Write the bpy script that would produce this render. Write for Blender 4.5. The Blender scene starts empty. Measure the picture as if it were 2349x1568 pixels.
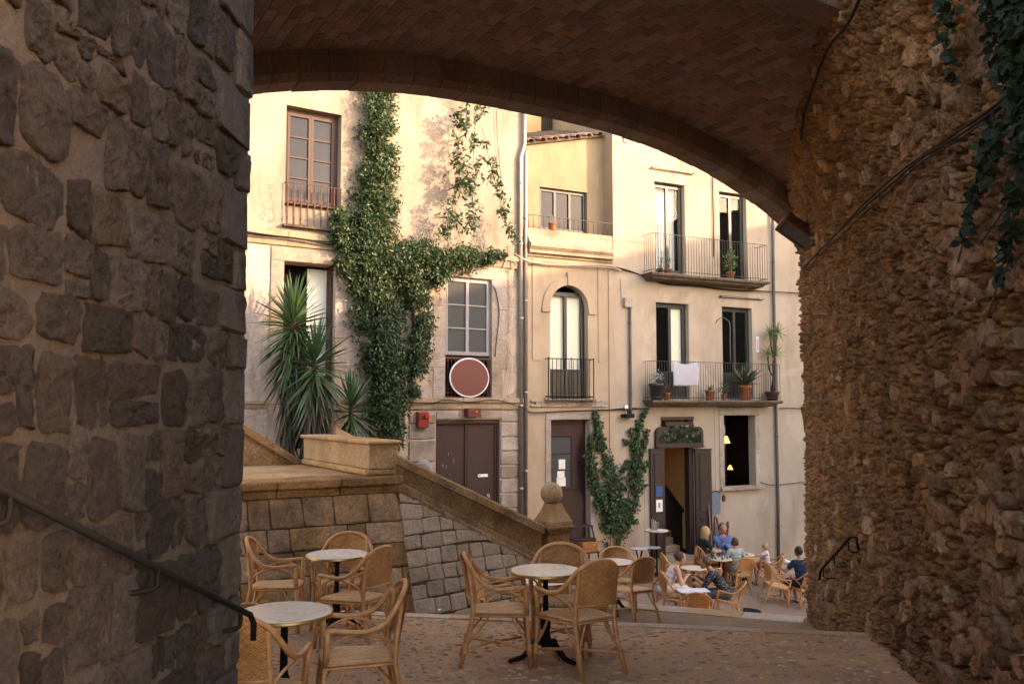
import bpy, math, random
import numpy as np
from mathutils import Vector, Matrix
random.seed(7)
R = math.radians
S = bpy.context.scene
COL = S.collection

# ---------------------------------------------------------------- camera
PITCH = 4.22
cam_d = bpy.data.cameras.new('camera'); cam = bpy.data.objects.new('camera', cam_d)
COL.objects.link(cam); S.camera = cam
cam_d.sensor_width = 36.0; cam_d.lens = 36.0 * 1980 / 2349
cam_d.clip_start = 0.05; cam_d.clip_end = 500
cam.location = (0, 0, 0); cam.rotation_euler = (R(90 + PITCH), 0, 0)
cam_d.dof.use_dof = True; cam_d.dof.focus_distance = 9.5; cam_d.dof.aperture_fstop = 6.3

# ---------------------------------------------------------------- sky and sun
SUN_EL = 15.0
SUN_AZ = 105.0            # clockwise from +Y, seen from above
w = bpy.data.worlds.new('World'); S.world = w; w.use_nodes = True
nt = w.node_tree; nt.nodes.clear()
sky = nt.nodes.new('ShaderNodeTexSky'); sky.sky_type = 'NISHITA'; sky.sun_disc = False
sky.sun_elevation = R(SUN_EL); sky.sun_rotation = R(SUN_AZ); sky.dust_density = 1.0; sky.ozone_density = 1.0
bg = nt.nodes.new('ShaderNodeBackground'); bg.inputs[1].default_value = 0.15
wo = nt.nodes.new('ShaderNodeOutputWorld')
nt.links.new(sky.outputs[0], bg.inputs[0]); nt.links.new(bg.outputs[0], wo.inputs[0])
sun_d = bpy.data.lights.new('sun', 'SUN'); sun_d.energy = 2.0; sun_d.angle = R(0.6)
sun_d.color = (0.62, 0.48, 0.345)
sun = bpy.data.objects.new('sun', sun_d); COL.objects.link(sun)
sv = Vector((math.sin(R(SUN_AZ)) * math.cos(R(SUN_EL)), math.cos(R(SUN_AZ)) * math.cos(R(SUN_EL)), math.sin(R(SUN_EL))))
sun.rotation_euler = sv.to_track_quat('Z', 'Y').to_euler(); sun.location = sv * 60

vs = S.view_settings
vs.view_transform = 'Standard'; vs.look = 'None'; vs.gamma = 1.0; vs.use_curve_mapping = False
vs.exposure = 3.2
try:
    vs.use_white_balance = True; vs.white_balance_temperature = 8300; vs.white_balance_tint = 26
except Exception:
    pass
S.cycles.max_bounces = 8; S.cycles.diffuse_bounces = 5; S.cycles.transparent_max_bounces = 16

# ---------------------------------------------------------------- survey helpers
FPX, CX, CY = 1980.0, 1174.5, 784.0
_c, _s = math.cos(R(PITCH)), math.sin(R(PITCH))
def ray(X, Y):
    a = (X - CX) / FPX; b = (CY - Y) / FPX
    d = Vector((a, _c - b * _s, _s + b * _c))
    return d
def at_y(X, Y, y):
    d = ray(X, Y); return d * (y / d.y)
def on_ground(X, Y, pl, h=0.0):
    """the point a height h above the sloping floor pl that is sighted at X, Y"""
    d = ray(X, Y); k = (pl[0] + h) / (d.z - pl[1] * d.x - pl[2] * d.y)
    return d * k
def gz(pl, x, y): return pl[0] + pl[1] * x + pl[2] * y
LAND = (-1.78, 0.0, -0.048)          # upper landing
LOW = (-2.26, 0.0, -0.06)            # lower landing
SQ = (-4.59 + 0.172 * 7.5 - 0.0732 * 24.2, -0.172, 0.0732)   # the little square

class Frame:
    """a facade: local x along it, local y into the wall, z up"""
    def __init__(s, ox, oy, ang):
        s.o = Vector((ox, oy)); s.a = R(90 - ang)
        s.u = Vector((math.cos(s.a), math.sin(s.a))); s.i = Vector((-s.u.y, s.u.x))
    def px(s, X, Y, n=0.0):
        d = ray(X, Y); o = s.o + s.i * n
        k = o.dot(s.i) / Vector((d.x, d.y)).dot(s.i)
        p = d * k
        return ((Vector((p.x, p.y)) - s.o).dot(s.u), p.z)
    def U(s, X, n=0.0): return s.px(X, 930, n)[0]
    def w(s, u, n, z):
        p = s.o + s.u * u + s.i * n; return Vector((p.x, p.y, z))

# ---------------------------------------------------------------- object helpers
def link(o, parent=None):
    COL.objects.link(o)
    if parent is not None: o.parent = parent
    return o
def tag(o, label, cat=None, group=None, kind=None):
    if label: o['label'] = label
    if cat: o['category'] = cat
    if group: o['group'] = group
    if kind: o['kind'] = kind
    return o
def empty(name, loc=(0, 0, 0), rz=0.0, parent=None):
    o = bpy.data.objects.new(name, None); o.empty_display_size = 0.1
    o.location = loc; o.rotation_euler = (0, 0, rz); return link(o, parent)
def thing(name, label, cat, loc=(0, 0, 0), rz=0.0, group=None):
    return tag(empty(name, loc, rz), label, cat, group)
def inst(name, me, parent=None, loc=(0, 0, 0), rot=(0, 0, 0), sc=(1, 1, 1)):
    o = bpy.data.objects.new(name, me); o.location = loc; o.rotation_euler = rot; o.scale = sc
    return link(o, parent)
def dup(root, loc, rz, label=None):
    r = root.copy(); COL.objects.link(r); r.location = loc; r.rotation_euler = (0, 0, rz)
    if label: r['label'] = label
    for ch in root.children:
        c = ch.copy(); COL.objects.link(c); c.parent = r
        for g in ch.children:
            e = g.copy(); COL.objects.link(e); e.parent = c
    return r

class MB:
    def __init__(s): s.v = []; s.f = []
    def add(s, vs, fs):
        n = len(s.v); s.v += [tuple(p) for p in vs]; s.f += [tuple(n + i for i in f) for f in fs]; return s
    def quad(s, a, b, c, d): return s.add([a, b, c, d], [(0, 1, 2, 3)])
    def box(s, x0, x1, y0, y1, z0, z1, m=None):
        vs = [(x, y, z) for z in (z0, z1) for y in (y0, y1) for x in (x0, x1)]
        if m is not None: vs = [m @ Vector(p) for p in vs]
        return s.add(vs, [(0, 2, 3, 1), (4, 5, 7, 6), (0, 1, 5, 4), (2, 6, 7, 3), (0, 4, 6, 2), (1, 3, 7, 5)])
    def bbox(s, x0, x1, y0, y1, z0, z1, b=0.01, m=None):
        """box with chamfered edges"""
        vs = []
        for ix in (0, 1):
            for iy in (0, 1):
                for iz in (0, 1):
                    X = (x0, x1)[ix]; Y = (y0, y1)[iy]; Z = (z0, z1)[iz]
                    sx = b * (1 - 2 * ix); sy = b * (1 - 2 * iy); sz = b * (1 - 2 * iz)
                    vs += [(X, Y + sy, Z + sz), (X + sx, Y, Z + sz), (X + sx, Y + sy, Z)]
        if m is not None: vs = [m @ Vector(p) for p in vs]
        k = lambda ix, iy, iz, a: (ix * 4 + iy * 2 + iz) * 3 + a
        fs = []
        for i in (0, 1):
            q = [k(i, 0, 0, 0), k(i, 1, 0, 0), k(i, 1, 1, 0), k(i, 0, 1, 0)]; fs.append(q if i else q[::-1])
            q = [k(0, i, 0, 1), k(0, i, 1, 1), k(1, i, 1, 1), k(1, i, 0, 1)]; fs.append(q if i else q[::-1])
            q = [k(0, 0, i, 2), k(1, 0, i, 2), k(1, 1, i, 2), k(0, 1, i, 2)]; fs.append(q if i else q[::-1])
        for i in (0, 1):
            for j in (0, 1):
                fs.append([k(i, j, 0, 0), k(i, j, 1, 0), k(i, j, 1, 1), k(i, j, 0, 1)] if i == j else [k(i, j, 0, 0), k(i, j, 0, 1), k(i, j, 1, 1), k(i, j, 1, 0)])
                fs.append([k(i, 0, j, 0), k(i, 1, j, 0), k(i, 1, j, 2), k(i, 0, j, 2)] if i != j else [k(i, 0, j, 0), k(i, 0, j, 2), k(i, 1, j, 2), k(i, 1, j, 0)])
                fs.append([k(0, i, j, 1), k(1, i, j, 1), k(1, i, j, 2), k(0, i, j, 2)] if i == j else [k(0, i, j, 1), k(0, i, j, 2), k(1, i, j, 2), k(1, i, j, 1)])
        for ix in (0, 1):
            for iy in (0, 1):
                for iz in (0, 1):
                    t = [k(ix, iy, iz, 0), k(ix, iy, iz, 1), k(ix, iy, iz, 2)]
                    fs.append(t if (ix + iy + iz) % 2 else t[::-1])
        return s.add(vs, fs)
    def tube(s, pts, r, n=6, cap=True, flat=1.0):
        pts = [Vector(p) for p in pts]; m = len(pts)
        rs = r if isinstance(r, (list, tuple)) else [r] * m
        ref = None; vs = []
        for i, p in enumerate(pts):
            t = (pts[min(i + 1, m - 1)] - pts[max(i - 1, 0)]); t.normalize()
            if ref is None:
                ref = Vector((0, 0, 1)) if abs(t.z) < 0.9 else Vector((1, 0, 0))
            a = (ref - t * ref.dot(t)); a.normalize(); ref = a; b = t.cross(a)
            for k in range(n):
                q = 2 * math.pi * k / n
                vs.append(p + (a * math.cos(q) * flat + b * math.sin(q)) * rs[i])
        fs = []
        for i in range(m - 1):
            for k in range(n):
                k2 = (k + 1) % n
                fs.append((i * n + k, i * n + k2, (i + 1) * n + k2, (i + 1) * n + k))
        if cap: fs += [tuple(range(n))[::-1], tuple((m - 1) * n + k for k in range(n))]
        return s.add(vs, fs)
    def lathe(s, prof, n=16, o=(0, 0, 0), cap=True):
        vs = []; m = len(prof)
        for r, z in prof:
            for k in range(n):
                q = 2 * math.pi * k / n; vs.append((o[0] + r * math.cos(q), o[1] + r * math.sin(q), o[2] + z))
        fs = [(i * n + k, i * n + (k + 1) % n, (i + 1) * n + (k + 1) % n, (i + 1) * n + k) for i in range(m - 1) for k in range(n)]
        if cap: fs += [tuple(range(n))[::-1], tuple((m - 1) * n + k for k in range(n))]
        return s.add(vs, fs)
    def prism(s, poly, y0, y1, ax='y'):
        """poly of (x, z) run from y0 to y1"""
        n = len(poly)
        if ax == 'y': vs = [(p[0], y0, p[1]) for p in poly] + [(p[0], y1, p[1]) for p in poly]
        elif ax == 'x': vs = [(y0, p[0], p[1]) for p in poly] + [(y1, p[0], p[1]) for p in poly]
        else: vs = [(p[0], p[1], y0) for p in poly] + [(p[0], p[1], y1) for p in poly]
        fs = [tuple(range(n)), tuple(range(2 * n - 1, n - 1, -1))] + [(i, (i + 1) % n + 0, (i + 1) % n + n, i + n)[::-1] for i in range(n)]
        return s.add(vs, fs)
    def sphere(s, c, r, nu=12, nv=8, sc=(1, 1, 1)):
        prof = []
        vs = []; fs = []
        for j in range(nv + 1):
            t = math.pi * j / nv
            for k in range(nu):
                q = 2 * math.pi * k / nu
                vs.append((c[0] + r * sc[0] * math.sin(t) * math.cos(q), c[1] + r * sc[1] * math.sin(t) * math.sin(q), c[2] + r * sc[2] * math.cos(t)))
        for j in range(nv):
            for k in range(nu):
                fs.append((j * nu + k, (j + 1) * nu + k, (j + 1) * nu + (k + 1) % nu, j * nu + (k + 1) % nu))
        return s.add(vs, fs)
    def mesh(s, name, mat=None, smooth=False, fix=False):
        me = bpy.data.meshes.new(name); me.from_pydata(s.v, [], s.f)
        if fix:
            import bmesh
            b = bmesh.new(); b.from_mesh(me); bmesh.ops.recalc_face_normals(b, faces=b.faces); b.to_mesh(me); b.free()
        me.update()
        if smooth: me.polygons.foreach_set('use_smooth', [True] * len(me.polygons))
        if mat: me.materials.append(mat)
        return me
    def build(s, name, mat, parent=None, smooth=False, fix=True, loc=(0, 0, 0), rot=(0, 0, 0)):
        return inst(name, s.mesh(name, mat, smooth, fix), parent, loc, rot)

def np_mesh(name, v, f, mat, smooth=False):
    """fast mesh from numpy arrays, f is (n, k)"""
    me = bpy.data.meshes.new(name); k = f.shape[1]
    me.vertices.add(len(v)); me.vertices.foreach_set('co', np.asarray(v, np.float32).ravel())
    me.loops.add(f.size); me.loops.foreach_set('vertex_index', f.astype(np.int32).ravel())
    me.polygons.add(len(f)); me.polygons.foreach_set('loop_start', np.arange(0, f.size, k, dtype=np.int32))
    me.polygons.foreach_set('loop_total', np.full(len(f), k, np.int32))
    if smooth: me.polygons.foreach_set('use_smooth', np.ones(len(f), bool))
    me.update(calc_edges=True); me.validate()
    if mat: me.materials.append(mat)
    return me

# ---------------------------------------------------------------- materials
class NT:
    def __init__(s, name):
        s.m = bpy.data.materials.new(name); s.m.use_nodes = True; s.t = s.m.node_tree; s.t.nodes.clear()
        s.out = s.n('ShaderNodeOutputMaterial'); s.b = s.n('ShaderNodeBsdfPrincipled')
        s.l(s.b.outputs[0], s.out.inputs[0])
    def n(s, k, **kw):
        x = s.t.nodes.new(k)
        for a, b in kw.items(): setattr(x, a, b)
        return x
    def l(s, a, b): s.t.links.new(a, b)
    def put(s, sock, v):
        if hasattr(v, 'node'): s.l(v, sock)
        elif v is not None: sock.default_value = v
    def math(s, op, a, b=None, c=None):
        x = s.n('ShaderNodeMath', operation=op); s.put(x.inputs[0], a)
        if b is not None: s.put(x.inputs[1], b)
        if c is not None: s.put(x.inputs[2], c)
        return x.outputs[0]
    def noise(s, vec, scale, detail=5, rough=0.6, dist=0.0):
        x = s.n('ShaderNodeTexNoise'); s.l(vec, x.inputs['Vector'])
        x.inputs['Scale'].default_value = scale; x.inputs['Detail'].default_value = detail
        x.inputs['Roughness'].default_value = rough; x.inputs['Distortion'].default_value = dist
        return x.outputs[0]
    def ramp(s, fac, lo, hi, a=0.0, b=1.0):
        x = s.n('ShaderNodeMapRange'); s.put(x.inputs[0], fac)
        for i, q in ((1, lo), (2, hi), (3, a), (4, b)): x.inputs[i].default_value = q
        return x.outputs[0]
    def mix(s, fac, a, b, mode='MIX'):
        x = s.n('ShaderNodeMix', data_type='RGBA', blend_type=mode)
        s.put(x.inputs[0], fac)
        for sock, v in ((x.inputs[6], a), (x.inputs[7], b)):
            if hasattr(v, 'node'): s.l(v, sock)
            else: sock.default_value = (v[0], v[1], v[2], 1)
        return x.outputs[2]
    def coord(s, which='Object', scale=None):
        c = s.n('ShaderNodeTexCoord').outputs[which]
        if scale:
            mp = s.n('ShaderNodeMapping'); s.l(c, mp.inputs[0]); mp.inputs['Scale'].default_value = scale; c = mp.outputs[0]
        return c
    def bump(s, h, strength=0.4, dist=0.02):
        x = s.n('ShaderNodeBump'); s.l(h, x.inputs['Height']); x.inputs['Strength'].default_value = strength; x.inputs['Distance'].default_value = dist
        s.l(x.outputs[0], s.b.inputs['Normal'])
    def fin(s, col, rough=0.8, metal=0.0, spec=0.3):
        s.put(s.b.inputs['Base Color'], col if hasattr(col, 'node') else (col[0], col[1], col[2], 1))
        s.put(s.b.inputs['Roughness'], rough); s.b.inputs['Metallic'].default_value = metal
        s.b.inputs['Specular IOR Level'].default_value = spec
        return s.m
def island(t): return t.n('ShaderNodeNewGeometry').outputs['Random Per Island']
def objrand(t): return t.n('ShaderNodeObjectInfo').outputs['Random']
def wcoord(t):
    return t.n('ShaderNodeNewGeometry').outputs['Position']

def plain(name, c1, c2=None, rough=0.8, scale=8.0, bump=0.3, bscale=60.0, metal=0.0, spec=0.3, vary=0.0, dist=0.01, stretch=None):
    t = NT(name); co = t.coord('Object', stretch)
    col = t.mix(t.ramp(t.noise(co, scale), 0.3, 0.7), c1, c2 or tuple(q * 0.8 for q in c1))
    if vary:
        hs = t.n('ShaderNodeHueSaturation'); t.l(col, hs.inputs['Color'])
        t.l(t.ramp(objrand(t), 0, 1, 1 - vary, 1 + vary), hs.inputs['Value']); col = hs.outputs[0]
    if bump: t.bump(t.noise(co, bscale, 4), bump, dist)
    return t.fin(col, rough, metal, spec)

def plaster(name, c1, c2, c3, stain=0.5, bump=0.25):
    """rendered wall: broad tone shifts, dirt streaks running down, small pits"""
    t = NT(name); co = wcoord(t)
    n1 = t.noise(co, 0.9, 6, 0.62); n2 = t.noise(co, 5.0, 6, 0.65)
    st = t.n('ShaderNodeMapping'); t.l(co, st.inputs[0]); st.inputs['Scale'].default_value = (1.6, 1.6, 0.5)
    n3 = t.noise(st.outputs[0], 1.1, 7, 0.6, .5)
    col = t.mix(t.ramp(n1, 0.35, 0.68), c1, c2)
    col = t.mix(t.math('MULTIPLY', t.ramp(n3, 0.5, 0.75), stain), col, c3)
    col = t.mix(t.math('MULTIPLY', t.ramp(n2, 0.55, 0.8), 0.35), col, c3)
    vo = t.n('ShaderNodeTexVoronoi', feature='DISTANCE_TO_EDGE'); wd = t.n('ShaderNodeVectorMath', operation='ADD'); nz = t.n('ShaderNodeTexNoise'); t.l(co, nz.inputs['Vector']); nz.inputs['Scale'].default_value = 3; nz.inputs['Detail'].default_value = 5
    t.l(co, wd.inputs[0]); t.l(nz.outputs[1], wd.inputs[1]); t.l(wd.outputs[0], vo.inputs['Vector']); vo.inputs['Scale'].default_value = .55
    cr = t.math('MULTIPLY', t.ramp(vo.outputs[0], .0, .004, 1, 0), t.ramp(t.noise(co, .7, 3), .48, .6)); col = t.mix(t.math('MULTIPLY', cr, .35), col, tuple(q * .4 for q in c3))
    pt = t.math('MULTIPLY', t.ramp(t.noise(co, .55, 4, .5, 1.0), .6, .625), .3); col = t.mix(pt, col, tuple(min(1, q * 1.25) for q in c1))
    h = t.math('ADD', t.math('MULTIPLY', n2, 0.8), t.math('MULTIPLY', t.noise(co, 45, 5, 0.7), 0.35)); h = t.math('SUBTRACT', h, cr)
    t.bump(h, bump, 0.05)
    return t.fin(col, 0.92, 0, 0.2)

def oldplaster(name):
    """flaking render over pale masonry, for the lower left house"""
    t = NT(name); co = wcoord(t)
    n1 = t.noise(co, 1.1, 7, 0.66, 0.4); n2 = t.noise(co, 4.2, 7, 0.7); n3 = t.noise(co, 16, 6, 0.7)
    st = t.n('ShaderNodeMapping'); t.l(co, st.inputs[0]); st.inputs['Scale'].default_value = (3, 3, 0.35)
    n4 = t.noise(st.outputs[0], 1.5, 6, 0.65)
    flake = t.ramp(t.math('ADD', n1, t.math('MULTIPLY', n3, 0.16)), 0.55, 0.585)
    col = t.mix(t.ramp(n2, 0.3, 0.7), (0.50, 0.40, 0.30), (0.40, 0.30, 0.22))
    under = t.mix(t.ramp(n3, 0.3, 0.7), (0.46, 0.40, 0.33), (0.30, 0.22, 0.16))
    red = t.ramp(n2, 0.66, 0.72); under = t.mix(red, under, (0.42, 0.20, 0.12))
    col = t.mix(flake, col, under)
    col = t.mix(t.math('MULTIPLY', t.ramp(n4, 0.5, 0.78), 0.75), col, (0.10, 0.075, 0.055))
    h = t.math('SUBTRACT', t.math('MULTIPLY', n3, 0.6), t.math('MULTIPLY', flake, 0.7))
    t.bump(h, 0.6, 0.05)
    return t.fin(col, 0.95, 0, 0.15)

def stone(name, c1, c2, c3, vary=0.25, scale=6, bump=0.7, rnd='obj', dirt=0.6, bs=28, sat=(.75, 1.15)):
    t = NT(name); co = wcoord(t)
    n1 = t.noise(co, scale, 7, 0.7); n2 = t.noise(co, scale * 0.3, 5, 0.6); n3 = t.noise(co, bs, 6, 0.75)
    col = t.mix(t.ramp(n1, 0.3, 0.7), c1, c2)
    col = t.mix(t.math('MULTIPLY', t.ramp(n2, 0.45, 0.7), dirt), col, c3)
    col = t.mix(t.ramp(n3, .38, .62, .0, .55), col, c3); col = t.mix(t.ramp(t.noise(co, bs * 2.3, 4, .7), .58, .72, .0, .35), col, tuple(min(1, q * 1.7) for q in c1))
    gr = t.noise(co, bs * 1.5, 5, .75, .6); col = t.mix(t.ramp(gr, .54, .66, 0, .6), col, tuple(q * .3 for q in c2)); col = t.mix(t.ramp(gr, .40, .30, 0, .45), col, tuple(min(1, q * 1.8) for q in c1))
    r = objrand(t) if rnd == 'obj' else island(t)
    hs = t.n('ShaderNodeHueSaturation'); t.l(col, hs.inputs['Color'])
    t.l(t.ramp(r, 0, 1, 1 - vary, 1 + vary), hs.inputs['Value'])
    t.l(t.ramp(t.math('FRACT', t.math('MULTIPLY', r, 7.3)), 0, 1, *sat), hs.inputs['Saturation'])
    h = t.math('ADD', t.math('MULTIPLY', n1, 0.7), t.math('MULTIPLY', n3, 0.5))
    t.bump(h, bump, 0.06)
    return t.fin(hs.outputs[0], 0.9, 0, 0.25)

M = {}
M['plaster_r'] = plaster('ochre_plaster', (0.385, 0.305, 0.225), (0.325, 0.25, 0.178), (0.21, 0.155, 0.105), 0.6)
M['plaster_m'] = plaster('warm_plaster', (0.385, 0.29, 0.195), (0.325, 0.24, 0.158), (0.215, 0.15, 0.098), 0.5)
M['plaster_l'] = plaster('pale_plaster', (0.30, 0.245, 0.188), (0.245, 0.197, 0.148), (0.135, 0.104, 0.078), 0.65, 0.7)
M['plaster_o'] = plaster('orange_plaster', (0.68, 0.42, 0.18), (0.60, 0.36, 0.15), (0.40, 0.24, 0.11), 0.3)
M['plaster_u'] = plaster('dimmed_upper_plaster', (0.29, 0.215, 0.135), (0.245, 0.178, 0.11), (0.16, 0.112, 0.07), 0.5)  # warm plaster with its colour darkened to hold down the sun on upper walls
M['oldplaster'] = oldplaster('flaking_plaster')
M['inside'] = plain('room_plaster', (0.78, 0.50, 0.23), (0.68, 0.42, 0.19), 0.9)  # colour raised to stand in for lamp light in the stair hall
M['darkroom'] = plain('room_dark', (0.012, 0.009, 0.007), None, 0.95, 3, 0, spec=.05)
M['trim'] = stone('surround_stone', (0.44, 0.36, 0.285), (0.34, 0.275, 0.21), (0.15, 0.11, 0.08), 0.12, 5, 0.5, 'obj', 0.8)
M['ledge'] = stone('ledge_stone', (0.22, 0.165, 0.11), (0.13, 0.095, 0.065), (0.03, 0.024, 0.018), 0.1, 7, 0.8, 'obj', 0.9)
M['cornice'] = stone('cornice_stone', (0.44, 0.335, 0.22), (0.34, 0.25, 0.155), (0.10, 0.07, 0.045), 0.08, 5, 0.6, 'obj', 0.7)
M['ashlar'] = stone('ashlar_stone', (0.48, 0.26, 0.12), (0.28, 0.145, 0.064), (0.055, 0.03, 0.016), 0.3, 4, 0.9, 'obj', 0.85, 28, (.92, 1.12))
M['ashlar_pale'] = stone('pale_ashlar', (0.56, 0.335, 0.16), (0.42, 0.246, 0.114), (0.14, 0.077, 0.038), 0.14, 4, 0.6, 'obj', 0.5, 28, (.95, 1.1))
M['balus'] = stone('balustrade_stone', (0.50, 0.272, 0.12), (0.31, 0.163, 0.07), (0.034, 0.021, 0.012), 0.15, 3.5, 0.9, 'obj', 0.9, 28, (.95, 1.1))
M['paver'] = stone('glacis_stone', (0.48, 0.325, 0.205), (0.33, 0.22, 0.138), (0.15, 0.096, 0.058), 0.18, 6, 0.7, 'obj', 0.55, 28, (.95, 1.1))
M['joint'] = plain('earth_joint', (0.15, 0.10, 0.065), (0.085, 0.057, 0.038), 0.95, 8, 0.6, 40)
M['lmortar'] = stone('grey_mortar', (0.122, 0.093, 0.074), (0.09, 0.068, 0.053), (0.053, 0.04, 0.031), 0, 4, 0.9, 'obj', 0.6, 55)
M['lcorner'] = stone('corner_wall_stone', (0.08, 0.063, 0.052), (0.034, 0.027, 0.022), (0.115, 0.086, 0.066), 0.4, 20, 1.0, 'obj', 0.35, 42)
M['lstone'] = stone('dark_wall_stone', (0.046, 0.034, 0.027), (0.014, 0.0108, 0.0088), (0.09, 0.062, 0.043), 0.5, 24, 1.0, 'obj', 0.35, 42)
M['rstone'] = stone('rubble_stone', (0.46, 0.238, 0.108), (0.26, 0.13, 0.057), (0.075, 0.037, 0.017), 0.3, 7, 1.0, 'obj', 0.5, 30, (.85, 1.05))
M['rstone_i'] = stone('rubble_stone_small', (0.48, 0.265, 0.13), (0.27, 0.145, 0.068), (0.075, 0.038, 0.018), 0.32, 7, 1.0, 'island', 0.5, 30, (.8, 1.05))
M['rmortar'] = stone('rubble_mortar', (0.46, 0.222, 0.092), (0.23, 0.107, 0.043), (0.05, 0.025, 0.011), 0, 6, 1.0, 'obj', 0.75, 30, (1.0, 1.0))
M['brick'] = stone('vault_brick', (0.265, 0.142, 0.093), (0.18, 0.094, 0.061), (0.24, 0.165, 0.115), 0.26, 12, 0.6, 'obj', 0.5)
M['brick_i'] = stone('vault_brick_rest', (0.265, 0.142, 0.093), (0.18, 0.094, 0.061), (0.24, 0.165, 0.115), 0.26, 12, 0.6, 'island', 0.5)
M['vmortar'] = stone('vault_mortar', (0.42, 0.31, 0.23), (0.33, 0.24, 0.175), (0.19, 0.13, 0.09), 0, 7, 0.6)
M['ring'] = stone('ring_stone', (0.25, 0.165, 0.115), (0.19, 0.122, 0.085), (0.11, 0.07, 0.05), 0.15, 5, 0.4)
M['floor'] = stone('floor_mortar', (0.63, 0.35, 0.178), (0.48, 0.262, 0.132), (0.25, 0.134, 0.068), 0, 3, 0.8, 'obj', 0.45, 50)
M['pebble'] = stone('pebble', (0.54, 0.35, 0.205), (0.36, 0.225, 0.13), (0.17, 0.105, 0.062), 0.4, 12, 0.3, 'obj', 0.4, 60)
M['pebble_i'] = stone('pebble_rest', (0.54, 0.35, 0.205), (0.36, 0.225, 0.13), (0.17, 0.105, 0.062), 0.4, 12, 0.3, 'island', 0.4, 60)
M['street'] = stone('street_stone', (0.36, 0.225, 0.135), (0.25, 0.155, 0.094), (0.14, 0.088, 0.056), 0, 2.5, 0.8, 'obj', 0.5, 45)
M['kerb'] = stone('kerb_stone', (0.54, 0.345, 0.195), (0.43, 0.27, 0.15), (0.22, 0.135, 0.075), 0.12, 6, 0.5)
M['iron'] = plain('black_iron', (0.0045, 0.004, 0.004), (0.009, 0.007, 0.006), 0.7, 20, 0.2, 80, 0.0, 0.15)
M['rail'] = plain('painted_iron', (0.06, 0.045, 0.035), (0.035, 0.027, 0.022), 0.55, 20, 0.2, 80, 0.2, 0.4)
M['rust'] = plain('rusted_iron', (0.14, 0.055, 0.03), (0.07, 0.032, 0.022), 0.7, 20, 0.3, 80, 0.1, 0.3)
M['zinc'] = plain('zinc_pipe', (0.34, 0.31, 0.28), (0.24, 0.22, 0.20), 0.4, 6, 0.1, 50, 0.7, 0.5)
M['dpipe'] = plain('dark_pipe', (0.05, 0.055, 0.055), (0.075, 0.075, 0.07), 0.5, 6, 0.1, 50, 0.3, 0.4)
M['cable'] = plain('cable_sheath', (0.011, 0.009, 0.008), (0.02, 0.015, 0.012), 0.7, 20, 0.1, spec=.15)
M['cable_pale'] = plain('pale_cable', (0.42, 0.34, 0.25), (0.25, 0.19, 0.13), 0.7, 20, 0.1)
# ================================================================ STRUCTURE
def vnoise(x, y, s=0):
    """cheap smooth value noise for shaping meshes"""
    def h(i, j): return (math.sin(i * 127.1 + j * 311.7 + s * 74.7) * 43758.5453) % 1.0
    i, j = math.floor(x), math.floor(y); fx, fy = x - i, y - j
    fx = fx * fx * (3 - 2 * fx); fy = fy * fy * (3 - 2 * fy)
    return (h(i, j) * (1 - fx) + h(i + 1, j) * fx) * (1 - fy) + (h(i, j + 1) * (1 - fx) + h(i + 1, j + 1) * fx) * fy - 0.5
def fbm(x, y, s=0): return vnoise(x, y, s) + 0.5 * vnoise(x * 2.1, y * 2.1, s + 3) + 0.25 * vnoise(x * 4.3, y * 4.3, s + 5)
def sstep(a, b, x):
    t = min(1, max(0, (x - a) / (b - a))); return t * t * (3 - 2 * t)

def sheet(name, fx, nu, nv, mat, parent=None, smooth=True):
    mb = MB()
    for j in range(nv + 1):
        for i in range(nu + 1): mb.v.append(tuple(fx(i / nu, j / nv)))
    for j in range(nv):
        for i in range(nu):
            a = j * (nu + 1) + i; mb.f.append((a, a + 1, a + nu + 2, a + nu + 1))
    return mb.build(name, mat, parent, smooth, fix=False)

# ---- ground
g = sheet('ground', lambda u, v: ((u - .5) * 500, (v - .4) * 500, -7.5), 2, 2, M['street']); g['kind'] = 'structure'
g = sheet('street', lambda u, v: (lambda x, y: (x, y, gz(SQ, x, y) + 0.012 * fbm(x * 2, y * 2)))(-9 + 40 * u, 9 + 26 * v), 120, 80, M['street']); g['kind'] = 'structure'

y_e = lambda x: 9.23 - 0.22 * x            # front edge of the upper landing
y_f = lambda x: 14.75 - 0.517 * x          # front edge of the lower landing
x_r = lambda y: 1.822 + 0.19 * y           # foot of the right wall
def land_pt(u, v):
    y0 = 3.9; x = -5.0 + u * (3.75 + 5.0); y = y0 + v * (y_e(x) - y0)
    return (x, y, gz(LAND, x, y) + 0.006 * fbm(x * 3, y * 3) + 0.012 * fbm(x * .7, y * .7, 4))
landing = sheet('landing', land_pt, 90, 60, M['floor']); landing['kind'] = 'structure'
low = sheet('lower_landing', lambda u, v: (lambda x: (lambda y: (x, y, gz(LOW, x, y) + 0.012 * fbm(x * 3, y * 3)))(y_e(x) + 0.9 + v * (y_f(x) - y_e(x) - 0.9)))(-5.5 + u * 9.9), 70, 40, M['street']); low['kind'] = 'structure'

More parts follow.
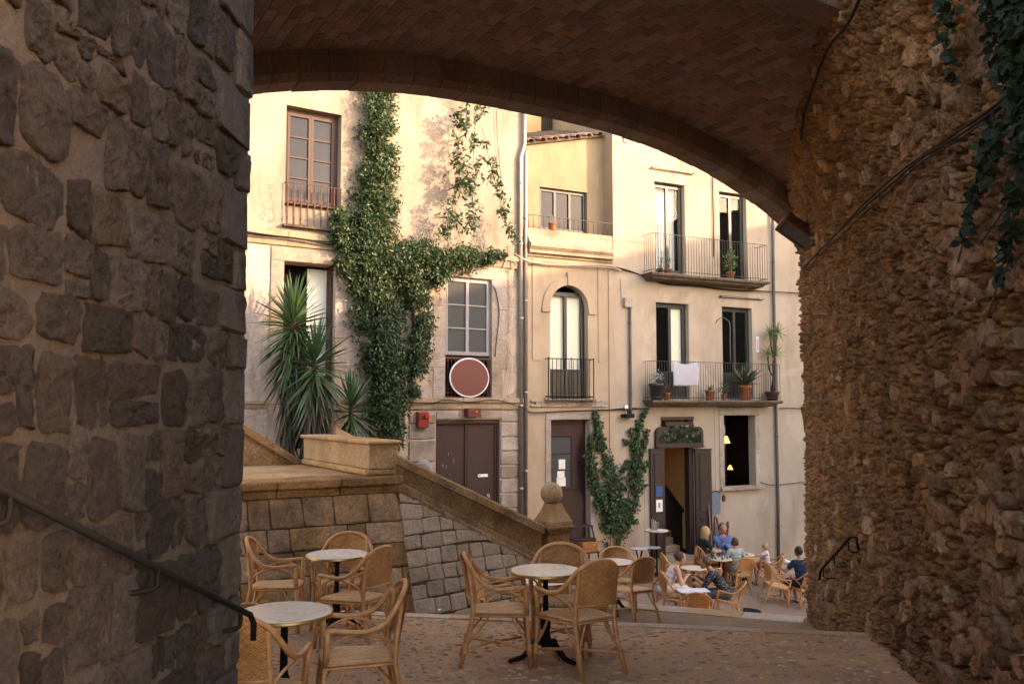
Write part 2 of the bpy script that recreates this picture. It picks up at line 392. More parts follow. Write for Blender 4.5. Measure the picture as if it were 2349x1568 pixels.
def slab_row(name, parent, fy, x0, x1, plane, wmin, wmax, depth, h, mat, lift=0.012, seed=1, nrm=(0.215, 0.977)):
    """kerb stones one by one along a line, top just proud of the paving"""
    rnd = random.Random(seed); x = x0
    while x < x1:
        wd = rnd.uniform(wmin, wmax); xe = min(x + wd, x1)
        mb = MB(); pts = []
        for xx in (x + .004, xe - .004):
            for k in (0, 1):
                y = fy(xx) + (0.02 if k else -depth) + rnd.uniform(-.006, .006)
                pts.append((xx + nrm[0] * (0 if k else -depth), y))
        a, b, c, d = pts
        z = lambda p: gz(plane, p[0], p[1]) + lift + rnd.uniform(-.004, .004)
        top = [(p[0], p[1], z(p)) for p in (a, c, d, b)]
        bot = [(p[0], p[1], z(p) - h) for p in (a, c, d, b)]
        mb.add(top + bot, [(0, 1, 2, 3), (7, 6, 5, 4), (0, 4, 5, 1), (1, 5, 6, 2), (2, 6, 7, 3), (3, 7, 4, 0)])
        mb.build('kerb_stone', mat, parent); x = xe
slab_row('kerb_stone', landing, y_e, -4.5, 3.5, LAND, .7, 1.3, .16, .2, M['kerb'], seed=3)
slab_row('kerb_stone', low, y_f, 0.9, 4.2, LOW, .7, 1.2, .42, .2, M['kerb'], seed=5, nrm=(.46, .89))

def flight(name, fy, x0, x1, ztop, n, rise, tread, mat, dirn):
    root = empty(name); root['kind'] = 'structure'
    for k in range(n):
        mb = MB(); o0 = k * tread; o1 = (k + 1) * tread + .02
        q = []
        for xx, oo in ((x0, o0), (x1, o0), (x1, o1), (x0, o1)): q.append((xx + dirn[0] * oo, fy(xx) + dirn[1] * oo))
        zt = [ztop(p[0], p[1]) for p in (q[0], q[1])]
        zz = [zt[0], zt[1], zt[1], zt[0]]
        top = [(p[0], p[1], zz[i] - (k + 1) * rise) for i, p in enumerate(q)]; bot = [(p[0], p[1], p[2] - 1.2) for p in top]
        mb.add(top + bot, [(0, 1, 2, 3), (7, 6, 5, 4), (0, 4, 5, 1), (1, 5, 6, 2), (2, 6, 7, 3), (3, 7, 4, 0)])
        mb.build('step', mat, root)
    return root
flight('middle_steps', lambda x: y_e(x) + .02, -5, 3.5, lambda x, y: gz(LAND, x, y_e(x)), 4, .165, .3, M['kerb'], (.19, .98))
flight('lower_steps', lambda x: y_f(x) + .02, 0.3, 4.6, lambda x, y: gz(LOW, x, y_f(x)), 8, .16, .3, M['kerb'], (.46, .89))
flight('upper_steps', lambda x: 2.15, -1.45, 2.3, lambda x, y: -1.04, 5, .165, .36, M['floor'], (.08, 1))
g = sheet('upper_landing', lambda u, v: (-1.7 + 4.2 * u, -6 + 8.17 * v, -1.04), 4, 4, M['floor']); g['kind'] = 'structure'

# ---- pebbles set on edge in the landing
def pebble_shape(seed):
    rnd = random.Random(seed); n = 8; L = 0.037; Wd = 0.013; H = 0.012
    vs = []
    for ring, (sc, z) in enumerate(((1.0, -.004), (0.8, .6 * H), (0.35, H))):
        for k in range(n):
            q = 2 * math.pi * k / n; j = 1 + rnd.uniform(-.15, .15)
            vs.append((L * sc * math.cos(q) * j, Wd * sc * math.sin(q) * j, z))
    fs = [(r * n + k, r * n + (k + 1) % n, (r + 1) * n + (k + 1) % n, (r + 1) * n + k) for r in range(2) for k in range(n)]
    return np.array(vs), np.array(fs + [(16, 17, 18, 19), (19, 20, 21, 16), (21, 22, 23, 16)][:2] + [(16, 21, 22, 23)])
shapes = [pebble_shape(i) for i in range(4)]
def scatter_pebbles():
    rnd = random.Random(11); pos = []
    rows = np.arange(5.2, 10.2, 0.062)
    for r in rows:
        x = -3.3 + rnd.random() * .1
        while x < 3.6:
            y = r + rnd.uniform(-.035, .035) - 0.18 * x
            if 5.2 < y < y_e(x) - .2 and x < x_r(y) - .04 and abs(x) < 0.62 * y and rnd.random() < 0.66:
                pos.append((x, y, rnd.uniform(-.5, .35) - .15, rnd.uniform(.45, 1.3), rnd.randrange(4), rnd.uniform(.4, 1.1)))
            x += rnd.uniform(.055, .14)
    pos.sort(key=lambda p: p[1] + abs(p[0]) * .3 if abs(p[0]) < .55 * p[1] and p[1] > 6.3 else 99)
    mes = [np_mesh('pebble', s[0], s[1], M['pebble'], True) for s in shapes]
    for p in pos[:300]:
        z = gz(LAND, p[0], p[1]) + 0.012 * fbm(p[0] * .7, p[1] * .7, 4)
        inst('pebble', mes[p[4]], landing, (p[0], p[1], z), (0, 0, p[2]), (p[3], p[3], p[5]))
    V = []; F = []; n = 0
    for p in pos[300:]:
        v, f = shapes[p[4]]; c, s_ = math.cos(p[2]), math.sin(p[2])
        q = v * (p[3], p[3], p[5]); q = np.stack([q[:, 0] * c - q[:, 1] * s_ + p[0], q[:, 0] * s_ + q[:, 1] * c + p[1], q[:, 2] + gz(LAND, p[0], p[1]) + 0.012 * fbm(p[0] * .7, p[1] * .7, 4)], 1)
        V.append(q); F.append(f + n); n += len(q)
    o = inst('pebble_paving', np_mesh('pebble_paving', np.concatenate(V), np.concatenate(F), M['pebble_i'], True), landing); o['kind'] = 'stuff'
scatter_pebbles()

# ---- stones as lumpy pieces on any surface
def outline(poly, n, rnd, jit, soft=1.0):
    """resample a polygon to about n points; soft rounds the corners"""
    P = [Vector(p) for p in poly]; L = [(P[(i + 1) % len(P)] - P[i]).length for i in range(len(P))]; T_ = sum(L)
    out = []
    for i in range(len(P)):
        m = max(1, round(n * L[i] / T_))
        for k in range(m): out.append(P[i].lerp(P[(i + 1) % len(P)], k / m))
    n = len(out); sm = []
    for k in range(n): sm.append(out[k] * (1 - .5 * soft) + (out[k - 1] + out[(k + 1) % n]) * .25 * soft)
    c = sum(sm, Vector((0, 0))) / n
    return [c + (q - c) * (1 + rnd.uniform(-jit, jit)) for q in sm], c
def stone_piece(poly, h, rnd, n=11, jit=.06, base=-.03, tilt=.3, round_=.86, soft=1.0, rough=.1, edge=.5, rings=3, rel=0.0):
    """outline -> lumpy stone: a steep rim, then rings towards the middle with fractal relief"""
    o, c = outline(poly, n, rnd, jit, soft); n = len(o)
    tx, ty = rnd.uniform(-tilt, tilt), rnd.uniform(-tilt, tilt); sd = rnd.randrange(99)
    prof = [(1.0, base), (.985, h * edge), (round_, h * .94)] + [(round_ * (1 - k / rings), h) for k in range(1, rings)]
    vs = []
    for sc, hh in prof:
        for q in o:
            d = (q - c) * sc; e = hh
            if hh != base: e = max(hh * .35, e + (d.x * tx + d.y * ty) * .5 + rnd.uniform(-rough, rough) * h + rel * fbm((c.x + d.x) * 24, (c.y + d.y) * 24, sd) + rel * .5 * fbm((c.x + d.x) * 70, (c.y + d.y) * 70, sd))
            vs.append((c.x + d.x, c.y + d.y, e))
    vs.append((c.x, c.y, h * (1 + rnd.uniform(-rough, rough))))
    m = len(prof)
    fs = [(r * n + k, r * n + (k + 1) % n, (r + 1) * n + (k + 1) % n, (r + 1) * n + k) for r in range(m - 1) for k in range(n)]
    tri = [((m - 1) * n + k, (m - 1) * n + (k + 1) % n, m * n) for k in range(n)]
    return vs, fs + tri, c
def put_stone(vs, fs, c, mp, mat, parent, name='stone'):
    o = mp(c.x, c.y, 0); mb = MB(); mb.v = [tuple(mp(*v) - o) for v in vs]; mb.f = fs
    return mb.build(name, mat, parent, True, fix=False, loc=o)

def clip(poly, p, q):
    """keep the side of the bisector of p, q nearer to p"""
    nx, ny = q[0] - p[0], q[1] - p[1]; c = (q[0] ** 2 + q[1] ** 2 - p[0] ** 2 - p[1] ** 2) / 2
    out = []
    for i in range(len(poly)):
        a, b = poly[i], poly[(i + 1) % len(poly)]
        da, db = a[0] * nx + a[1] * ny - c, b[0] * nx + b[1] * ny - c
        if da <= 0: out.append(a)
        if da * db < 0:
            t = da / (da - db); out.append((a[0] + (b[0] - a[0]) * t, a[1] + (b[1] - a[1]) * t))
    return out
def voronoi(pts, asp, gap):
    """cells of pts (second axis stretched by asp), shrunk by gap"""
    A = np.array([(p[0], p[1] * asp) for p in pts]); cells = []
    for i in range(len(A)):
        d = ((A - A[i]) ** 2).sum(1); near = np.argsort(d)[1:15]
        p = A[i]; r = 0.5
        poly = [(p[0] - r, p[1] - r), (p[0] + r, p[1] - r), (p[0] + r, p[1] + r), (p[0] - r, p[1] + r)]
        for j in near:
            poly = clip(poly, p, A[j])
            if len(poly) < 3: break
        if len(poly) < 3: cells.append(None); continue
        c = (sum(q[0] for q in poly) / len(poly), sum(q[1] for q in poly) / len(poly))
        out = []
        for q in poly:
            dx, dy = q[0] - c[0], q[1] - c[1]; L = math.hypot(dx, dy) or 1
            k = max(0.3, 1 - gap / L); out.append((c[0] + dx * k, (c[1] + dy * k) / asp))
        cells.append(out)
    return cells
def parea(poly):
    return abs(sum(poly[i][0] * poly[(i + 1) % len(poly)][1] - poly[(i + 1) % len(poly)][0] * poly[i][1] for i in range(len(poly)))) / 2

# ---- right wall: rubble
def rw(y, z, h=0.0):
    x = x_r(y) - 0.34 * sstep(1.9, 3.4, z) - 0.05 * fbm(y * .8, z * .8, 9)
    return Vector((x - h * .983, y + h * .187, z))
YR = 12.45
rwall = thing('rubble_wall', 'rough orange rubble stone wall closing the right side of the passage', 'wall')
def rwall_build():
    rnd = random.Random(21)
    def vn(x, y, sd):
        i, j = np.floor(x), np.floor(y); fx, fy = x - i, y - j; fx = fx * fx * (3 - 2 * fx); fy = fy * fy * (3 - 2 * fy)
        h = lambda a, b: np.modf(np.abs(np.sin(a * 127.1 + b * 311.7 + sd * 74.7) * 43758.5453))[0]
        return (h(i, j) * (1 - fx) + h(i + 1, j) * fx) * (1 - fy) + (h(i, j + 1) * (1 - fx) + h(i + 1, j + 1) * fx) * fy - .5
    ny, nz = 620, 620
    yy = np.concatenate([np.linspace(1.2, 4.0, 40), np.linspace(4.02, YR, ny - 40)]); zz = np.concatenate([np.linspace(-4.9, -3.3, 20), np.linspace(-3.28, 4.3, nz - 40), np.linspace(4.31, 4.4, 20)])
    Yg, Zg = np.meshgrid(yy, zz)
    hsh = lambda a, b, sd: np.modf(np.abs(np.sin(a * 127.1 + b * 311.7 + sd * 74.7) * 43758.5453))[0]
    def facets(fy, fz, sd, hgt, tlt, crev, cw):
        """tilted flat faced stones with crevices between them"""
        y = Yg * fy + .35 * vn(Yg * fy * .9, Zg * fz * .9, sd + 20); z = Zg * fz + .35 * vn(Yg * fy * .9 + 7, Zg * fz * .9, sd + 21)
        iy, iz = np.floor(y), np.floor(z); F1 = np.full(y.shape, 9.); F2 = np.full(y.shape, 9.); best = np.zeros(y.shape)
        for a in (-1, 0, 1):
            for b in (-1, 0, 1):
                cy, cz = iy + a, iz + b; px_, pz_ = cy + hsh(cy, cz, sd), cz + hsh(cy, cz, sd + 1); dy, dz_ = y - px_, z - pz_; d = np.hypot(dy, dz_)
                val = hgt * (hsh(cy, cz, sd + 2) - .5) + tlt * (dy * (hsh(cy, cz, sd + 3) - .5) + dz_ * (hsh(cy, cz, sd + 4) - .6))
                nw = d < F1; F2 = np.where(nw, F1, np.minimum(F2, d)); best = np.where(nw, val, best); F1 = np.where(nw, d, F1)
        return best - crev * np.clip(1 - (F2 - F1) / cw, 0, 1) ** 1.5
    H = facets(4.6, 6.5, 1, .04, .06, .10, .16) + facets(10, 15, 30, .04, .05, .07, .22) + facets(21, 29, 50, .022, .03, .022, .35) + .03 * vn(Yg * 28, Zg * 34, 3) + .018 * vn(Yg * 55, Zg * 60, 4)
    H = H * (1 + .5 * vn(Yg * 1.3, Zg * 1.3, 60)) + .005
    X = 1.822 + .19 * Yg - np.where(Zg > 1.9, .34 * (lambda t: t * t * (3 - 2 * t))(np.clip((Zg - 1.9) / 1.5, 0, 1)), 0) - .05 * (vn(Yg * .8, Zg * .8, 9) + .5 * vn(Yg * 1.68, Zg * 1.68, 12) + .25 * vn(Yg * 3.44, Zg * 3.44, 14))
    V = np.stack([X - H * .983, Yg + H * .187, Zg], -1).reshape(-1, 3)
    idx = np.arange(ny * nz).reshape(nz, ny); Fq = np.stack([idx[:-1, :-1], idx[:-1, 1:], idx[1:, 1:], idx[1:, :-1]], -1).reshape(-1, 4)
    inst('mortar', np_mesh('mortar', V, Fq[:, ::-1], M['rmortar'], False), rwall)
    e = rw(YR, 0); mb = MB()
    # end return and rough back of the mass
    p0 = (e.x, YR - .02); p1 = (e.x + 5.2, YR + 3.0); p2 = (e.x + 9.5, YR - 4); p3 = (x_r(1.2) + 8, 1.2)
    p1 = (e.x + 3.0, YR + 1.7); tp = {p0: 4.3, p1: 1.0, p2: .5, p3: .5}
    for a, b in ((p0, p1), (p1, p2), (p2, p3)):
        mb.quad((a[0], a[1], -4.9), (b[0], b[1], -4.9), (b[0], b[1], tp[b]), (a[0], a[1], tp[a]))
    r0 = rw(1.2, 4.3); r1 = rw(YR, 4.3)
    mb.quad(tuple(r0), tuple(r1), (r1.x + .7, r1.y, 4.3), (r0.x + .7, r0.y, 4.3)); mb.quad((r0.x + .7, r0.y, 4.3), (r1.x + .7, r1.y, 4.3), (p1[0], p1[1], 1.0), (p3[0], p3[1], .5)); mb.add([(*p1, 1.0), (*p2, .5), (*p3, .5)], [(0, 1, 2)])
    mb.build('rear_wall', M['rmortar'], rwall)
    pts = []; z = -3.35
    while z < 5.2:
        hgt = rnd.uniform(.085, .15); y = 4.0 + rnd.random() * .15
        while y < YR + .05:
            if z < 0.52 * y + .3 and z > gz(LAND, 0, y) - .2 - max(0, y - 8.4) * .55:
                pts.append((y + rnd.uniform(-.03, .03), z + hgt / 2 + rnd.uniform(-.035, .035)))
            y += rnd.uniform(.08, .2)
        z += hgt
    big = [(rnd.uniform(4.2, 12.2), rnd.uniform(-2.6, 3.0), rnd.uniform(.09, .19), rnd.uniform(.07, .14)) for _ in range(170)]
    keep = []
    for p in pts:
        if not any(((p[0] - b[0]) / b[2]) ** 2 + ((p[1] - b[1]) / b[3]) ** 2 < 1 for b in big): keep.append(p)
    sel = []
    for b in big:
        if all(abs(b[0] - s[0]) > .3 or abs(b[1] - s[1]) > .22 for s in sel): sel.append(b)
    keep += [(b[0], b[1]) for b in sel if b[1] < .5 * b[0]]
    cells = voronoi(keep, 1.25, .012); st = []
    for c, p in zip(cells, keep):
        if c is None or p[0] > YR - .03 and False: continue
        c = [(min(q[0], YR + .02), q[1]) for q in c]
        if parea(c) < .0012: continue
        st.append((parea(c) / p[0] ** 2 * (0.5 + p[0] * .06), c))
    st.sort(key=lambda q: -q[0]); V = []; F4 = []
    mb = MB()
    for k, (a, c) in enumerate(st):
        if k > 300 and rnd.random() < .9: continue
        h = rnd.uniform(-.005, .025) if k > 300 else rnd.uniform(.008, .035)
        vs, fs, ce = stone_piece(c, h, rnd, 9 if k > 300 else 16, .1, -.06, .6, .9, .4, .6, .7)
        if k < 300: put_stone(vs, fs, ce, rw, M['rstone'], rwall)
        else: mb.add([rw(*v) for v in vs], fs)
    o = mb.build('small_stones', M['rstone_i'], rwall, False, fix=False); o['kind'] = 'stuff'
rwall_build()

# ---- left wall: dark stones in grey mortar, squared stones at its corner
YL = 4.25
x_l = lambda y: -1.666 + 0.08 * y
def lw(y, z, h=0.0):
    return Vector((x_l(y) + 0.012 * fbm(y * 1.5, z * 1.5, 6) + h, y - .08 * h, z))
lwall = thing('stone_wall', 'dark rough stone wall with broad grey mortar joints at the left edge', 'wall')
def lwall_build():
    rnd = random.Random(5)
    sheet('mortar', lambda u, v: lw(0.6 + u * (YL - .606), -2.3 + v * 4.75, .007 * fbm(u * 90, v * 130, 3) + .014 * fbm(u * 16, v * 24, 3)), 220, 280, M['lmortar'], lwall)
    c = lw(YL - .006, 0); mb = MB()
    P = [(c.x, YL - .006), (c.x - 3.6, YL + .05), (c.x - 3.6, 0.6), (x_l(.6), .6)]
    for i in range(3):
        a, b = P[i], P[i + 1]; mb.quad((a[0], a[1], -2.3), (b[0], b[1], -2.3), (b[0], b[1], 2.45), (a[0], a[1], 2.45))
    mb.add([(p[0], p[1], 2.45) for p in P], [(0, 1, 2, 3)])
    mb.build('rear_wall', M['lmortar'], lwall)
    z = -2.2; row = 0
    while z < 2.3:
        hg = rnd.choice((.17, .2, .22, .25, .28)) * rnd.uniform(.9, 1.08)
        # corner stone
        ql = rnd.uniform(.26, .42) if row % 2 else rnd.uniform(.14, .22)
        mb = MB(); n = 8
        y0 = YL - ql; prot = .008 + rnd.uniform(0, .008); g = .005
        m = MB().bbox(-prot - .14, prot, y0 - YL, .006 + rnd.uniform(-.006, .006), g, hg - g, .014)
        o = lw(YL, z)
        vs = [(p[0] + rnd.uniform(-.008, .008), p[1] + .08 * 0 + rnd.uniform(-.008, .008), p[2] + rnd.uniform(-.008, .008)) for p in m.v]
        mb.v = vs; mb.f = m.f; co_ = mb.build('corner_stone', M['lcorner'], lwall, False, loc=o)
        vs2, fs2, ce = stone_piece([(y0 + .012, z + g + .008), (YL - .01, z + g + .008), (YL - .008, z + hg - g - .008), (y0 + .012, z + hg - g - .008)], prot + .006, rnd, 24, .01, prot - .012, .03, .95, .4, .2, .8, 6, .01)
        fc = put_stone(vs2, fs2, ce, lw, M['lcorner'], co_, 'stone_face'); fc.location = fc.location - o
        y = y0 - .02
        while y > 1.4:
            rough = sstep(-.6, .9, z)
            w_ = rnd.uniform(.07, .24) if rnd.random() < .85 else rnd.uniform(.24, .42)
            w_ = min(w_, max(.08, y - 1.2)); gp = rnd.uniform(.006, .015) + .012 * rough * rnd.random()
            a, b = y - w_ + gp, y - gp * .4
            dz = .018 * fbm(y * 3, row * 7.7)
            zz0, zz1 = z + gp * .9 + dz, z + hg - gp * .5 + dz
            if rnd.random() < .25 and hg > .2:
                zm = (zz0 + zz1) / 2 + rnd.uniform(-.03, .03); spans = [(zz0, zm - .012), (zm + .012, zz1)]
            else: spans = [(zz0, zz1)]
            for q0, q1 in spans:
                if rnd.random() < .12 * rough: continue
                k = lambda: rnd.uniform(-.022, .022)
                cc = min(b - a, q1 - q0) * rnd.uniform(.05, .25)
                poly = [(a + cc, q0 + k()), (b - cc, q0 + k()), (b + k(), q0 + cc), (b + k(), q1 - cc), (b - cc, q1 + k()), (a + cc, q1 + k()), (a + k(), q1 - cc), (a + k(), q0 + cc)]
                vs, fs, ce = stone_piece(poly, rnd.uniform(.008, .022), rnd, 28, .035 + .02 * rough, -.02, .1, .95, .5, .25, .65, 6, .022)
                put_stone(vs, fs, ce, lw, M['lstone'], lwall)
            y -= w_
        z += hg; row += 1
lwall_build()

# ---- the bridge with its brick vault
BR0 = Vector((4.2, 12.4)); BS = Vector((-.866, -.5)); BA = Vector((.5, -.866))
ARC = lambda s: 3.47 - 0.0195 * abs(s - 4.8) ** 2.6
def bp(s, a, z):
    p = BR0 + BS * s + BA * a; return Vector((p.x, p.y, z))
bridge = thing('vaulted_bridge', 'low bridge with brick vault and stone arch rings spanning the passage overhead', 'bridge')
def bridge_build():
    rnd = random.Random(31); S0, S1 = -1.0, 10.4
    N = 80; ss = [S0 + (S1 - S0) * i / N for i in range(N + 1)]
    sheet('vault_mortar', lambda u, v: (lambda s, a: bp(s, a, ARC(s) + .31 + .004 * fbm(s * 8, a * 8)))(S0 + (S1 - S0) * u, .3 + 3.2 * v), 120, 36, M['vmortar'], bridge)
    mb = MB(); TOP = 4.2
    for i in range(N):
        a, b = ss[i], ss[i + 1]
        for off in (.03, 3.72):
            mb.quad(bp(a, off, ARC(a) + .3), bp(b, off, ARC(b) + .3), bp(b, off, TOP), bp(a, off, TOP))
        mb.quad(bp(a, .03, TOP), bp(b, .03, TOP), bp(b, 3.72, TOP), bp(a, 3.72, TOP))
    mb.build('spandrel_wall', M['cornice'], bridge)
    # arc length table
    fine = [S0 + (S1 - S0) * i / 2000 for i in range(2001)]; L = [0]
    for i in range(2000): L.append(L[-1] + math.hypot(fine[i + 1] - fine[i], ARC(fine[i + 1]) - ARC(fine[i])))
    def s_at(l):
        return float(np.interp(l, L, fine))
    def slope(s): return (ARC(s + .01) - ARC(s - .01)) / .02
    # voussoirs
    for a0, sgn in ((0.0, 1), (3.75, -1)):
        l = 0.0
        while l < L[-1] - .2:
            wd = .30 + rnd.uniform(-.03, .03); q0, q1 = s_at(l + .005), s_at(l + wd - .005)
            dep = rnd.uniform(-.006, .006); prof = [(0, 0), (.30, 0), (.37, .07), (.37, .5), (0, .5)]
            vs = []
            for q in (q0, q1):
                k = slope(q); nl = math.hypot(1, k); nx, nz = -k / nl, 1 / nl
                for a, h in prof:
                    hh = h + dep; vs.append(bp(q + nx * hh * .6, a0 + sgn * a, ARC(q) + nz * hh))
            mb = MB().add(vs, [(0, 1, 2, 3, 4), (9, 8, 7, 6, 5)] + [(i, (i + 1) % 5, (i + 1) % 5 + 5, i + 5)[::-1] for i in range(5)])
            mb.build('voussoir', M['ring'], bridge); l += wd
        # mortar showing in the joints
        jm = MB()
        for i in range(N):
            a, b = ss[i], ss[i + 1]; z = .012
            jm.quad(bp(a, a0 + sgn * .02, ARC(a) + z), bp(b, a0 + sgn * .02, ARC(b) + z), bp(b, a0 + sgn * .29, ARC(b) + z), bp(a, a0 + sgn * .29, ARC(a) + z))
            jm.quad(bp(a, a0 + sgn * .355, ARC(a) + .08), bp(b, a0 + sgn * .355, ARC(b) + .08), bp(b, a0 + sgn * .355, ARC(b) + .45), bp(a, a0 + sgn * .355, ARC(a) + .45))
        jm.build('ring_mortar', M['vmortar'], bridge)
    # bricks
    bl, bw, bt = .275, .128, .03
    me = MB().bbox(-bl / 2 + .008, bl / 2 - .008, -bw / 2 + .008, bw / 2 - .008, -.02, .009, .004).mesh('brick', M['brick'], False, True)
    lst = []; nc = int(L[-1] / bw)
    for c in range(nc):
        s = s_at((c + .5) * bw); k = slope(s); off = (c % 2) * .5 * bl + rnd.uniform(-.03, .03)
        a = .38 - bl + off
        while a < 3.4:
            ac = a + bl / 2; p = bp(s, ac, ARC(s) + .31)
            if .36 < ac < 3.4:
                t = Vector((BS.x, BS.y, k)).normalized(); ax = Vector((BA.x, BA.y, 0)); dn = -t.cross(ax)
                if dn.z > 0: dn = -dn
                y_ = dn.cross(ax)
                mt = Matrix((ax, y_, dn)).transposed().to_4x4(); mt.translation = p + dn * rnd.uniform(-.004, .004)
                d = p; X = CX + FPX * d.x / (d.y * _c + d.z * _s); Y = CY - FPX * (d.z * _c - d.y * _s) / (d.y * _c + d.z * _s)
                lst.append((0 if (-40 < Y < 700 and 560 < X < 1990) else 1, d.y, mt))
            a += bl
    lst.sort(key=lambda q: (q[0], q[1]))
    rest = MB()
    for i, (v, d, mt) in enumerate(lst):
        if i < 300:
            o = inst('brick', me, bridge); o.matrix_local = mt @ Matrix.Rotation(rnd.uniform(-.012, .012), 4, 'Z')
        else: rest.add([mt @ vv.co for vv in me.vertices], [tuple(p.vertices) for p in me.polygons])
    o = rest.build('vault_bricks', M['brick_i'], bridge, False, fix=False); o['kind'] = 'stuff'
    # left abutment
    mb = MB(); P = [bp(9.2, 0.05, 0), bp(11.6, 0.05, 0), bp(11.6, 3.2, 0), bp(9.2, 3.2, 0)]
    for i in range(4):
        a, b = P[i], P[(i + 1) % 4]; mb.quad((a.x, a.y, -4), (b.x, b.y, -4), (b.x, b.y, 4.2), (a.x, a.y, 4.2))
    mb.build('abutment', M['lmortar'], bridge)
bridge_build()

# ---- terrace, outer stair and its balustrade
TF = Frame(-1.73, 13.2, 59.0)
def T(X, Y, n=0.0): return TF.px(X, Y, n)
terrace = thing('stone_terrace', 'brown ashlar retaining wall of the terrace left of the stair', 'wall', (TF.o.x, TF.o.y, 0), TF.a)
TZ = -1.05
def batter(z): return -0.78 * sstep2(z)
def sstep2(z): return max(0.0, min(1.0, (-1.25 - z) / 1.9))
def tw(u, z, h=0.0): return Vector((u, batter(z) - h, z))
def terrace_build():
    rnd = random.Random(8)
    uend = lambda z: -.03 + .30 * sstep2(z)
    sheet('core', lambda u, v: tw(-4.2 + u * (4.2 + uend(-3.6 + v * 2.5)), -3.6 + v * 2.5, -.03), 20, 20, M['joint'], terrace)
    zz = -3.6          # rough edge stones where the battered wall ends
    while zz < -1.32:
        hg = rnd.uniform(.16, .3); z1 = min(zz + hg, -1.3); nn = batter(zz)
        while nn < .12:
            w_ = rnd.uniform(.15, .28)
            P = [(nn, zz), (nn + w_, zz), (nn + w_, z1), (nn + batter(z1) - batter(zz), z1)]
            vs, fs, ce = stone_piece([(q[0] + rnd.uniform(-.01, .01), q[1]) for q in P], rnd.uniform(.02, .05), rnd, 16, .03, -.05, .2, .9, .5, .25, .6, 4, .03)
            put_stone(vs, fs, ce, lambda n_, z_, h=0.0: Vector((uend(z_) - .02 + h, n_, z_)), M['ashlar'], terrace, 'edge_stone'); nn += w_
        zz = z1
    z = -1.3
    for row, hg in enumerate((.40, .30, .33, .36, .36, .35, .3)):
        z1 = z; z0 = z - hg; u = uend(z0) - .0
        while u > -4.0:
            wd = rnd.uniform(.26, .42) if rnd.random() < .45 else rnd.uniform(.42, .72)
            g = .004; k = lambda: rnd.uniform(-.007, .007)
            e1, e0 = uend(z1) if u == uend(z0) else u, u
            poly = [(u - wd + g + k(), z0 + g + k()), (e0 - g + k(), z0 + g + k()), (e1 - g + k(), z1 - g + k()), (u - wd + g + k(), z1 - g + k())]
            vs, fs, ce = stone_piece(poly, rnd.uniform(.0, .025) + .012, rnd, 24, .006, -.03, .05, .95, .25, .12, .7, 5, .016)
            put_stone(vs, fs, ce, tw, M['ashlar'], terrace); u -= wd
        z = z0
    # cap moulding in lengths
    u = .06
    while u > -4.2:
        wd = rnd.uniform(.7, 1.1); a, b = u - wd + .004, u - .004
        mb = MB().bbox(a, b, -.10, .5, TZ - .13, TZ + rnd.uniform(-.004, .004), .02)
        mb.bbox(a, b, -.045, .5, TZ - .25, TZ - .134, .015)
        mb.build('cap_stone', M['ashlar'], terrace); u -= wd
    # flagged top
    u = 0.0
    while u > -4.2:
        wd = rnd.uniform(.6, .9)
        for a, b in ((.5, 1.3), (1.3, 2.2), (2.2, 3.3)):
            MB().bbox(u - wd + .006, u - .006, a + .006, b - .006, TZ - .15, TZ + rnd.uniform(-.012, .004), .012).build('flagstone', M['ashlar_pale'], terrace)
        u -= wd
    MB().box(-4.2, .02, .04, 3.3, -3.6, TZ - .16).build('fill', M['joint'], terrace)
terrace_build()

ped = thing('terrace_parapet', 'pale block parapet with a flat projecting cap running back from the terrace corner', 'parapet', (TF.o.x, TF.o.y, 0), TF.a)
def ped_build():
    zt = T(878, 1010)[1]; wd = T(850, 1080)[0]; n1 = 3.25
    wd = max(-.5, min(-.38, wd))
    cuts = [.03, .62, 1.35, 2.3, n1]
    for k, (a, b) in enumerate(zip(cuts, cuts[1:])):
        e = .0 if k else .012
        MB().bbox(wd - e, .0 + e, a + .003, b - .003, TZ + .1, zt - .06, .012).build('block', M['ashlar_pale'], ped)
        MB().bbox(wd - .07 + .01 * k, .04, a + .003, b - .003, TZ + .004, TZ + .097, .025).build('base_stone', M['ashlar_pale'], ped)
    for a, b in ((-.03, .9), (.9, 2.0), (2.0, n1 + .06)):
        MB().bbox(wd - .055, .055, a + .002, b - .002, zt - .057, zt, .018).build('cap_stone', M['ashlar_pale'], ped)
ped_build()

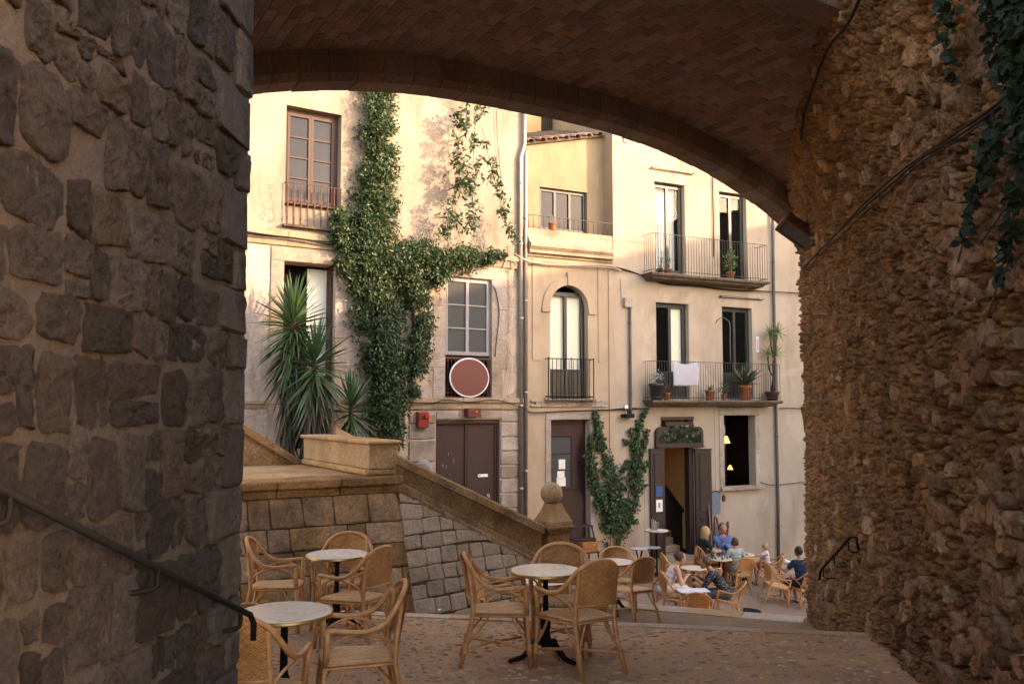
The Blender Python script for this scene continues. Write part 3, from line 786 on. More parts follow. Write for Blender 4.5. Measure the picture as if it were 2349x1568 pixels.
balus = thing('stair_balustrade', 'sloping mossy stone balustrade descending to the ball topped post', 'balustrade', (TF.o.x, TF.o.y, 0), TF.a)
BALB = {}
def balus_build():
    ca, cb = T(905, 1040), T(1245, 1203)          # top edge of the coping
    ba, bb = T(912, 1132), T(1245, 1304)          # lower edge of the plinth
    k = (cb[1] - ca[1]) / (cb[0] - ca[0]); kb = (bb[1] - ba[1]) / (bb[0] - ba[0])
    top = lambda u: ca[1] + k * (u - ca[0]); bot = lambda u: ba[1] + kb * (u - ba[0])
    BALB['bot'] = bot; BALB['top'] = top; BALB['u1'] = cb[0]
    u0, u1 = ca[0] + .0, cb[0] - .02
    def run(name, cuts, f0, f1, y0, y1, ch=.0):
        for a, b in zip(cuts, cuts[1:]):
            a, b = a + .004, b - .004
            if ch:
                pa = [(y0, f0(a)), (y0, f1(a) - ch), (y0 + ch, f1(a)), (y1 - ch, f1(a)), (y1, f1(a) - ch), (y1, f0(a))]
                pb = [(y0, f0(b)), (y0, f1(b) - ch), (y0 + ch, f1(b)), (y1 - ch, f1(b)), (y1, f1(b) - ch), (y1, f0(b))]
            else:
                pa = [(y0, f0(a)), (y0, f1(a)), (y1, f1(a)), (y1, f0(a))]; pb = [(y0, f0(b)), (y0, f1(b)), (y1, f1(b)), (y1, f0(b))]
            n = len(pa); vs = [(a, p[0], p[1]) for p in pa] + [(b, p[0], p[1]) for p in pb]
            MB().add(vs, [tuple(range(n)), tuple(range(2 * n - 1, n - 1, -1))] + [(i, i + n, (i + 1) % n + n, (i + 1) % n) for i in range(n)]).build(name, M['balus'], balus)
    L = u1 - u0
    run('coping_stone', [u0, u0 + L * .27, u0 + L * .52, u0 + L * .78, u1], lambda u: top(u) - .15, top, -.09, .42, .035)
    run('panel_stone', [u0 + .01, u0 + L * .36, u0 + L * .66, u1], lambda u: bot(u) + .2, lambda u: top(u) - .153, .0, .34)
    run('plinth_stone', [u0 + .02, u0 + L * .3, u0 + L * .62, u1], bot, lambda u: bot(u) + .10, -.10, .36, .03)
    run('plinth_stone', [u0 + .02, u0 + L * .42, u0 + L * .75, u1], lambda u: bot(u) + .103, lambda u: bot(u) + .197, -.05, .35, .02)
    run('base_stone', [u0 + .02, u0 + L * .5, u1], lambda u: bot(u) - 1.4, lambda u: bot(u) - .003, .0, .34)
balus_build()

newel = thing('newel_post', 'carved stone post with a round ball finial at the stair foot', 'post', TF.w(T(1281, 1200)[0], .16, 0), TF.a)
def newel_build():
    zc = T(1281, 1205)[1]; w_ = .2
    MB().bbox(-w_, w_, -w_, w_, zc - 1.6, zc - .13, .015).build('shaft', M['balus'], newel)
    mb = MB()
    for e, a, b in ((.02, -.125, -.09), (.05, -.09, -.045), (.075, -.045, 0.0)): mb.bbox(-w_ - e, w_ + e, -w_ - e, w_ + e, zc + a, zc + b - .001, .01)
    mb.build('cornice_cap', M['balus'], newel)
    mb = MB(); rr = [(.235, .003), (.235, .07), (.20, .14), (.155, .23), (.125, .31), (.115, .36)]
    vs = [(x * r, y * r, zc + z) for r, z in rr for x, y in ((-1, -1), (1, -1), (1, 1), (-1, 1))]
    fs = [(i * 4 + k, i * 4 + (k + 1) % 4, i * 4 + 4 + (k + 1) % 4, i * 4 + 4 + k) for i in range(5) for k in range(4)] + [(20, 21, 22, 23)]
    mb.add(vs, fs).build('neck', M['ashlar_pale'], newel)
    MB().sphere((-.03, 0, zc + .36 + .165), .19, 28, 18).build('ball', M['ashlar_pale'], newel, True)
newel_build()

# glacis of square stones under the balustrade
glacis = thing('paved_slope', 'steep slope of worn grey paving stones below the stair balustrade', 'slope', (TF.o.x, TF.o.y, 0), TF.a)
def glacis_build():
    rnd = random.Random(14)
    z0 = -3.08; ue = BALB['u1'] + .05; k = .42; cs = math.hypot(1, k)
    mp = lambda u, z, h=0.0: Vector((u, -.09 - k * (BALB['bot'](u) - z) - h / cs, z + h * k / cs))
    sheet('bedding', lambda u, v: (lambda uu: mp(uu, z0 - .25 + (BALB['bot'](uu) + .02 - z0 + .25) * v, -.02))(-.02 + (ue + .02) * u), 20, 10, M['joint'], glacis)
    z = z0 - .12
    for row in range(10):
        hg = rnd.uniform(.19, .25); u = -.02 - rnd.random() * .03
        while u < ue - .1:
            wd = rnd.uniform(.24, .4); g = .006; kk = lambda: rnd.uniform(-.012, .012); sl = .03 * fbm(u * 2, row)
            tz = lambda x, zz: min(zz, BALB['bot'](x) + .01)
            P = [(u + g, z + g + sl), (u + wd - g, z + g + sl), (u + wd - g, z + hg - g + sl), (u + g, z + hg - g + sl)]
            P = [(x + kk(), tz(x, zz + kk())) for x, zz in P]
            if P[2][1] - P[1][1] > .03 or P[3][1] - P[0][1] > .06:
                if P[2][1] - P[1][1] < .02: P[2] = (P[2][0], P[1][1] + .02)
                vs, fs, ce = stone_piece(P, rnd.uniform(.012, .022), rnd, 20, .008, -.02, .08, .94, .35, .15, .6, 4, .012)
                put_stone(vs, fs, ce, mp, M['paver'], glacis, 'paving_stone')
            u += wd
        z += hg
glacis_build()

# steps behind the balustrade, rising to the left
stair = empty('side_stair', (TF.o.x, TF.o.y, 0), TF.a); stair['kind'] = 'structure'
for k in range(9):
    u1 = BALB['u1'] + .25 - k * .36; zt = BALB['top'](u1) - .98
    MB().box(u1 - .38, u1, .35, 6.6, zt - 1.2, zt).build('step', M['kerb'], stair)
MB().box(-5, BALB['u1'] + .25 - 9 * .36, 3.0, 6.6, -4, -1.75).build('half_landing', M['kerb'], stair)

def sloped_wall(name, label, ca, cb, n, th, hz, mat, cap=True):
    root = thing(name, label, 'parapet', (TF.o.x, TF.o.y, 0), TF.a)
    (ua, za), (ub, zb) = T(*ca, n), T(*cb, n); parts = 3
    for i in range(parts):
        a, b = ua + (ub - ua) * i / parts + .004, ua + (ub - ua) * (i + 1) / parts - .004
        f = lambda u: za + (zb - za) * (u - ua) / (ub - ua)
        def pr(y0, y1, f0, f1, nm):
            vs = [(a, y0, f0(a)), (a, y1, f0(a)), (a, y1, f1(a)), (a, y0, f1(a)), (b, y0, f0(b)), (b, y1, f0(b)), (b, y1, f1(b)), (b, y0, f1(b))]
            MB().add(vs, [(0, 1, 2, 3), (7, 6, 5, 4), (0, 4, 5, 1), (1, 5, 6, 2), (2, 6, 7, 3), (3, 7, 4, 0)]).build(nm, mat, root)
        pr(n - .06, n + th + .06, lambda u: f(u) - .14, f, 'coping_stone')
        pr(n, n + th, lambda u: f(u) - .14 - hz, lambda u: f(u) - .143, 'wall_stone')
    return root
sloped_wall('stair_parapet', 'sloping stone parapet running down from the yuccas to the terrace', (460, 913), (705, 1064), 3.35, .3, .8, M['balus'])
sloped_wall('parapet_stub', 'short sloping stone parapet end behind the pale pedestal', (768, 978), (900, 1046), 3.6, .34, 1.0, M['ashlar_pale'])
MB().box(-7, -.5, 3.7, 5.6, -3.5, -1.0).build('planting_bed', M['floor'], None, loc=(TF.o.x, TF.o.y, 0), rot=(0, 0, TF.a))['kind'] = 'structure'

# ---- the house across the lane, out of frame, whose eave shades the square
def town_house(label, P, top):
    root = thing('neighbour_house', label, 'house', (0, 0, 0), 0, 'houses of the lane outside the picture')
    mb = MB(); n = len(P)
    mb.add([(p[0], p[1], -7) for p in P] + [(p[0], p[1], top) for p in P], [(i, (i + 1) % n, (i + 1) % n + n, i + n) for i in range(n)])
    mb.build('wall', M['plaster_l'], root)
    MB().add([(p[0], p[1], top + .02) for p in P] + [(p[0], p[1], top + .2) for p in P], [tuple(range(n))[::-1], tuple(range(n, 2 * n))] + [(i, (i + 1) % n, (i + 1) % n + n, i + n) for i in range(n)]).build('roof', M['rust'], root)
town_house('tall plain house down the lane whose roof edge shades the square', [(23.2, 5.5), (22.6, 12.7), (22.3, 16.5), (21.9, 21.2), (21.6, 25.5), (29, 26), (30, 6)], 9.0)

fb = thing('ball_finial', 'pale stone ball on a short post just behind the balustrade, left of the brown doors', 'post', at_y(972, 1069, 16.6))
MB().sphere((0, 0, 0), .135, 20, 14).build('ball', M['trim'], fb, True)
MB().bbox(-.11, .11, -.11, .11, -1.5, -.12, .01).build('shaft', M['trim'], fb)
# ================================================================ HOUSES
FR = Frame(5.3, 23.0, 63.0)
FL = Frame(.31, 20.46, 57.5)

def wood(name, c1, c2, rough=.5, spec=.4):
    return plain(name, c1, c2, rough, 6, .25, 40, 0, spec, 0, .005, (8, 8, .8))
M['redbrown'] = wood('red_brown_paint', (.05, .024, .019), (.036, .018, .014), .6, .25)
M['darkdoor'] = wood('dark_door_paint', (.032, .0165, .0125), (.022, .012, .009), .45)
M['darkframe'] = wood('dark_green_frame', (.028, .03, .028), (.02, .02, .018), .4)
M['oldwood'] = wood('worn_window_wood', (.045, .018, .011), (.03, .013, .009), .6)
M['greywood'] = wood('weathered_blue_wood', (.30, .29, .29), (.20, .19, .19), .7)
M['cream'] = wood('cream_paint', (.78, .74, .60), (.72, .67, .53), .5)
M['shutter'] = wood('brown_shutter', (.07, .045, .03), (.05, .03, .02), .6)
M['tile'] = stone('roof_tile', (.42, .22, .12), (.30, .15, .085), (.12, .08, .05), .25, 9, .5, 'obj', .6)
M['linen'] = plain('white_linen', (.36, .345, .36), (.33, .315, .33), .9, 5, .2, 30)
M['white'] = plain('white_paint', (.62, .59, .58), (.56, .53, .52), .6, 5, .05)
M['paper'] = plain('paper', (.72, .70, .64), (.66, .63, .56), .8, 5, .05)
M['redpaint'] = plain('red_box_paint', (.21, .018, .011), (.16, .014, .009), .35, 9, .05, 60, 0, .5)
M['darkred'] = plain('dull_red_paint', (.12, .022, .022), (.09, .017, .017), .5, 9, .05)
M['signred'] = plain('sign_red', (.125, .034, .024), (.115, .031, .022), .55, 2, .02)
M['amber'] = plain('amber_lens', (.45, .13, .015), (.4, .11, .012), .25, 5, 0)
M['redlens'] = plain('red_lens', (.6, .02, .015), (.5, .015, .01), .2, 5, 0)
M['blue'] = plain('blue_sticker', (.02, .075, .19), (.02, .07, .18), .5, 5, 0)
M['plaque'] = plain('slate_blue_plaque', (.13, .17, .19), (.09, .12, .13), .6, 18, .2)
def glass_mat(name, tint, base=.04, veil=None):
    t = NT(name); t.t.nodes.remove(t.b)
    gl = t.n('ShaderNodeBsdfGlossy'); gl.inputs['Roughness'].default_value = .03; gl.inputs['Color'].default_value = (.9, .9, .9, 1)
    tr = t.n('ShaderNodeBsdfTransparent'); tr.inputs[0].default_value = (*tint, 1)
    lwt = t.n('ShaderNodeLayerWeight'); f = t.math('ADD', t.math('MULTIPLY', t.math('POWER', lwt.outputs['Facing'], 4.0), .5), base)
    mx = t.n('ShaderNodeMixShader'); t.l(f, mx.inputs[0]); t.l(tr.outputs[0], mx.inputs[1]); t.l(gl.outputs[0], mx.inputs[2])
    last = mx.outputs[0]
    if veil:
        df = t.n('ShaderNodeBsdfDiffuse'); df.inputs[0].default_value = (*veil, 1)
        m2 = t.n('ShaderNodeMixShader'); m2.inputs[0].default_value = .45
        t.l(last, m2.inputs[1]); t.l(df.outputs[0], m2.inputs[2]); last = m2.outputs[0]
    t.l(last, t.out.inputs[0]); return t.m
M['glass'] = glass_mat('window_glass', (.96, .97, .96), .012)
M['slateglass'] = plain('dark_slate_glass', (.012, .013, .014), (.018, .019, .02), .14, 3, 0, 60, 0, .22)
M['darkglass'] = glass_mat('old_dark_glass', (.5, .52, .5), .02, (.045, .045, .045))
M['dustyglass'] = glass_mat('dusty_glass', (.6, .62, .6), .04, (.12, .125, .12))

def wall_open(us0, us1, z0, z1, opens, depth=.22, y=0.0):
    mb = MB(); U = sorted({us0, us1, *[o[0] for o in opens], *[o[1] for o in opens]}); Z = sorted({z0, z1, *[o[2] for o in opens], *[o[3] for o in opens]})
    for a, b in zip(U, U[1:]):
        for c, d in zip(Z, Z[1:]):
            mu, mz = (a + b) / 2, (c + d) / 2
            if us0 < mu < us1 and z0 < mz < z1 and not any(o[0] < mu < o[1] and o[2] < mz < o[3] for o in opens):
                mb.quad((a, y, c), (b, y, c), (b, y, d), (a, y, d))
    for o in opens:
        a, b, c, d = o[:4]; e = y + (o[4] if len(o) > 4 else depth)
        mb.quad((a, y, c), (a, y, d), (a, e, d), (a, e, c)); mb.quad((b, y, c), (b, e, c), (b, e, d), (b, y, d))
        mb.quad((a, y, d), (b, y, d), (b, e, d), (a, e, d)); mb.quad((a, y, c), (a, e, c), (b, e, c), (b, y, c))
    return mb
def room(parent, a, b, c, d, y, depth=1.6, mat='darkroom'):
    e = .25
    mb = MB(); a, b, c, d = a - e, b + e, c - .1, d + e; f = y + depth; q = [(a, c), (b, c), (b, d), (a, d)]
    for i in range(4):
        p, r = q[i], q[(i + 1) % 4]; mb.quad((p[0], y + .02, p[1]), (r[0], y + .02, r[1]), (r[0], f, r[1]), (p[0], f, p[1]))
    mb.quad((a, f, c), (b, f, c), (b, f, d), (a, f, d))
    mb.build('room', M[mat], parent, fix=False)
def window(parent, a, b, c, d, y, mat, leaves=2, rows=1, panel=0.0, fw=.06, glass='glass', inner=None, name='window', bars=.018, cols=1):
    """frame > panes; panel is the height of the solid lower part, inner a list of leaf indices closed by cream shutters"""
    mb = MB(); t = .06
    mb.box(a, a + fw, y - t, y, c, d); mb.box(b - fw, b, y - t, y, c, d); mb.box(a + fw, b - fw, y - t, y, d - fw, d); mb.box(a + fw, b - fw, y - t, y, c, c + fw * .7)
    x0, x1 = a + fw, b - fw; lw_ = (x1 - x0) / leaves; st = fw * .62
    panes = []
    for i in range(leaves):
        p, q = x0 + lw_ * i, x0 + lw_ * (i + 1); yy = y - t - .012
        zb = c + fw * .7; zt = d - fw
        mb.box(p + .002, p + st, yy, y - .004, zb, zt); mb.box(q - st, q - .002, yy, y - .004, zb, zt)
        mb.box(p + st, q - st, yy, y - .004, zt - st, zt); mb.box(p + st, q - st, yy, y - .004, zb, zb + st)
        if panel:
            mb.box(p + st, q - st, yy + .02, y - .006, zb + st, zb + panel); mb.box(p + st, q - st, yy, y - .005, zb + panel, zb + panel + st)
            mb.bbox(p + st + .03, q - st - .03, yy + .004, y - .01, zb + st + .04, zb + panel - .03, .012)
        g0 = zb + (panel + st if panel else st); g1 = zt - st
        for r in range(rows):
            r0 = g0 + (g1 - g0) * r / rows; r1 = g0 + (g1 - g0) * (r + 1) / rows
            if r: mb.box(p + st, q - st, yy + .008, y - .006, r0 - bars / 2, r0 + bars / 2)
            for cc in range(cols):
                c0 = p + st + (q - p - 2 * st) * cc / cols; c1 = p + st + (q - p - 2 * st) * (cc + 1) / cols
                panes.append((c0 + .003, c1 - .003, r0 + .01, r1 - .01))
    w_ = mb.build(name, mat, parent, fix=False)
    for p in panes:
        MB().box(p[0], p[1], y - t * .5 - .004, y - t * .5, p[2], p[3]).build('pane', M[glass], w_, fix=False)
    if inner:
        for i in inner:
            p, q = x0 + lw_ * i + st * .8, x0 + lw_ * (i + 1) - st * .8; g0 = c + fw * .7 + panel
            s = MB().box(p, q, y + .03, y + .05, g0, d - fw); hm = (g0 + d - fw) / 2
            s.box(p, q, y + .016, y + .029, hm - .025, hm + .025); s.box(p, p + .04, y + .016, y + .029, g0, d - fw); s.box(q - .04, q, y + .016, y + .029, g0, d - fw)
            s.build('inner_shutter', M['cream'], w_, fix=False)
    return w_
def surround(parent, a, b, c, d, w_, pr, mat, sill=False, name='surround_stone', rows=4, out=0.0):
    """stone jambs and lintel around an opening, block by block"""
    h = (d - c) / rows
    for k in range(rows):
        for x0, x1 in ((a - w_, a - .002), (b + .002, b + w_)):
            e = out * (k % 2); 
            if x0 < a: x0 -= e
            else: x1 += e
            MB().bbox(x0, x1, -pr, .12, c + h * k + .002, c + h * (k + 1) - .002, .006).build(name, mat, parent)
    MB().bbox(a - w_, b + w_, -pr, .12, d + .002, d + w_ * 1.05, .006).build('lintel', mat, parent)
    if sill: MB().bbox(a - w_ * 1.1, b + w_ * 1.1, -.12, .1, c - .09, c - .003, .012).build('sill', mat, parent)
def balcony(parent, a, b, zf, p, h, mat, step=.087, slab_h=.12, slab=True, label=None, closed=True, curve=True, thick=.006):
    """slab with a moulded edge, rail > bars"""
    if slab:
        pf = [(0, zf - .02), (-p - .03, zf - .02), (-p - .05, zf - .05), (-p - .03, zf - .09), (-p + .06, zf - .11), (-p + .1, zf - .16), (-.1, zf - .19), (0, zf - .19)]
        mb = MB(); n = len(pf)
        ins = [0, 0, -.02, 0, .08, .12, .14, .14]
        mb.add([(a - .05 + ins[i], q[0], q[1]) for i, q in enumerate(pf)] + [(b + .05 - ins[i], q[0], q[1]) for i, q in enumerate(pf)], [tuple(range(n)), tuple(range(2 * n - 1, n - 1, -1))] + [(i, i + n, (i + 1) % n + n, (i + 1) % n) for i in range(n)])
        root = mb.build('balcony', M['ledge'], parent)
    else:
        root = MB().box(a - .06, b + .06, -p - .03, 0, zf - .05, zf - .02).build('balcony', M['ledge'], parent)
    t = MB(); zt = zf + h
    t.tube([(a, 0, zt), (a, -p, zt), (b, -p, zt), (b, 0, zt)], thick * 2.0, 6, True, .6)
    t.build('top_rail', mat, root); 
    MB().tube([(a, 0, zf + .05), (a, -p, zf + .05), (b, -p, zf + .05), (b, 0, zf + .05)], thick * 1.6, 4).build('bottom_rail', mat, root)
    me = MB().tube([(0, 0, zf - .02), (0, 0, zt)], thick, 5).mesh('bar', mat, True, True)
    n = max(2, round((b - a) / step))
    for i in range(n + 1): inst('bar', me, root, (a + (b - a) * i / n, -p, 0))
    m = max(1, round(p / step)); 
    for i in range(1, m):
        inst('bar', me, root, (a, -p * i / m, 0)); inst('bar', me, root, (b, -p * i / m, 0))
    return root

# ---------------------------------------------------------------- left house
hl = thing('left_house', 'old pale plaster house with ivy, french window and flaking lower storeys', 'house', (FL.o.x, FL.o.y, 0), FL.a)
def rectL(X0, X1, Y0, Y1): 
    xc = (X0 + X1) / 2; return (FL.U(X0), FL.U(X1), FL.px(xc, Y1)[1], FL.px(xc, Y0)[1])
def left_house():
    zs = FL.px(650, 548)[1]; z2 = FL.px(1060, 922)[1]
    w1 = rectL(644, 774, 250, 521); d1 = rectL(645, 764, 603, 1030); w2 = rectL(1020, 1127, 637, 913); rd = rectL(1000, 1147, 962, 1215)
    u0, u1 = FL.U(380) - 12, FL.U(1197)
    wall_open(u0, u1, zs, 8.0, [(*w1, .3)]).build('upper_wall', M['plaster_l'], hl, fix=False)
    wall_open(u0, u1, -4.6, zs, [(*d1, .45), (*w2, .16), (*rd, .22)]).build('lower_wall', M['oldplaster'], hl, fix=False)
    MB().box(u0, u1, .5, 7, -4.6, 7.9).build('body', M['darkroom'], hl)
    # side return at the pipes: the house stands a little proud of its neighbour
    MB().box(u1 - .002, u1 + .05, .002, .5, -4.6, 8.0).build('side_wall', M['plaster_l'], hl)
    # string courses
    def course(a, b, z, h, pr, nm='string_course', mat='cornice'):
        L = b - a; n = max(1, round(L / 1.4))
        for i in range(n):
            x0, x1 = a + L * i / n + .002, a + L * (i + 1) / n - .002
            mb = MB().bbox(x0, x1, -pr, .02, z - h * .45, z, .012); mb.bbox(x0, x1, -pr * .55, .02, z - h, z - h * .46, .01)
            mb.build(nm, M[mat], hl)
    course(u0, u1, zs + .16, .3, .09)
    course(FL.U(905), u1, z2 + .10, .26, .10)
    course(FL.U(560), FL.U(900), z2 + .02, .16, .05)
    # french window with balusters in the reveal
    a, b, c, d = w1; zsill = FL.px(700, 470)[1]
    window(hl, a, b - .0, zsill + .04, d, .26, M['oldwood'], 2, 4, 0, .09, 'slateglass', bars=.03)
    room(hl, a, b, zsill, d, .3, .9)
    MB().box(a, b, .16, .3, c, zsill).build('apron_wall', M['plaster_l'], hl)
    MB().bbox(a, b, .04, .27, zsill + .003, zsill + .045, .008).build('sill', M['oldwood'], hl)
    bal = MB().box(a - .05, b + .05, -.13, .12, c - .05, c - .004).build('balcony', M['ledge'], hl)
    zt = FL.px(700, 425)[1]
    MB().tube([(a, .0, zt), (a, -.09, zt), (b, -.09, zt), (b, 0, zt)], .014, 6, True, .6).build('top_rail', M['rust'], bal)
    pr = [(.011, c), (.011, c + .08), (.022, c + .12), (.012, c + .16), (.011, (c + zt) / 2 - .06), (.022, (c + zt) / 2), (.011, (c + zt) / 2 + .06), (.011, zt - .12), (.02, zt - .09), (.01, zt - .05), (.01, zt)]
    me = MB().lathe(pr, 8).mesh('baluster', M['rust'], True, True)
    for i in range(9): inst('baluster', me, bal, (a + .03 + (b - a - .06) * i / 8, -.09, 0))
    # tall doorway with a half open cream door
    a, b, c, d = d1
    surround(hl, a, b, c, d, .27, .03, M['trim'], rows=5)
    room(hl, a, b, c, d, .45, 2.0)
    dr = MB().box(0, b - a - .62, -.02, .02, 0, d - c - .06).build('door', M['cream'], hl, loc=(a + .62, .38, c)); 
    for z0, z1 in ((.12, .62), (.74, 1.5), (1.62, d - c - .2)): MB().bbox(.1, b - a - .72, -.035, -.021, z0, z1, .012).build('panel', M['cream'], dr)
    MB().box(b - .05, b - .002, .1, .44, c, d - .002).build('door_frame', M['oldwood'], hl)
    # window above the grille
    a, b, c, d = w2; zm = FL.px(1073, 816)[1]
    surround(hl, a, b, c, d, .3, .02, M['trim'], rows=4, out=.12)
    window(hl, a, b, zm + .02, d, .13, M['greywood'], 2, 3, 0, .06, 'dustyglass', bars=.025)
    room(hl, a, b, c, d, .16, 1.2)
    MB().box(a, b, .1, .16, zm - .03, zm + .018).build('sill', M['iron'], hl)
    gr = MB(); y = .03
    gr.box(a, b, y - .012, y + .012, c, c + .03); gr.box(a, b, y - .012, y + .012, zm - .07, zm - .04); gr.box(a, a + .03, y - .012, y + .012, c + .03, zm - .07); gr.box(b - .03, b, y - .012, y + .012, c + .03, zm - .07)
    n = 13
    for i in range(1, n): x = a + (b - a) * i / n; gr.tube([(x, y, c + .3), (x, y, zm - .06)], .007, 4)
    for i in range(n):
        x = a + (b - a) * (i + .5) / n; r = (b - a) / n / 2
        gr.tube([(x - r, y, zm - .16), (x - r * .7, y, zm - .1), (x, y, zm - .075), (x + r * .7, y, zm - .1), (x + r, y, zm - .16)], .006, 4)
        for k in range(3):
            zz = c + .08 + k * r * 1.9
            gr.tube([(x + r * math.cos(q), y, zz + r * math.sin(q)) for q in [j * math.pi / 4 for j in range(9)]], .006, 4)
    gr.build('grille', M['rust'], hl)
    # brown double doors
    a, b, c, d = rd
    dm = (a + b) / 2
    for x0, x1 in ((a + .05, dm - .004), (dm + .004, b - .05)):
        lf = MB().box(x0, x1, .1, .16, c, d - .1).build('door', M['redbrown'], hl)
        e = .05
        for q0, q1, z0, z1 in ((x0, x0 + e, c, d - .1), (x1 - e, x1, c, d - .1)): MB().bbox(q0, q1, .07, .1, z0, z1, .006).build('door_edge', M['redbrown'], lf)
        for zz in (d - .25, d - 1.2): MB().lathe([(.014, zz), (.014, zz + .12)], 6, (x0 - .012 if x0 < dm - .1 else x1 + .012, .085, 0)).build('hinge', M['rail'], lf)
    MB().box(a, a + .048, .04, .2, c, d).build('door_frame', M['redbrown'], hl); MB().box(b - .048, b, .04, .2, c, d).build('door_frame', M['redbrown'], hl)
    MB().bbox(a + .05, b - .05, .04, .2, d - .098, d, .012).build('door_head', M['redbrown'], hl)
    q = FL.px(1107, 1090, .1)
    pl = MB().bbox(q[0] - .13, q[0] + .13, .075, .098, q[1] - .035, q[1] + .035, .006).build('letter_plate', M['paper'], hl)
    MB().box(q[0] - .1, q[0] - .08, .072, .0745, q[1] - .015, q[1] + .015).build('name_mark', M['redpaint'], pl)
    for X, pts in ((1097, [(0, 0), (.02, .05), (.02, -.03)]), (1120, [(-.02, .05), (-.02, .0), (.02, .0), (.02, .05), (.02, -.04)])):
        q = FL.px(X, 1137, .1); MB().tube([(q[0] + x, .096, q[1] + z) for x, z in pts], .012, 4).build('paint_mark', M['white'], hl)
    for i in range(7):
        X, Y = random.uniform(1012, 1062), random.uniform(1035, 1100); q = FL.px(X, Y, .1)
        MB().box(q[0], q[0] + .0025, .0945, .0985, q[1], q[1] + random.uniform(.03, .1)).build('paint_drip', M['paper'], hl)
    # rusticated blocks beside the doors
    for X0, X1, cuts in ((938, 998, (948, 972, 1008, 1060, 1090, 1140)), (1148, 1193, (948, 968, 1002, 1034, 1066, 1097, 1130, 1165))):
        x0, x1 = FL.U(X0), FL.U(X1); zz = [FL.px((X0 + X1) / 2, Y)[1] for Y in cuts]
        for z1, z0 in zip(zz, zz[1:]):
            MB().bbox(x0, x1, -.035 + random.uniform(-.006, .006), .05, z0 + .018, z1 - .018, .014).build('rustic_block', M['trim'], hl)
    x0, x1 = FL.U(1000), FL.U(1150); z0, z1 = FL.px(1075, 960)[1], FL.px(1075, 943)[1]
    for k in range(3): MB().bbox(x0 + (x1 - x0) * k / 3 + .003, x0 + (x1 - x0) * (k + 1) / 3 - .003, -.03, .05, z0 + .004, z1 - .004, .008).build('lintel', M['trim'], hl)
left_house()

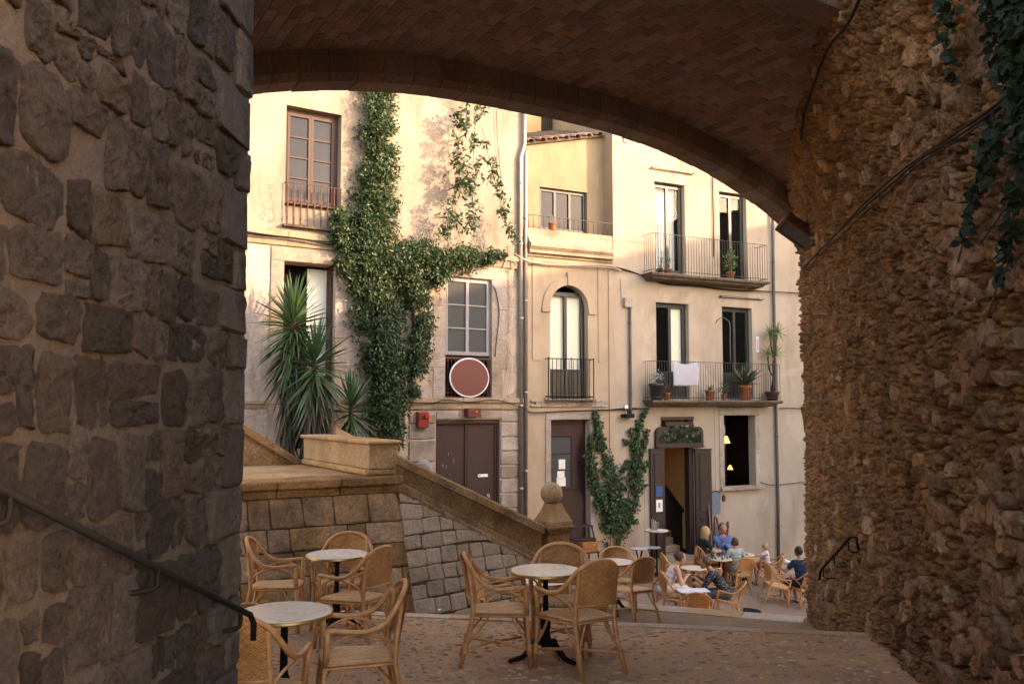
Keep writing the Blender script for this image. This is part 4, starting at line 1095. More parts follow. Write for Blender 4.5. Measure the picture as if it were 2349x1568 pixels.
# ---------------------------------------------------------------- right house
hr = thing('right_house', 'ochre plaster house with two balconies and a cafe door', 'house', (FR.o.x, FR.o.y, 0), FR.a)
def rectR(X0, X1, Y0, Y1, n=0.0):
    xc = (X0 + X1) / 2; return (FR.U(X0, n), FR.U(X1, n), FR.px(xc, Y1, n)[1], FR.px(xc, Y0, n)[1])
UB = FR.U(1410)
def right_house():
    w5, w6 = rectR(1507, 1578, 421, 628), rectR(1658, 1721, 444, 646)
    w7, w8 = rectR(1507, 1583, 695, 916), rectR(1660, 1729, 705, 916)
    dr = rectR(1515, 1590, 957, 1275); w9 = rectR(1659, 1730, 952, 1115)
    ue = FR.U(1842) + 9
    wall_open(UB, ue, -5.5, 8.5, [w5, w6, w7, w8, (*dr, .3), (*w9, .25)]).build('wall', M['plaster_r'], hr, fix=False)
    MB().quad((UB, 0, -5.5), (UB, 0, 8.5), (UB, 6, 8.5), (UB, 6, -5.5)).build('side_wall', M['plaster_u'], hr, fix=False)
    bd = MB(); bd.box(UB + .02, dr[0] - .35, .5, 6, -5.5, 8.4); bd.box(dr[1] + .35, ue, 2.4, 6, -5.5, 8.4); bd.build('body', M['darkroom'], hr)
    for w_, pan, inn in ((w5, .0, None), (w6, .0, None), (w7, .62, [1]), (w8, .62, None)):
        a, b, c, d = w_
        window(hr, a, b, c + .02, d, .2, M['darkframe'], 2, 1, pan, .07, 'glass', inn)
        room(hr, a, b, c, d, .22, 1.7)
        MB().bbox(a - .0, b + .0, -.02, .2, c - .02, c + .015, .005).build('threshold', M['trim'], hr)
    # pale curtains in the upper left window
    a, b, c, d = w5; cu = MB(); n = 40
    for i in range(n):
        x0, x1 = a + .1 + (b - a - .2) * i / n, a + .1 + (b - a - .2) * (i + 1) / n
        cu.quad((x0, .34 + .015 * math.sin(i * 1.3), c), (x1, .34 + .015 * math.sin((i + 1) * 1.3), c), (x1, .34 + .015 * math.sin((i + 1) * 1.3), d), (x0, .34 + .015 * math.sin(i * 1.3), d))
    cu.build('curtain', M['paper'], hr, fix=False)
    # balconies
    ua, ub = FR.U(1502, -.45), FR.U(1767, -.45)
    zf = FR.px(1502, 622, -.45)[1]; balcony(hr, ua, ub, zf, .45, FR.px(1502, 534, -.45)[1] - zf, M['rail'])
    ua, ub = FR.U(1501, -.45), FR.U(1790, -.45)
    zf = FR.px(1640, 916, -.45)[1]; balcony(hr, ua, ub, zf, .45, FR.px(1640, 831, -.45)[1] - zf, M['rail'], .082)
    # cafe door: leaves folded back on the wall, panelled; framed mirror above
    a, b, c, d = dr
    for X0, X1, hinge in ((1487, 1519, 1), (1589, 1626, 0)):
        x0, x1 = FR.U(X0), FR.U(X1); zt = FR.px((X0 + X1) / 2, 1031)[1]; lf = MB().bbox(x0, x1, -.075, -.02, c + .02, zt, .006).build('door', M['darkdoor'], hr)
        ww = x1 - x0; H = zt - c
        for z0, z1 in ((.06, .28), (.31, .36), (.42, .96)):
            MB().bbox(x0 + ww * .24, x1 - ww * .24, -.092, -.074, c + H * z0, c + H * z1, .012).build('panel', M['darkdoor'], lf)
        MB().box(x0 - .01, x1 + .01, -.085, -.015, zt - .001, zt + .03).build('head_moulding', M['darkdoor'], lf)
        for f in (.06, .28, .36, .42, .96):      # raised mouldings that catch the light
            MB().bbox(x0 + ww * .2, x1 - ww * .2, -.1, -.074, c + H * f - .012, c + H * f + .012, .008).build('moulding', M['darkdoor'], lf)
        if hinge:
            q = (x0 + x1) / 2 + .02
            z = FR.px(1506, 992 + 5)[1]
            zb = FR.px(1506, 1137)[1]; MB().box(q - .1, q + .1, -.097, -.0935, zb, zb + .26).build('blue_sticker', M['blue'], lf)
            zb = FR.px(1506, 1172)[1]; st = MB().box(q - .1, q + .1, -.097, -.0935, zb, zb + .3).build('notice_sticker', M['paper'], lf)
            MB().box(q - .05, q + .05, -.0985, -.0975, zb + .07, zb + .075).box(q - .035, q + .035, -.0985, -.0975, zb + .1, zb + .22).build('notice_mark', M['zinc'], st)
    # frame of the opening
    for x0, x1 in ((a, a + .05), (b - .14, b)): MB().box(x0, x1, .03, .22, c, d).build('door_frame', M['darkdoor'], hr)
    MB().box(a, b, -.03, .2, d - .06, d + .02).build('door_frame', M['darkdoor'], hr)
    m0, m1 = FR.U(1500), FR.U(1607); zb, zt = FR.px(1553, 1023)[1], FR.px(1553, 967)[1]
    def sign_poly(e):
        x0, x1, z0, z1 = m0 + e, m1 - e, zb + e, zt - e; s_ = (m1 - m0) * .22; h = (z1 - z0) * .2; P = [(x0, z0), (x1, z0)]
        r = .16
        for k in range(6): q = math.pi / 2 * k / 5; P.append((x1 - r + r * math.cos(q), z1 - h - r + r * math.sin(q)))
        for k in range(4): q = math.pi / 2 * k / 3; P.append((x1 - s_ + .05 - .05 * math.sin(q), z1 - h + .0 + (h) * k / 3))
        for k in range(4): q = math.pi / 2 * k / 3; P.append((x0 + s_ - .05 * math.cos(q), z1 - h * k / 3))
        for k in range(6): q = math.pi / 2 + math.pi / 2 * k / 5; P.append((x0 + r + r * math.cos(q), z1 - h - r + r * math.sin(q)))
        return P
    sg = MB().prism(sign_poly(0), -.1, -.012).build('mirror_sign', M['darkdoor'], hr)
    MB().prism(sign_poly(.085), -.112, -.1015).build('mirror_glass', M['mirror'], sg)
    MB().bbox(m0 - .01, m1 + .01, -.135, -.0, zb - .035, zb - .003, .008).build('mirror_sill', M['darkdoor'], sg)
    # stair hall inside
    e = b + .3; y1 = 3.4
    hall = MB(); hall.quad((a - .3, y1, c), (e, y1, c), (e, y1, d), (a - .3, y1, d)); hall.quad((e, .3, c), (e, y1, c), (e, y1, d), (e, .3, d)); hall.quad((a - .3, .3, c), (a - .3, .3, d), (a - .3, y1, d), (a - .3, y1, c)); hall.quad((a - .3, .3, d), (e, .3, d), (e, y1, d), (a - .3, y1, d))
    hall.build('stair_hall', M['inside'], hr, fix=False)
    wd = MB()   # boarded side of the inner stair, rising to the left
    z0 = FR.px(1521, 1116, .9)[1]; z1 = FR.px(1590, 1212, .9)[1]; x0, x1 = FR.U(1500, .9), FR.U(1600, .9); sl = (z1 - z0) / (FR.U(1590, .9) - FR.U(1521, .9))
    f = lambda x: z0 + sl * (x - FR.U(1521, .9))
    wd.add([(x0, .9, c - .3), (x1, .9, c - .3), (x1, .9, f(x1)), (x0, .9, f(x0)), (x0, .96, c - .3), (x1, .96, c - .3), (x1, .96, f(x1)), (x0, .96, f(x0))], [(0, 1, 2, 3), (7, 6, 5, 4), (3, 2, 6, 7), (0, 4, 5, 1)])
    wd.build('stair_boarding', M['darkdoor'], hr)
    MB().tube([(x0, .86, f(x0) + .02), (x1, .86, f(x1) + .02)], .045, 6).build('handrail', M['darkdoor'], hr)
    for k in range(6): MB().bbox(a - .3, b - .1, -.34 + k * .28, .9, c - .5 + k * .17, c - .335 + k * .17, .01).build('door_step', M['kerb'], hr)
    # ground floor window with stone frame, sill and a lamp inside
    a, b, c, d = w9
    surround(hr, a, b, c, d, .16, .025, M['trim'], True, rows=4)
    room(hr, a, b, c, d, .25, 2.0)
    sh = MB().box(0, .55, 0, .04, c + .02, d - .03).build('window_leaf', M['darkdoor'], hr, loc=(a + .38, .75, 0), rot=(0, 0, .35))
    q = [(.33 + .11 * math.cos(k * math.pi / 8), -.012, d - .42 + .16 * math.sin(k * math.pi / 8)) for k in range(17)]
    MB().tube(q, .018, 6).build('round_frame', M['paper'], sh)
    MB().box(a - .22, b + .3, -.06, .01, d + .2, d + .24).build('lintel_moulding', M['ledge'], hr)
    # socle shade of plaster near the ground and pilaster strips
    for X in (1478, 1640): 
        u = FR.U(X); MB().bbox(u - .03, u + .03, -.012, .01, -5.4, FR.px(X, 935)[1], .004).build('plaster_strip', M['plaster_r'], hr)
M['mirror'] = None
def mirror_mat():
    t = NT('speckled_mirror'); co = wcoord(t)
    sp = t.ramp(t.noise(co, 9, 6, .7), .56, .66)
    g = t.mix(sp, (.55, .55, .5), (.22, .21, .17))
    return t.fin(g, t.ramp(sp, 0, 1, .04, .5), 1.0, .5)
M['mirror'] = mirror_mat()
right_house()

# ---------------------------------------------------------------- middle house
hm = thing('middle_house', 'narrow yellow house between the pipes and the balconied house, arched door with railing', 'house', (FR.o.x, FR.o.y, 0), FR.a)
def middle_house():
    ua = FR.U(1199); ub = UB - .002; zc = FR.px(1310, 588)[1]
    ar = rectR(1262, 1350, 655, 914); bd = rectR(1263, 1352, 962, 1262)
    wall_open(ua, ub, -5.2, zc, [(*ar, .26), (*bd, .3)]).build('wall', M['plaster_m'], hm, fix=False)
    MB().box(ua, ub, .55, 6, -5.2, zc).build('body', M['darkroom'], hm)
    # arch fill
    a, b, c, d = ar; r = (b - a) / 2; xm = (a + b) / 2; zs = d - r; mb = MB(); N = 20
    for k in range(N):
        q0, q1 = math.pi * k / N, math.pi * (k + 1) / N
        p0, p1 = (xm + r * math.cos(q0), zs + r * math.sin(q0)), (xm + r * math.cos(q1), zs + r * math.sin(q1))
        mb.quad((p0[0], 0.001, p0[1]), (p0[0], 0.001, d + .002), (p1[0], 0.001, d + .002), (p1[0], 0.001, p1[1]))
        mb.quad((p0[0], 0.001, p0[1]), (p1[0], 0.001, p1[1]), (p1[0], .26, p1[1]), (p0[0], .26, p0[1]))
    mb.build('arch_fill', M['plaster_m'], hm, fix=False)
    mb = MB(); ro = r + .21; pr = -.03     # raised archivolt
    for k in range(N):
        q0, q1 = math.pi * k / N, math.pi * (k + 1) / N
        P = [(xm + rr * math.cos(q), zs + rr * math.sin(q)) for q in (q0, q1) for rr in (r + .002, ro)]
        mb.quad((P[0][0], pr, P[0][1]), (P[1][0], pr, P[1][1]), (P[3][0], pr, P[3][1]), (P[2][0], pr, P[2][1]))
        mb.quad((P[1][0], pr, P[1][1]), (P[1][0], 0, P[1][1]), (P[3][0], 0, P[3][1]), (P[3][0], pr, P[3][1]))
        mb.quad((P[0][0], pr, P[0][1]), (P[2][0], pr, P[2][1]), (P[2][0], 0.002, P[2][1]), (P[0][0], 0.002, P[0][1]))
    mb.build('archivolt', M['plaster_m'], hm, fix=True)
    for x0, x1 in ((a - .23, a - .0), (b + .0, b + .23)): MB().bbox(x0, x1, -.05, .02, zs - .14, zs - .002, .008).build('impost', M['plaster_m'], hm)
    MB().add([(xm - .05, -.06, d + .0), (xm + .05, -.06, d), (xm + .07, -.06, d + .32), (xm - .07, -.06, d + .32), (xm - .05, .01, d), (xm + .05, .01, d), (xm + .07, .01, d + .32), (xm - .07, .01, d + .32)], [(0, 1, 2, 3), (7, 6, 5, 4), (0, 4, 5, 1), (1, 5, 6, 2), (2, 6, 7, 3), (3, 7, 4, 0)]).build('keystone', M['plaster_m'], hm)
    zp = FR.px(1300, 828)[1]; zt = FR.px(1310, 606)[1]
    for X0, X1 in ((1221, 1241), (1373, 1379)): MB().bbox(FR.U(X0), FR.U(X1), -.022, .01, zp, zt, .004).build('pilaster', M['plaster_m'], hm)
    MB().bbox(FR.U(1397), ub - .003, -.03, .01, -4.8, zt, .004).build('corner_pilaster', M['plaster_m'], hm)
    MB().bbox(FR.U(1222), FR.U(1388), -.018, .01, zt, zt + .06, .004).build('frieze', M['plaster_m'], hm)
    # two leaf door behind the railing
    window(hm, a, b, c + .02, zs + r * .72, .24, M['darkframe'], 2, 1, .62, .06, 'glass', [0, 1]); room(hm, a, b, c, d, .27, .28)
    bf = MB(); 
    zf = c; jb = balcony(hm, FR.U(1258, -.14), FR.U(1362, -.14), zf, .14, FR.px(1310, 823, -.14)[1] - zf, M['iron'], .12, slab=False, thick=.009)
    for i, fx in enumerate((0, .5, 1)):
        x = FR.U(1258, -.14) + (FR.U(1362, -.14) - FR.U(1258, -.14)) * fx
        tw_ = MB()
        for k in range(18): tw_.sphere((x, -.15, zf + .05 + .92 * k / 17), .022, 6, 4, (1, 1, .9))
        tw_.build('twisted_bar', M['iron'], jb, True)
    x0, x1 = FR.U(1216), FR.U(1391); z1 = FR.px(1305, 917)[1]
    for rr in range(3):
        x = x0 + (rr % 2) * .12
        while x < x1 - .1:
            L = min(.28, x1 - x); MB().bbox(x + .004, x + L - .004, -.06 + random.uniform(-.006, .006), .01, z1 - .055 * (rr + 1) + .004, z1 - .055 * rr - .004, .004).build('brick', M['trim'], hm); x += L
    # brown riveted door in a pale stone frame
    a, b, c, d = bd
    surround(hm, a, b, c, d, .15, .025, M['trim'], rows=5)
    ddr = MB().box(a, b, .2, .25, c, d).build('door', M['redbrown'], hm)
    p0, p1 = a + .05, a + (b - a) * .66; zb, zt = FR.px(1300, 1118)[1], FR.px(1300, 1002)[1]
    for x0, x1, z0, z1 in ((p0, p0 + .05, zb, zt), (p1 - .05, p1, zb, zt), (p0, p1, zt, zt + .05), (p0 - .02, p1 + .02, zb - .06, zb)): MB().bbox(x0, x1, .165, .2, z0, z1, .008).build('glazing_frame', M['redbrown'], ddr)
    for k in range(3):
        z0, z1 = zb + (zt - zb) * k / 3, zb + (zt - zb) * (k + 1) / 3
        MB().box(p0 + .06, p1 - .06, .188, .196, z0 + .012, z1 - .012).build('pane', M['dustyglass'], ddr)
        if k: MB().bbox(p0 + .05, p1 - .05, .175, .2, z0 - .012, z0 + .012, .005).build('glazing_bar', M['redbrown'], ddr)
    pm = (p0 + p1) / 2
    for x0, x1, f0, f1 in ((-.06, .12, .36, .55), (-.1, .1, .17, .32), (-.12, .13, .02, .19)): MB().box(pm + x0, pm + x1, .183, .186, zb + (zt - zb) * f0, zb + (zt - zb) * f1).build('notice', M['paper'], ddr)
    rv = MB()
    for zz in (zb - .1, c + .3, d - .12): 
        for k in range(16): rv.sphere((a + .04 + (b - a - .08) * k / 15, .198, zz), .01, 6, 4)
    rv.build('rivets', M['redbrown'], ddr)['kind'] = 'stuff'
    # cornice under the upper window
    pf = [(.02, 0), (-.05, 0), (-.06, .05), (-.16, .07), (-.16, .13), (-.13, .14), (-.2, .2), (-.22, .22), (-.22, .30), (-.16, .32), (-.10, .40), (-.05, .52), (-.05, .68), (.02, .68)]
    x0, x1 = FR.U(1209), FR.U(1418, -.2); n = len(pf)
    z0 = zc - .08; mb = MB()
    mb.add([(x0, q[0], z0 + q[1]) for q in pf] + [(x1 + q[0] * .6, q[0], z0 + q[1]) for q in pf], [tuple(range(n)), tuple(range(2 * n - 1, n - 1, -1))] + [(i, i + n, (i + 1) % n + n, (i + 1) % n) for i in range(n)])
    mb.build('cornice', M['cornice'], hm); zk = z0 + .68
    MB().box(x0, UB - .004, .02, .5, zc - .05, zk - .01).build('ledge', M['cornice'], hm)
    # recessed upper storey
    rc = .45; wm = rectR(1239, 1350, 435, 530, rc); wm = (wm[0], wm[1], max(wm[2], zk), wm[3])
    xa, xb = FR.U(1199, rc), UB
    zl, zr = FR.px(1212, 332, rc)[1], FR.px(1388, 313, rc)[1]
    wall_open(xa, xb, zk - .05, zl, [(*wm, .16)], .16, rc).build('upper_wall', M['plaster_u'], hm, fix=False)
    MB().add([(xa, rc, zl), (xb, rc, zl), (xb, rc, zr + .02)], [(0, 1, 2)]).build('gable_wall', M['plaster_u'], hm, fix=False)
    a, b, c, d = wm
    window(hm, a, b, c, d, rc + .15, M['darkframe'], 3, 1, 0, .05, 'slateglass'); room(hm, a, b, c, d, rc + .17, 1.5)
    jb = MB().box(x0 + .02, UB - .02, .0, .05, zk, zk + .012).build('railing', M['rail'], hm)
    xr0, xr1 = FR.U(1213), UB - .03; h = .33
    MB().tube([(xr0, .0, zk + h), (xr1, .0, zk + h)], .011, 6).build('top_rail', M['rail'], jb)
    me = MB().tube([(0, 0, zk), (0, 0, zk + h)], .007, 5).mesh('bar', M['rail'], True, True)
    for i in range(18): inst('bar', me, jb, (xr0 + (xr1 - xr0) * i / 17, 0, 0))
    # tiled lean-to edge
    n = 7; rf = MB().add([(xa - .05, rc - .09, zl - .01), (xb - .02, rc - .09, zr + .01), (xb - .02, rc + 2.2, zr + .8), (xa - .05, rc + 2.2, zl + .8), (xa - .05, rc - .09, zl - .06), (xb - .02, rc - .09, zr - .04), (xb - .02, rc + 2.2, zr + .7), (xa - .05, rc + 2.2, zl + .7)], [(0, 1, 2, 3), (7, 6, 5, 4), (0, 4, 5, 1), (1, 5, 6, 2), (2, 6, 7, 3), (3, 7, 4, 0)]).build('roof', M['ledge'], hm)
    for k in range(n):
        f = (k + .5) / n; x = xa + (xb - xa) * f; z = zl + (zr - zl) * f; tl = MB(); m = 8
        for e in range(2):
            for q in range(m + 1):
                an = math.pi * q / m; rr = (.1 if e == 0 else .085); tl.v.append((x + rr * math.cos(an), rc - .17 + e * .5, z + .0 + rr * .8 * math.sin(an) + e * .17))
        for q in range(m): tl.f.append((q, q + 1, m + 2 + q, m + 1 + q))
        for e in range(2):
            for q in range(m + 1):
                an = math.pi * q / m; rr = (.085 if e == 0 else .07); tl.v.append((x + rr * math.cos(an), rc - .17 + e * .5, z + .0 + rr * .8 * math.sin(an) + e * .17))
        o_ = 2 * (m + 1)
        for q in range(m): tl.f.append((o_ + q + 1, o_ + q, o_ + m + 1 + q, o_ + m + 2 + q)); tl.f.append((q + 1, q, o_ + q, o_ + q + 1))
        tl.build('roof_tile', M['tile'], rf, True)
middle_house()

ho = thing('orange_house', 'orange plastered house rising behind the small tiled roof', 'house', (FR.o.x, FR.o.y, 0), FR.a)
def orange_house():
    n = 3.0; wo_ = rectR(1243, 1284, 250, 312, n); xa, xb = FR.U(1150, n), FR.U(1500, n)
    wall_open(xa, xb, 2, 11, [(*wo_, .12)], .12, n).build('wall', M['plaster_o'], ho, fix=False)
    a, b, c, d = wo_
    MB().box(a, b, n + .11, n + .13, c, d).build('shutter', M['shutter'], ho)
    for k in range(9): MB().box(a + (b - a) * (k + .15) / 9, a + (b - a) * (k + .75) / 9, n + .07, n + .108, c, d).build('slat', M['shutter'], ho)
    for zz in (c + .06, d - .2): MB().tube([(a - .12, n - .02, zz), (b + .12, n - .02, zz)], .02, 6).build('bar', M['iron'], ho)
orange_house()
# ================================================================ FURNITURE
def rattan(name, c1, c2):
    t = NT(name); co = t.coord('Object'); r = objrand(t)
    n1 = t.noise(co, 14, 5, .6); wv = t.n('ShaderNodeTexWave'); wv.wave_type = 'BANDS'; wv.bands_direction = 'Z'
    t.l(co, wv.inputs[0]); wv.inputs['Scale'].default_value = 46; wv.inputs['Distortion'].default_value = .6
    col = t.mix(t.ramp(n1, .3, .7), c1, c2); col = t.mix(t.math('MULTIPLY', t.ramp(wv.outputs[1], .0, .4, 1, 0), .5), col, (.09, .035, .012))
    hs = t.n('ShaderNodeHueSaturation'); t.l(col, hs.inputs['Color']); t.l(t.ramp(r, 0, 1, .82, 1.12), hs.inputs['Value'])
    t.bump(wv.outputs[1], .35, .004)
    return t.fin(hs.outputs[0], .42, 0, .4)
def weave(name, ax, c1, c2, c3):
    """herringbone of flat cane: zigzag strands with dark slits"""
    t = NT(name); co = t.coord('Object'); sp = t.n('ShaderNodeSeparateXYZ'); t.l(co, sp.inputs[0])
    x = sp.outputs[0]; z = sp.outputs[ax]
    pp = t.math('PINGPONG', t.math('ADD', x, 5.0), .055)
    zz = t.math('ADD', z, t.math('MULTIPLY', pp, .9))
    ph = t.math('FRACT', t.math('MULTIPLY', zz, 62.0))                    # strand
    edge = t.ramp(t.math('ABSOLUTE', t.math('SUBTRACT', ph, .5)), .28, .5)
    cr = t.math('FRACT', t.math('MULTIPLY', t.math('SUBTRACT', z, t.math('MULTIPLY', pp, .9)), 20.0))
    edge2 = t.ramp(t.math('ABSOLUTE', t.math('SUBTRACT', cr, .5)), .40, .5)
    rnd = t.n('ShaderNodeTexWhiteNoise'); cb = t.n('ShaderNodeCombineXYZ')
    t.l(t.math('FLOOR', t.math('MULTIPLY', zz, 62.0)), cb.inputs[0]); t.l(t.math('FLOOR', t.math('MULTIPLY', t.math('ADD', x, 5.0), 18.2)), cb.inputs[1]); t.l(cb.outputs[0], rnd.inputs[0])
    col = t.mix(rnd.outputs[0], c1, c2); col = t.mix(t.ramp(t.noise(co, 9, 4), .45, .75), col, c3)
    dk = t.math('MAXIMUM', edge, t.math('MULTIPLY', edge2, .7)); col = t.mix(t.math('MULTIPLY', dk, .85), col, (.05, .02, .008))
    hs = t.n('ShaderNodeHueSaturation'); t.l(col, hs.inputs['Color']); t.l(t.ramp(objrand(t), 0, 1, .85, 1.12), hs.inputs['Value'])
    t.bump(t.math('SUBTRACT', 1.0, dk), .8, .006)
    return t.fin(hs.outputs[0], .5, 0, .35)
M['cane'] = rattan('rattan_cane', (.70, .325, .115), (.44, .18, .056))
M['weave_back'] = weave('woven_back', 2, (.72, .33, .108), (.55, .225, .068), (.40, .15, .045))
M['weave_seat'] = weave('woven_seat', 1, (.86, .52, .245), (.72, .385, .155), (.56, .265, .095))
def marble():
    t = NT('marble'); co = t.coord('Object', (1, 2.5, 1)); n = t.noise(co, 3.2, 8, .68, 1.6)
    col = t.mix(t.ramp(t.math('ABSOLUTE', t.math('SUBTRACT', n, .5)), .0, .035, 1, 0), (.80, .68, .53), (.5, .39, .28))
    col = t.mix(t.ramp(t.noise(co, 1.5, 4), .3, .7), col, (.72, .59, .44))
    return t.fin(col, .22, 0, .45)
M['marble'] = marble()
M['brass'] = plain('brass_band', (.46, .27, .09), (.36, .20, .06), .35, 12, .05, 60, .7, .5)

def mirror_pts(p): return [(-q[0], q[1], q[2]) for q in p]
def smooth_path(P, n):
    """catmull-rom through the points"""
    P = [Vector(p) for p in P]; out = []
    for i in range(len(P) - 1):
        a, b, c, d = P[max(i - 1, 0)], P[i], P[i + 1], P[min(i + 2, len(P) - 1)]
        for k in range(n):
            t = k / n; out.append(.5 * ((2 * b) + (c - a) * t + (2 * a - 5 * b + 4 * c - d) * t * t + (3 * b - a - 3 * c + d) * t ** 3))
    return out + [P[-1]]
HOOP = [(.262, .235, .60), (.264, .225, .638), (.272, .16, .640), (.282, .02, .628), (.276, -.10, .655), (.25, -.185, .735), (.195, -.245, .825), (.105, -.28, .875), (0, -.292, .89)]
def hoop_path(n=4):
    h = smooth_path(HOOP, n); return h + [Vector((-q.x, q.y, q.z)) for q in h[::-1][1:]]
def hoop_z(x):
    h = smooth_path(HOOP, 6); h = [q for q in h if q.z > .66]
    for a, b in zip(h, h[1:]):
        if b.x <= abs(x) <= a.x: return a.lerp(b, (a.x - abs(x)) / max(a.x - b.x, 1e-6))
    return h[0]
def make_chair(spindle=False):
    t = empty('rattan_chair')
    c = M['cane']
    for s in (1, -1):
        fl = MB().tube([(s * .25, .265, 0), (s * .243, .25, .2), (s * .238, .232, .42)], [.0165, .018, .018], 8); fl.tube([(s * .238, .232, .42), (s * .25, .228, .53), (s * .262, .228, .632)], .0205, 8)
        fl.build('leg', c, t, True)
        MB().tube([(s * .225, -.315, 0), (s * .205, -.235, .25), (s * .2, -.205, .42), (s * .2, -.212, .56), tuple(Vector((s * .195, -.24, .74)))] + [(s * .19, hoop_z(.19).y + .01, hoop_z(.19).z - .005)], [.0165, .018, .02, .02, .018, .017], 8).build('leg', c, t, True)
        arc = smooth_path([(s * .25, .214, .47), (s * .258, .19, .56), (s * .272, .06, .614), (s * .262, -.06, .60), (s * .225, -.17, .545), (s * .205, -.198, .46)], 4)
        MB().tube(arc, .0095, 6).build('arm_brace', c, t, True)
        for a, b in (((s * .243, .25, .19), (s * .11, .238, .415)), ((s * .243, .245, .19), (s * .226, .1, .415)), ((s * .208, -.245, .2), (s * .09, -.2, .415)), ((s * .208, -.24, .2), (s * .214, -.07, .415))):
            m = Vector(a).lerp(Vector(b), .5) + Vector((0, 0, -.012)); MB().tube(smooth_path([a, m, b], 3), .0095, 6).build('leg_brace', c, t, True)
        MB().tube([(s * .244, .252, .15), (s * .02, .0, .165), (-s * .213, -.268, .15)], .0125, 6).build('stretcher', c, t, True)
        for pz, py, px in ((.15, .254, .245), (.15, -.267, .214)):
            MB().lathe([(.021, -.04), (.0235, -.03), (.0235, .03), (.021, .04)], 8, (s * px, py, pz)).build('binding', c, t, True)
    MB().lathe([(.02, -.02), (.028, -.01), (.028, .014), (.02, .022)], 8, (0, 0, .163)).build('binding', c, t, True)
    MB().tube(hoop_path(), .0175, 8).build('arm_rail', c, t, True)
    # seat
    def seat_outline(e):
        P = [(.245 + e, .235 + e), (.205 + e, -.205 - e)]; Q = [(-.205 - e, -.205 - e), (-.245 - e, .235 + e)]
        return [Vector((p[0], p[1])) for p in [(-.245 - e, .235 + e), (.245 + e, .235 + e), (.205 + e, -.205 - e), (-.205 - e, -.205 - e)]]
    n = 14; mb = MB(); o = seat_outline(0)
    for j in range(n + 1):
        for i in range(n + 1):
            a = o[3].lerp(o[2], i / n); b = o[0].lerp(o[1], i / n); q = a.lerp(b, j / n)
            u, v = i / n * 2 - 1, j / n * 2 - 1; k = (1 - u * u) * (1 - v * v)
            q = q * (1 - .03 * u * u * v * v)
            mb.v.append((q.x, q.y + .02 * (1 - u * u) * (1 if v > 0 else 0) * v, .452 - .016 * k - .012 * (u ** 6 + v ** 6)))
    for j in range(n):
        for i in range(n): a = j * (n + 1) + i; mb.f.append((a, a + 1, a + n + 2, a + n + 1))
    m0 = len(mb.v); ring = [i for i in range(n + 1)] + [(j + 1) * (n + 1) + n for j in range(n)] + [n * (n + 1) + i for i in range(n - 1, -1, -1)] + [j * (n + 1) for j in range(n - 1, 0, -1)]
    for i in ring: p = mb.v[i]; mb.v.append((p[0], p[1], .405))
    for k in range(len(ring)): k2 = (k + 1) % len(ring); mb.f.append((ring[k2], ring[k], m0 + k, m0 + k2))
    mb.f.append(tuple(m0 + k for k in range(len(ring))))
    mb.build('seat', M['weave_seat'], t, True)
    for zz, e in ((.43, .006), (.409, .006)):
        q = seat_outline(e); loop = []
        for i in range(4): loop += [q[i].lerp(q[(i + 1) % 4], f) for f in (.05, .35, .65, .95)]
        loop.append(loop[0]); MB().tube([(p.x, p.y, zz) for p in loop], .0095, 6, False).build('seat_rim', c, t, True)
    # back
    yb = lambda x, z: -.212 - max(0, z - .52) * .20 - .035 * (1 - (x / .2) ** 2)
    if not spindle:
        mb = MB(); nx, nz = 12, 10
        for side in (0, 1):
            for j in range(nz + 1):
                for i in range(nx + 1):
                    x = -.192 + .384 * i / nx; zt = hoop_z(x).z - .006; z = .545 + (zt - .545) * j / nz
                    mb.v.append((x, yb(x, z) - side * .009, z))
        K = (nx + 1) * (nz + 1)
        for j in range(nz):
            for i in range(nx):
                a = j * (nx + 1) + i; mb.f += [(a, a + nx + 1, a + nx + 2, a + 1), (K + a, K + a + 1, K + a + nx + 2, K + a + nx + 1)]
        mb.build('backrest', M['weave_back'], t, True, fix=False)
    else:
        for x in (-.12, -.06, 0, .06, .12):
            q = hoop_z(x * 1.3); MB().tube([(x * .8, yb(x * .8, .56), .46), (x, yb(x, .6), .6), (q.x if x >= 0 else -abs(q.x), q.y, q.z)], .0095, 6).build('spindle', c, t, True)
    MB().tube([(x, yb(x, .545) - .004, .545) for x in (-.2, -.1, 0, .1, .2)], .013, 6).build('back_rail', c, t, True)
    return t
chairA = make_chair(); chairB = make_chair(True)
GRP = 'rattan armchairs of the cafe terrace'
used = {}
def chair(x, y, pl, th, label, proto='A', g=GRP):
    src = chairA if proto == 'A' else chairB; z = gz(pl, x, y); loc = (x, y, z)
    if proto not in used: o = src; o.location = loc; o.rotation_euler = (0, 0, -R(th)); o['label'] = label; used[proto] = 1
    else: o = dup(src, loc, -R(th), label)
    # follow the floor's slope
    nrm = Vector((-pl[1], -pl[2], 1)).normalized(); o.rotation_mode = 'QUATERNION'
    o.rotation_quaternion = Vector((0, 0, 1)).rotation_difference(nrm) @ Matrix.Rotation(-R(th), 3, 'Z').to_quaternion()
    o['category'] = 'chair'; o['group'] = g
    return o
def chair_px(X, Y, h, pl, th, label, proto='A', back=0.0):
    p = on_ground(X, Y, pl, h); return chair(p.x + back * math.sin(R(th)), p.y + back * math.cos(R(th)), pl, th, label, proto)
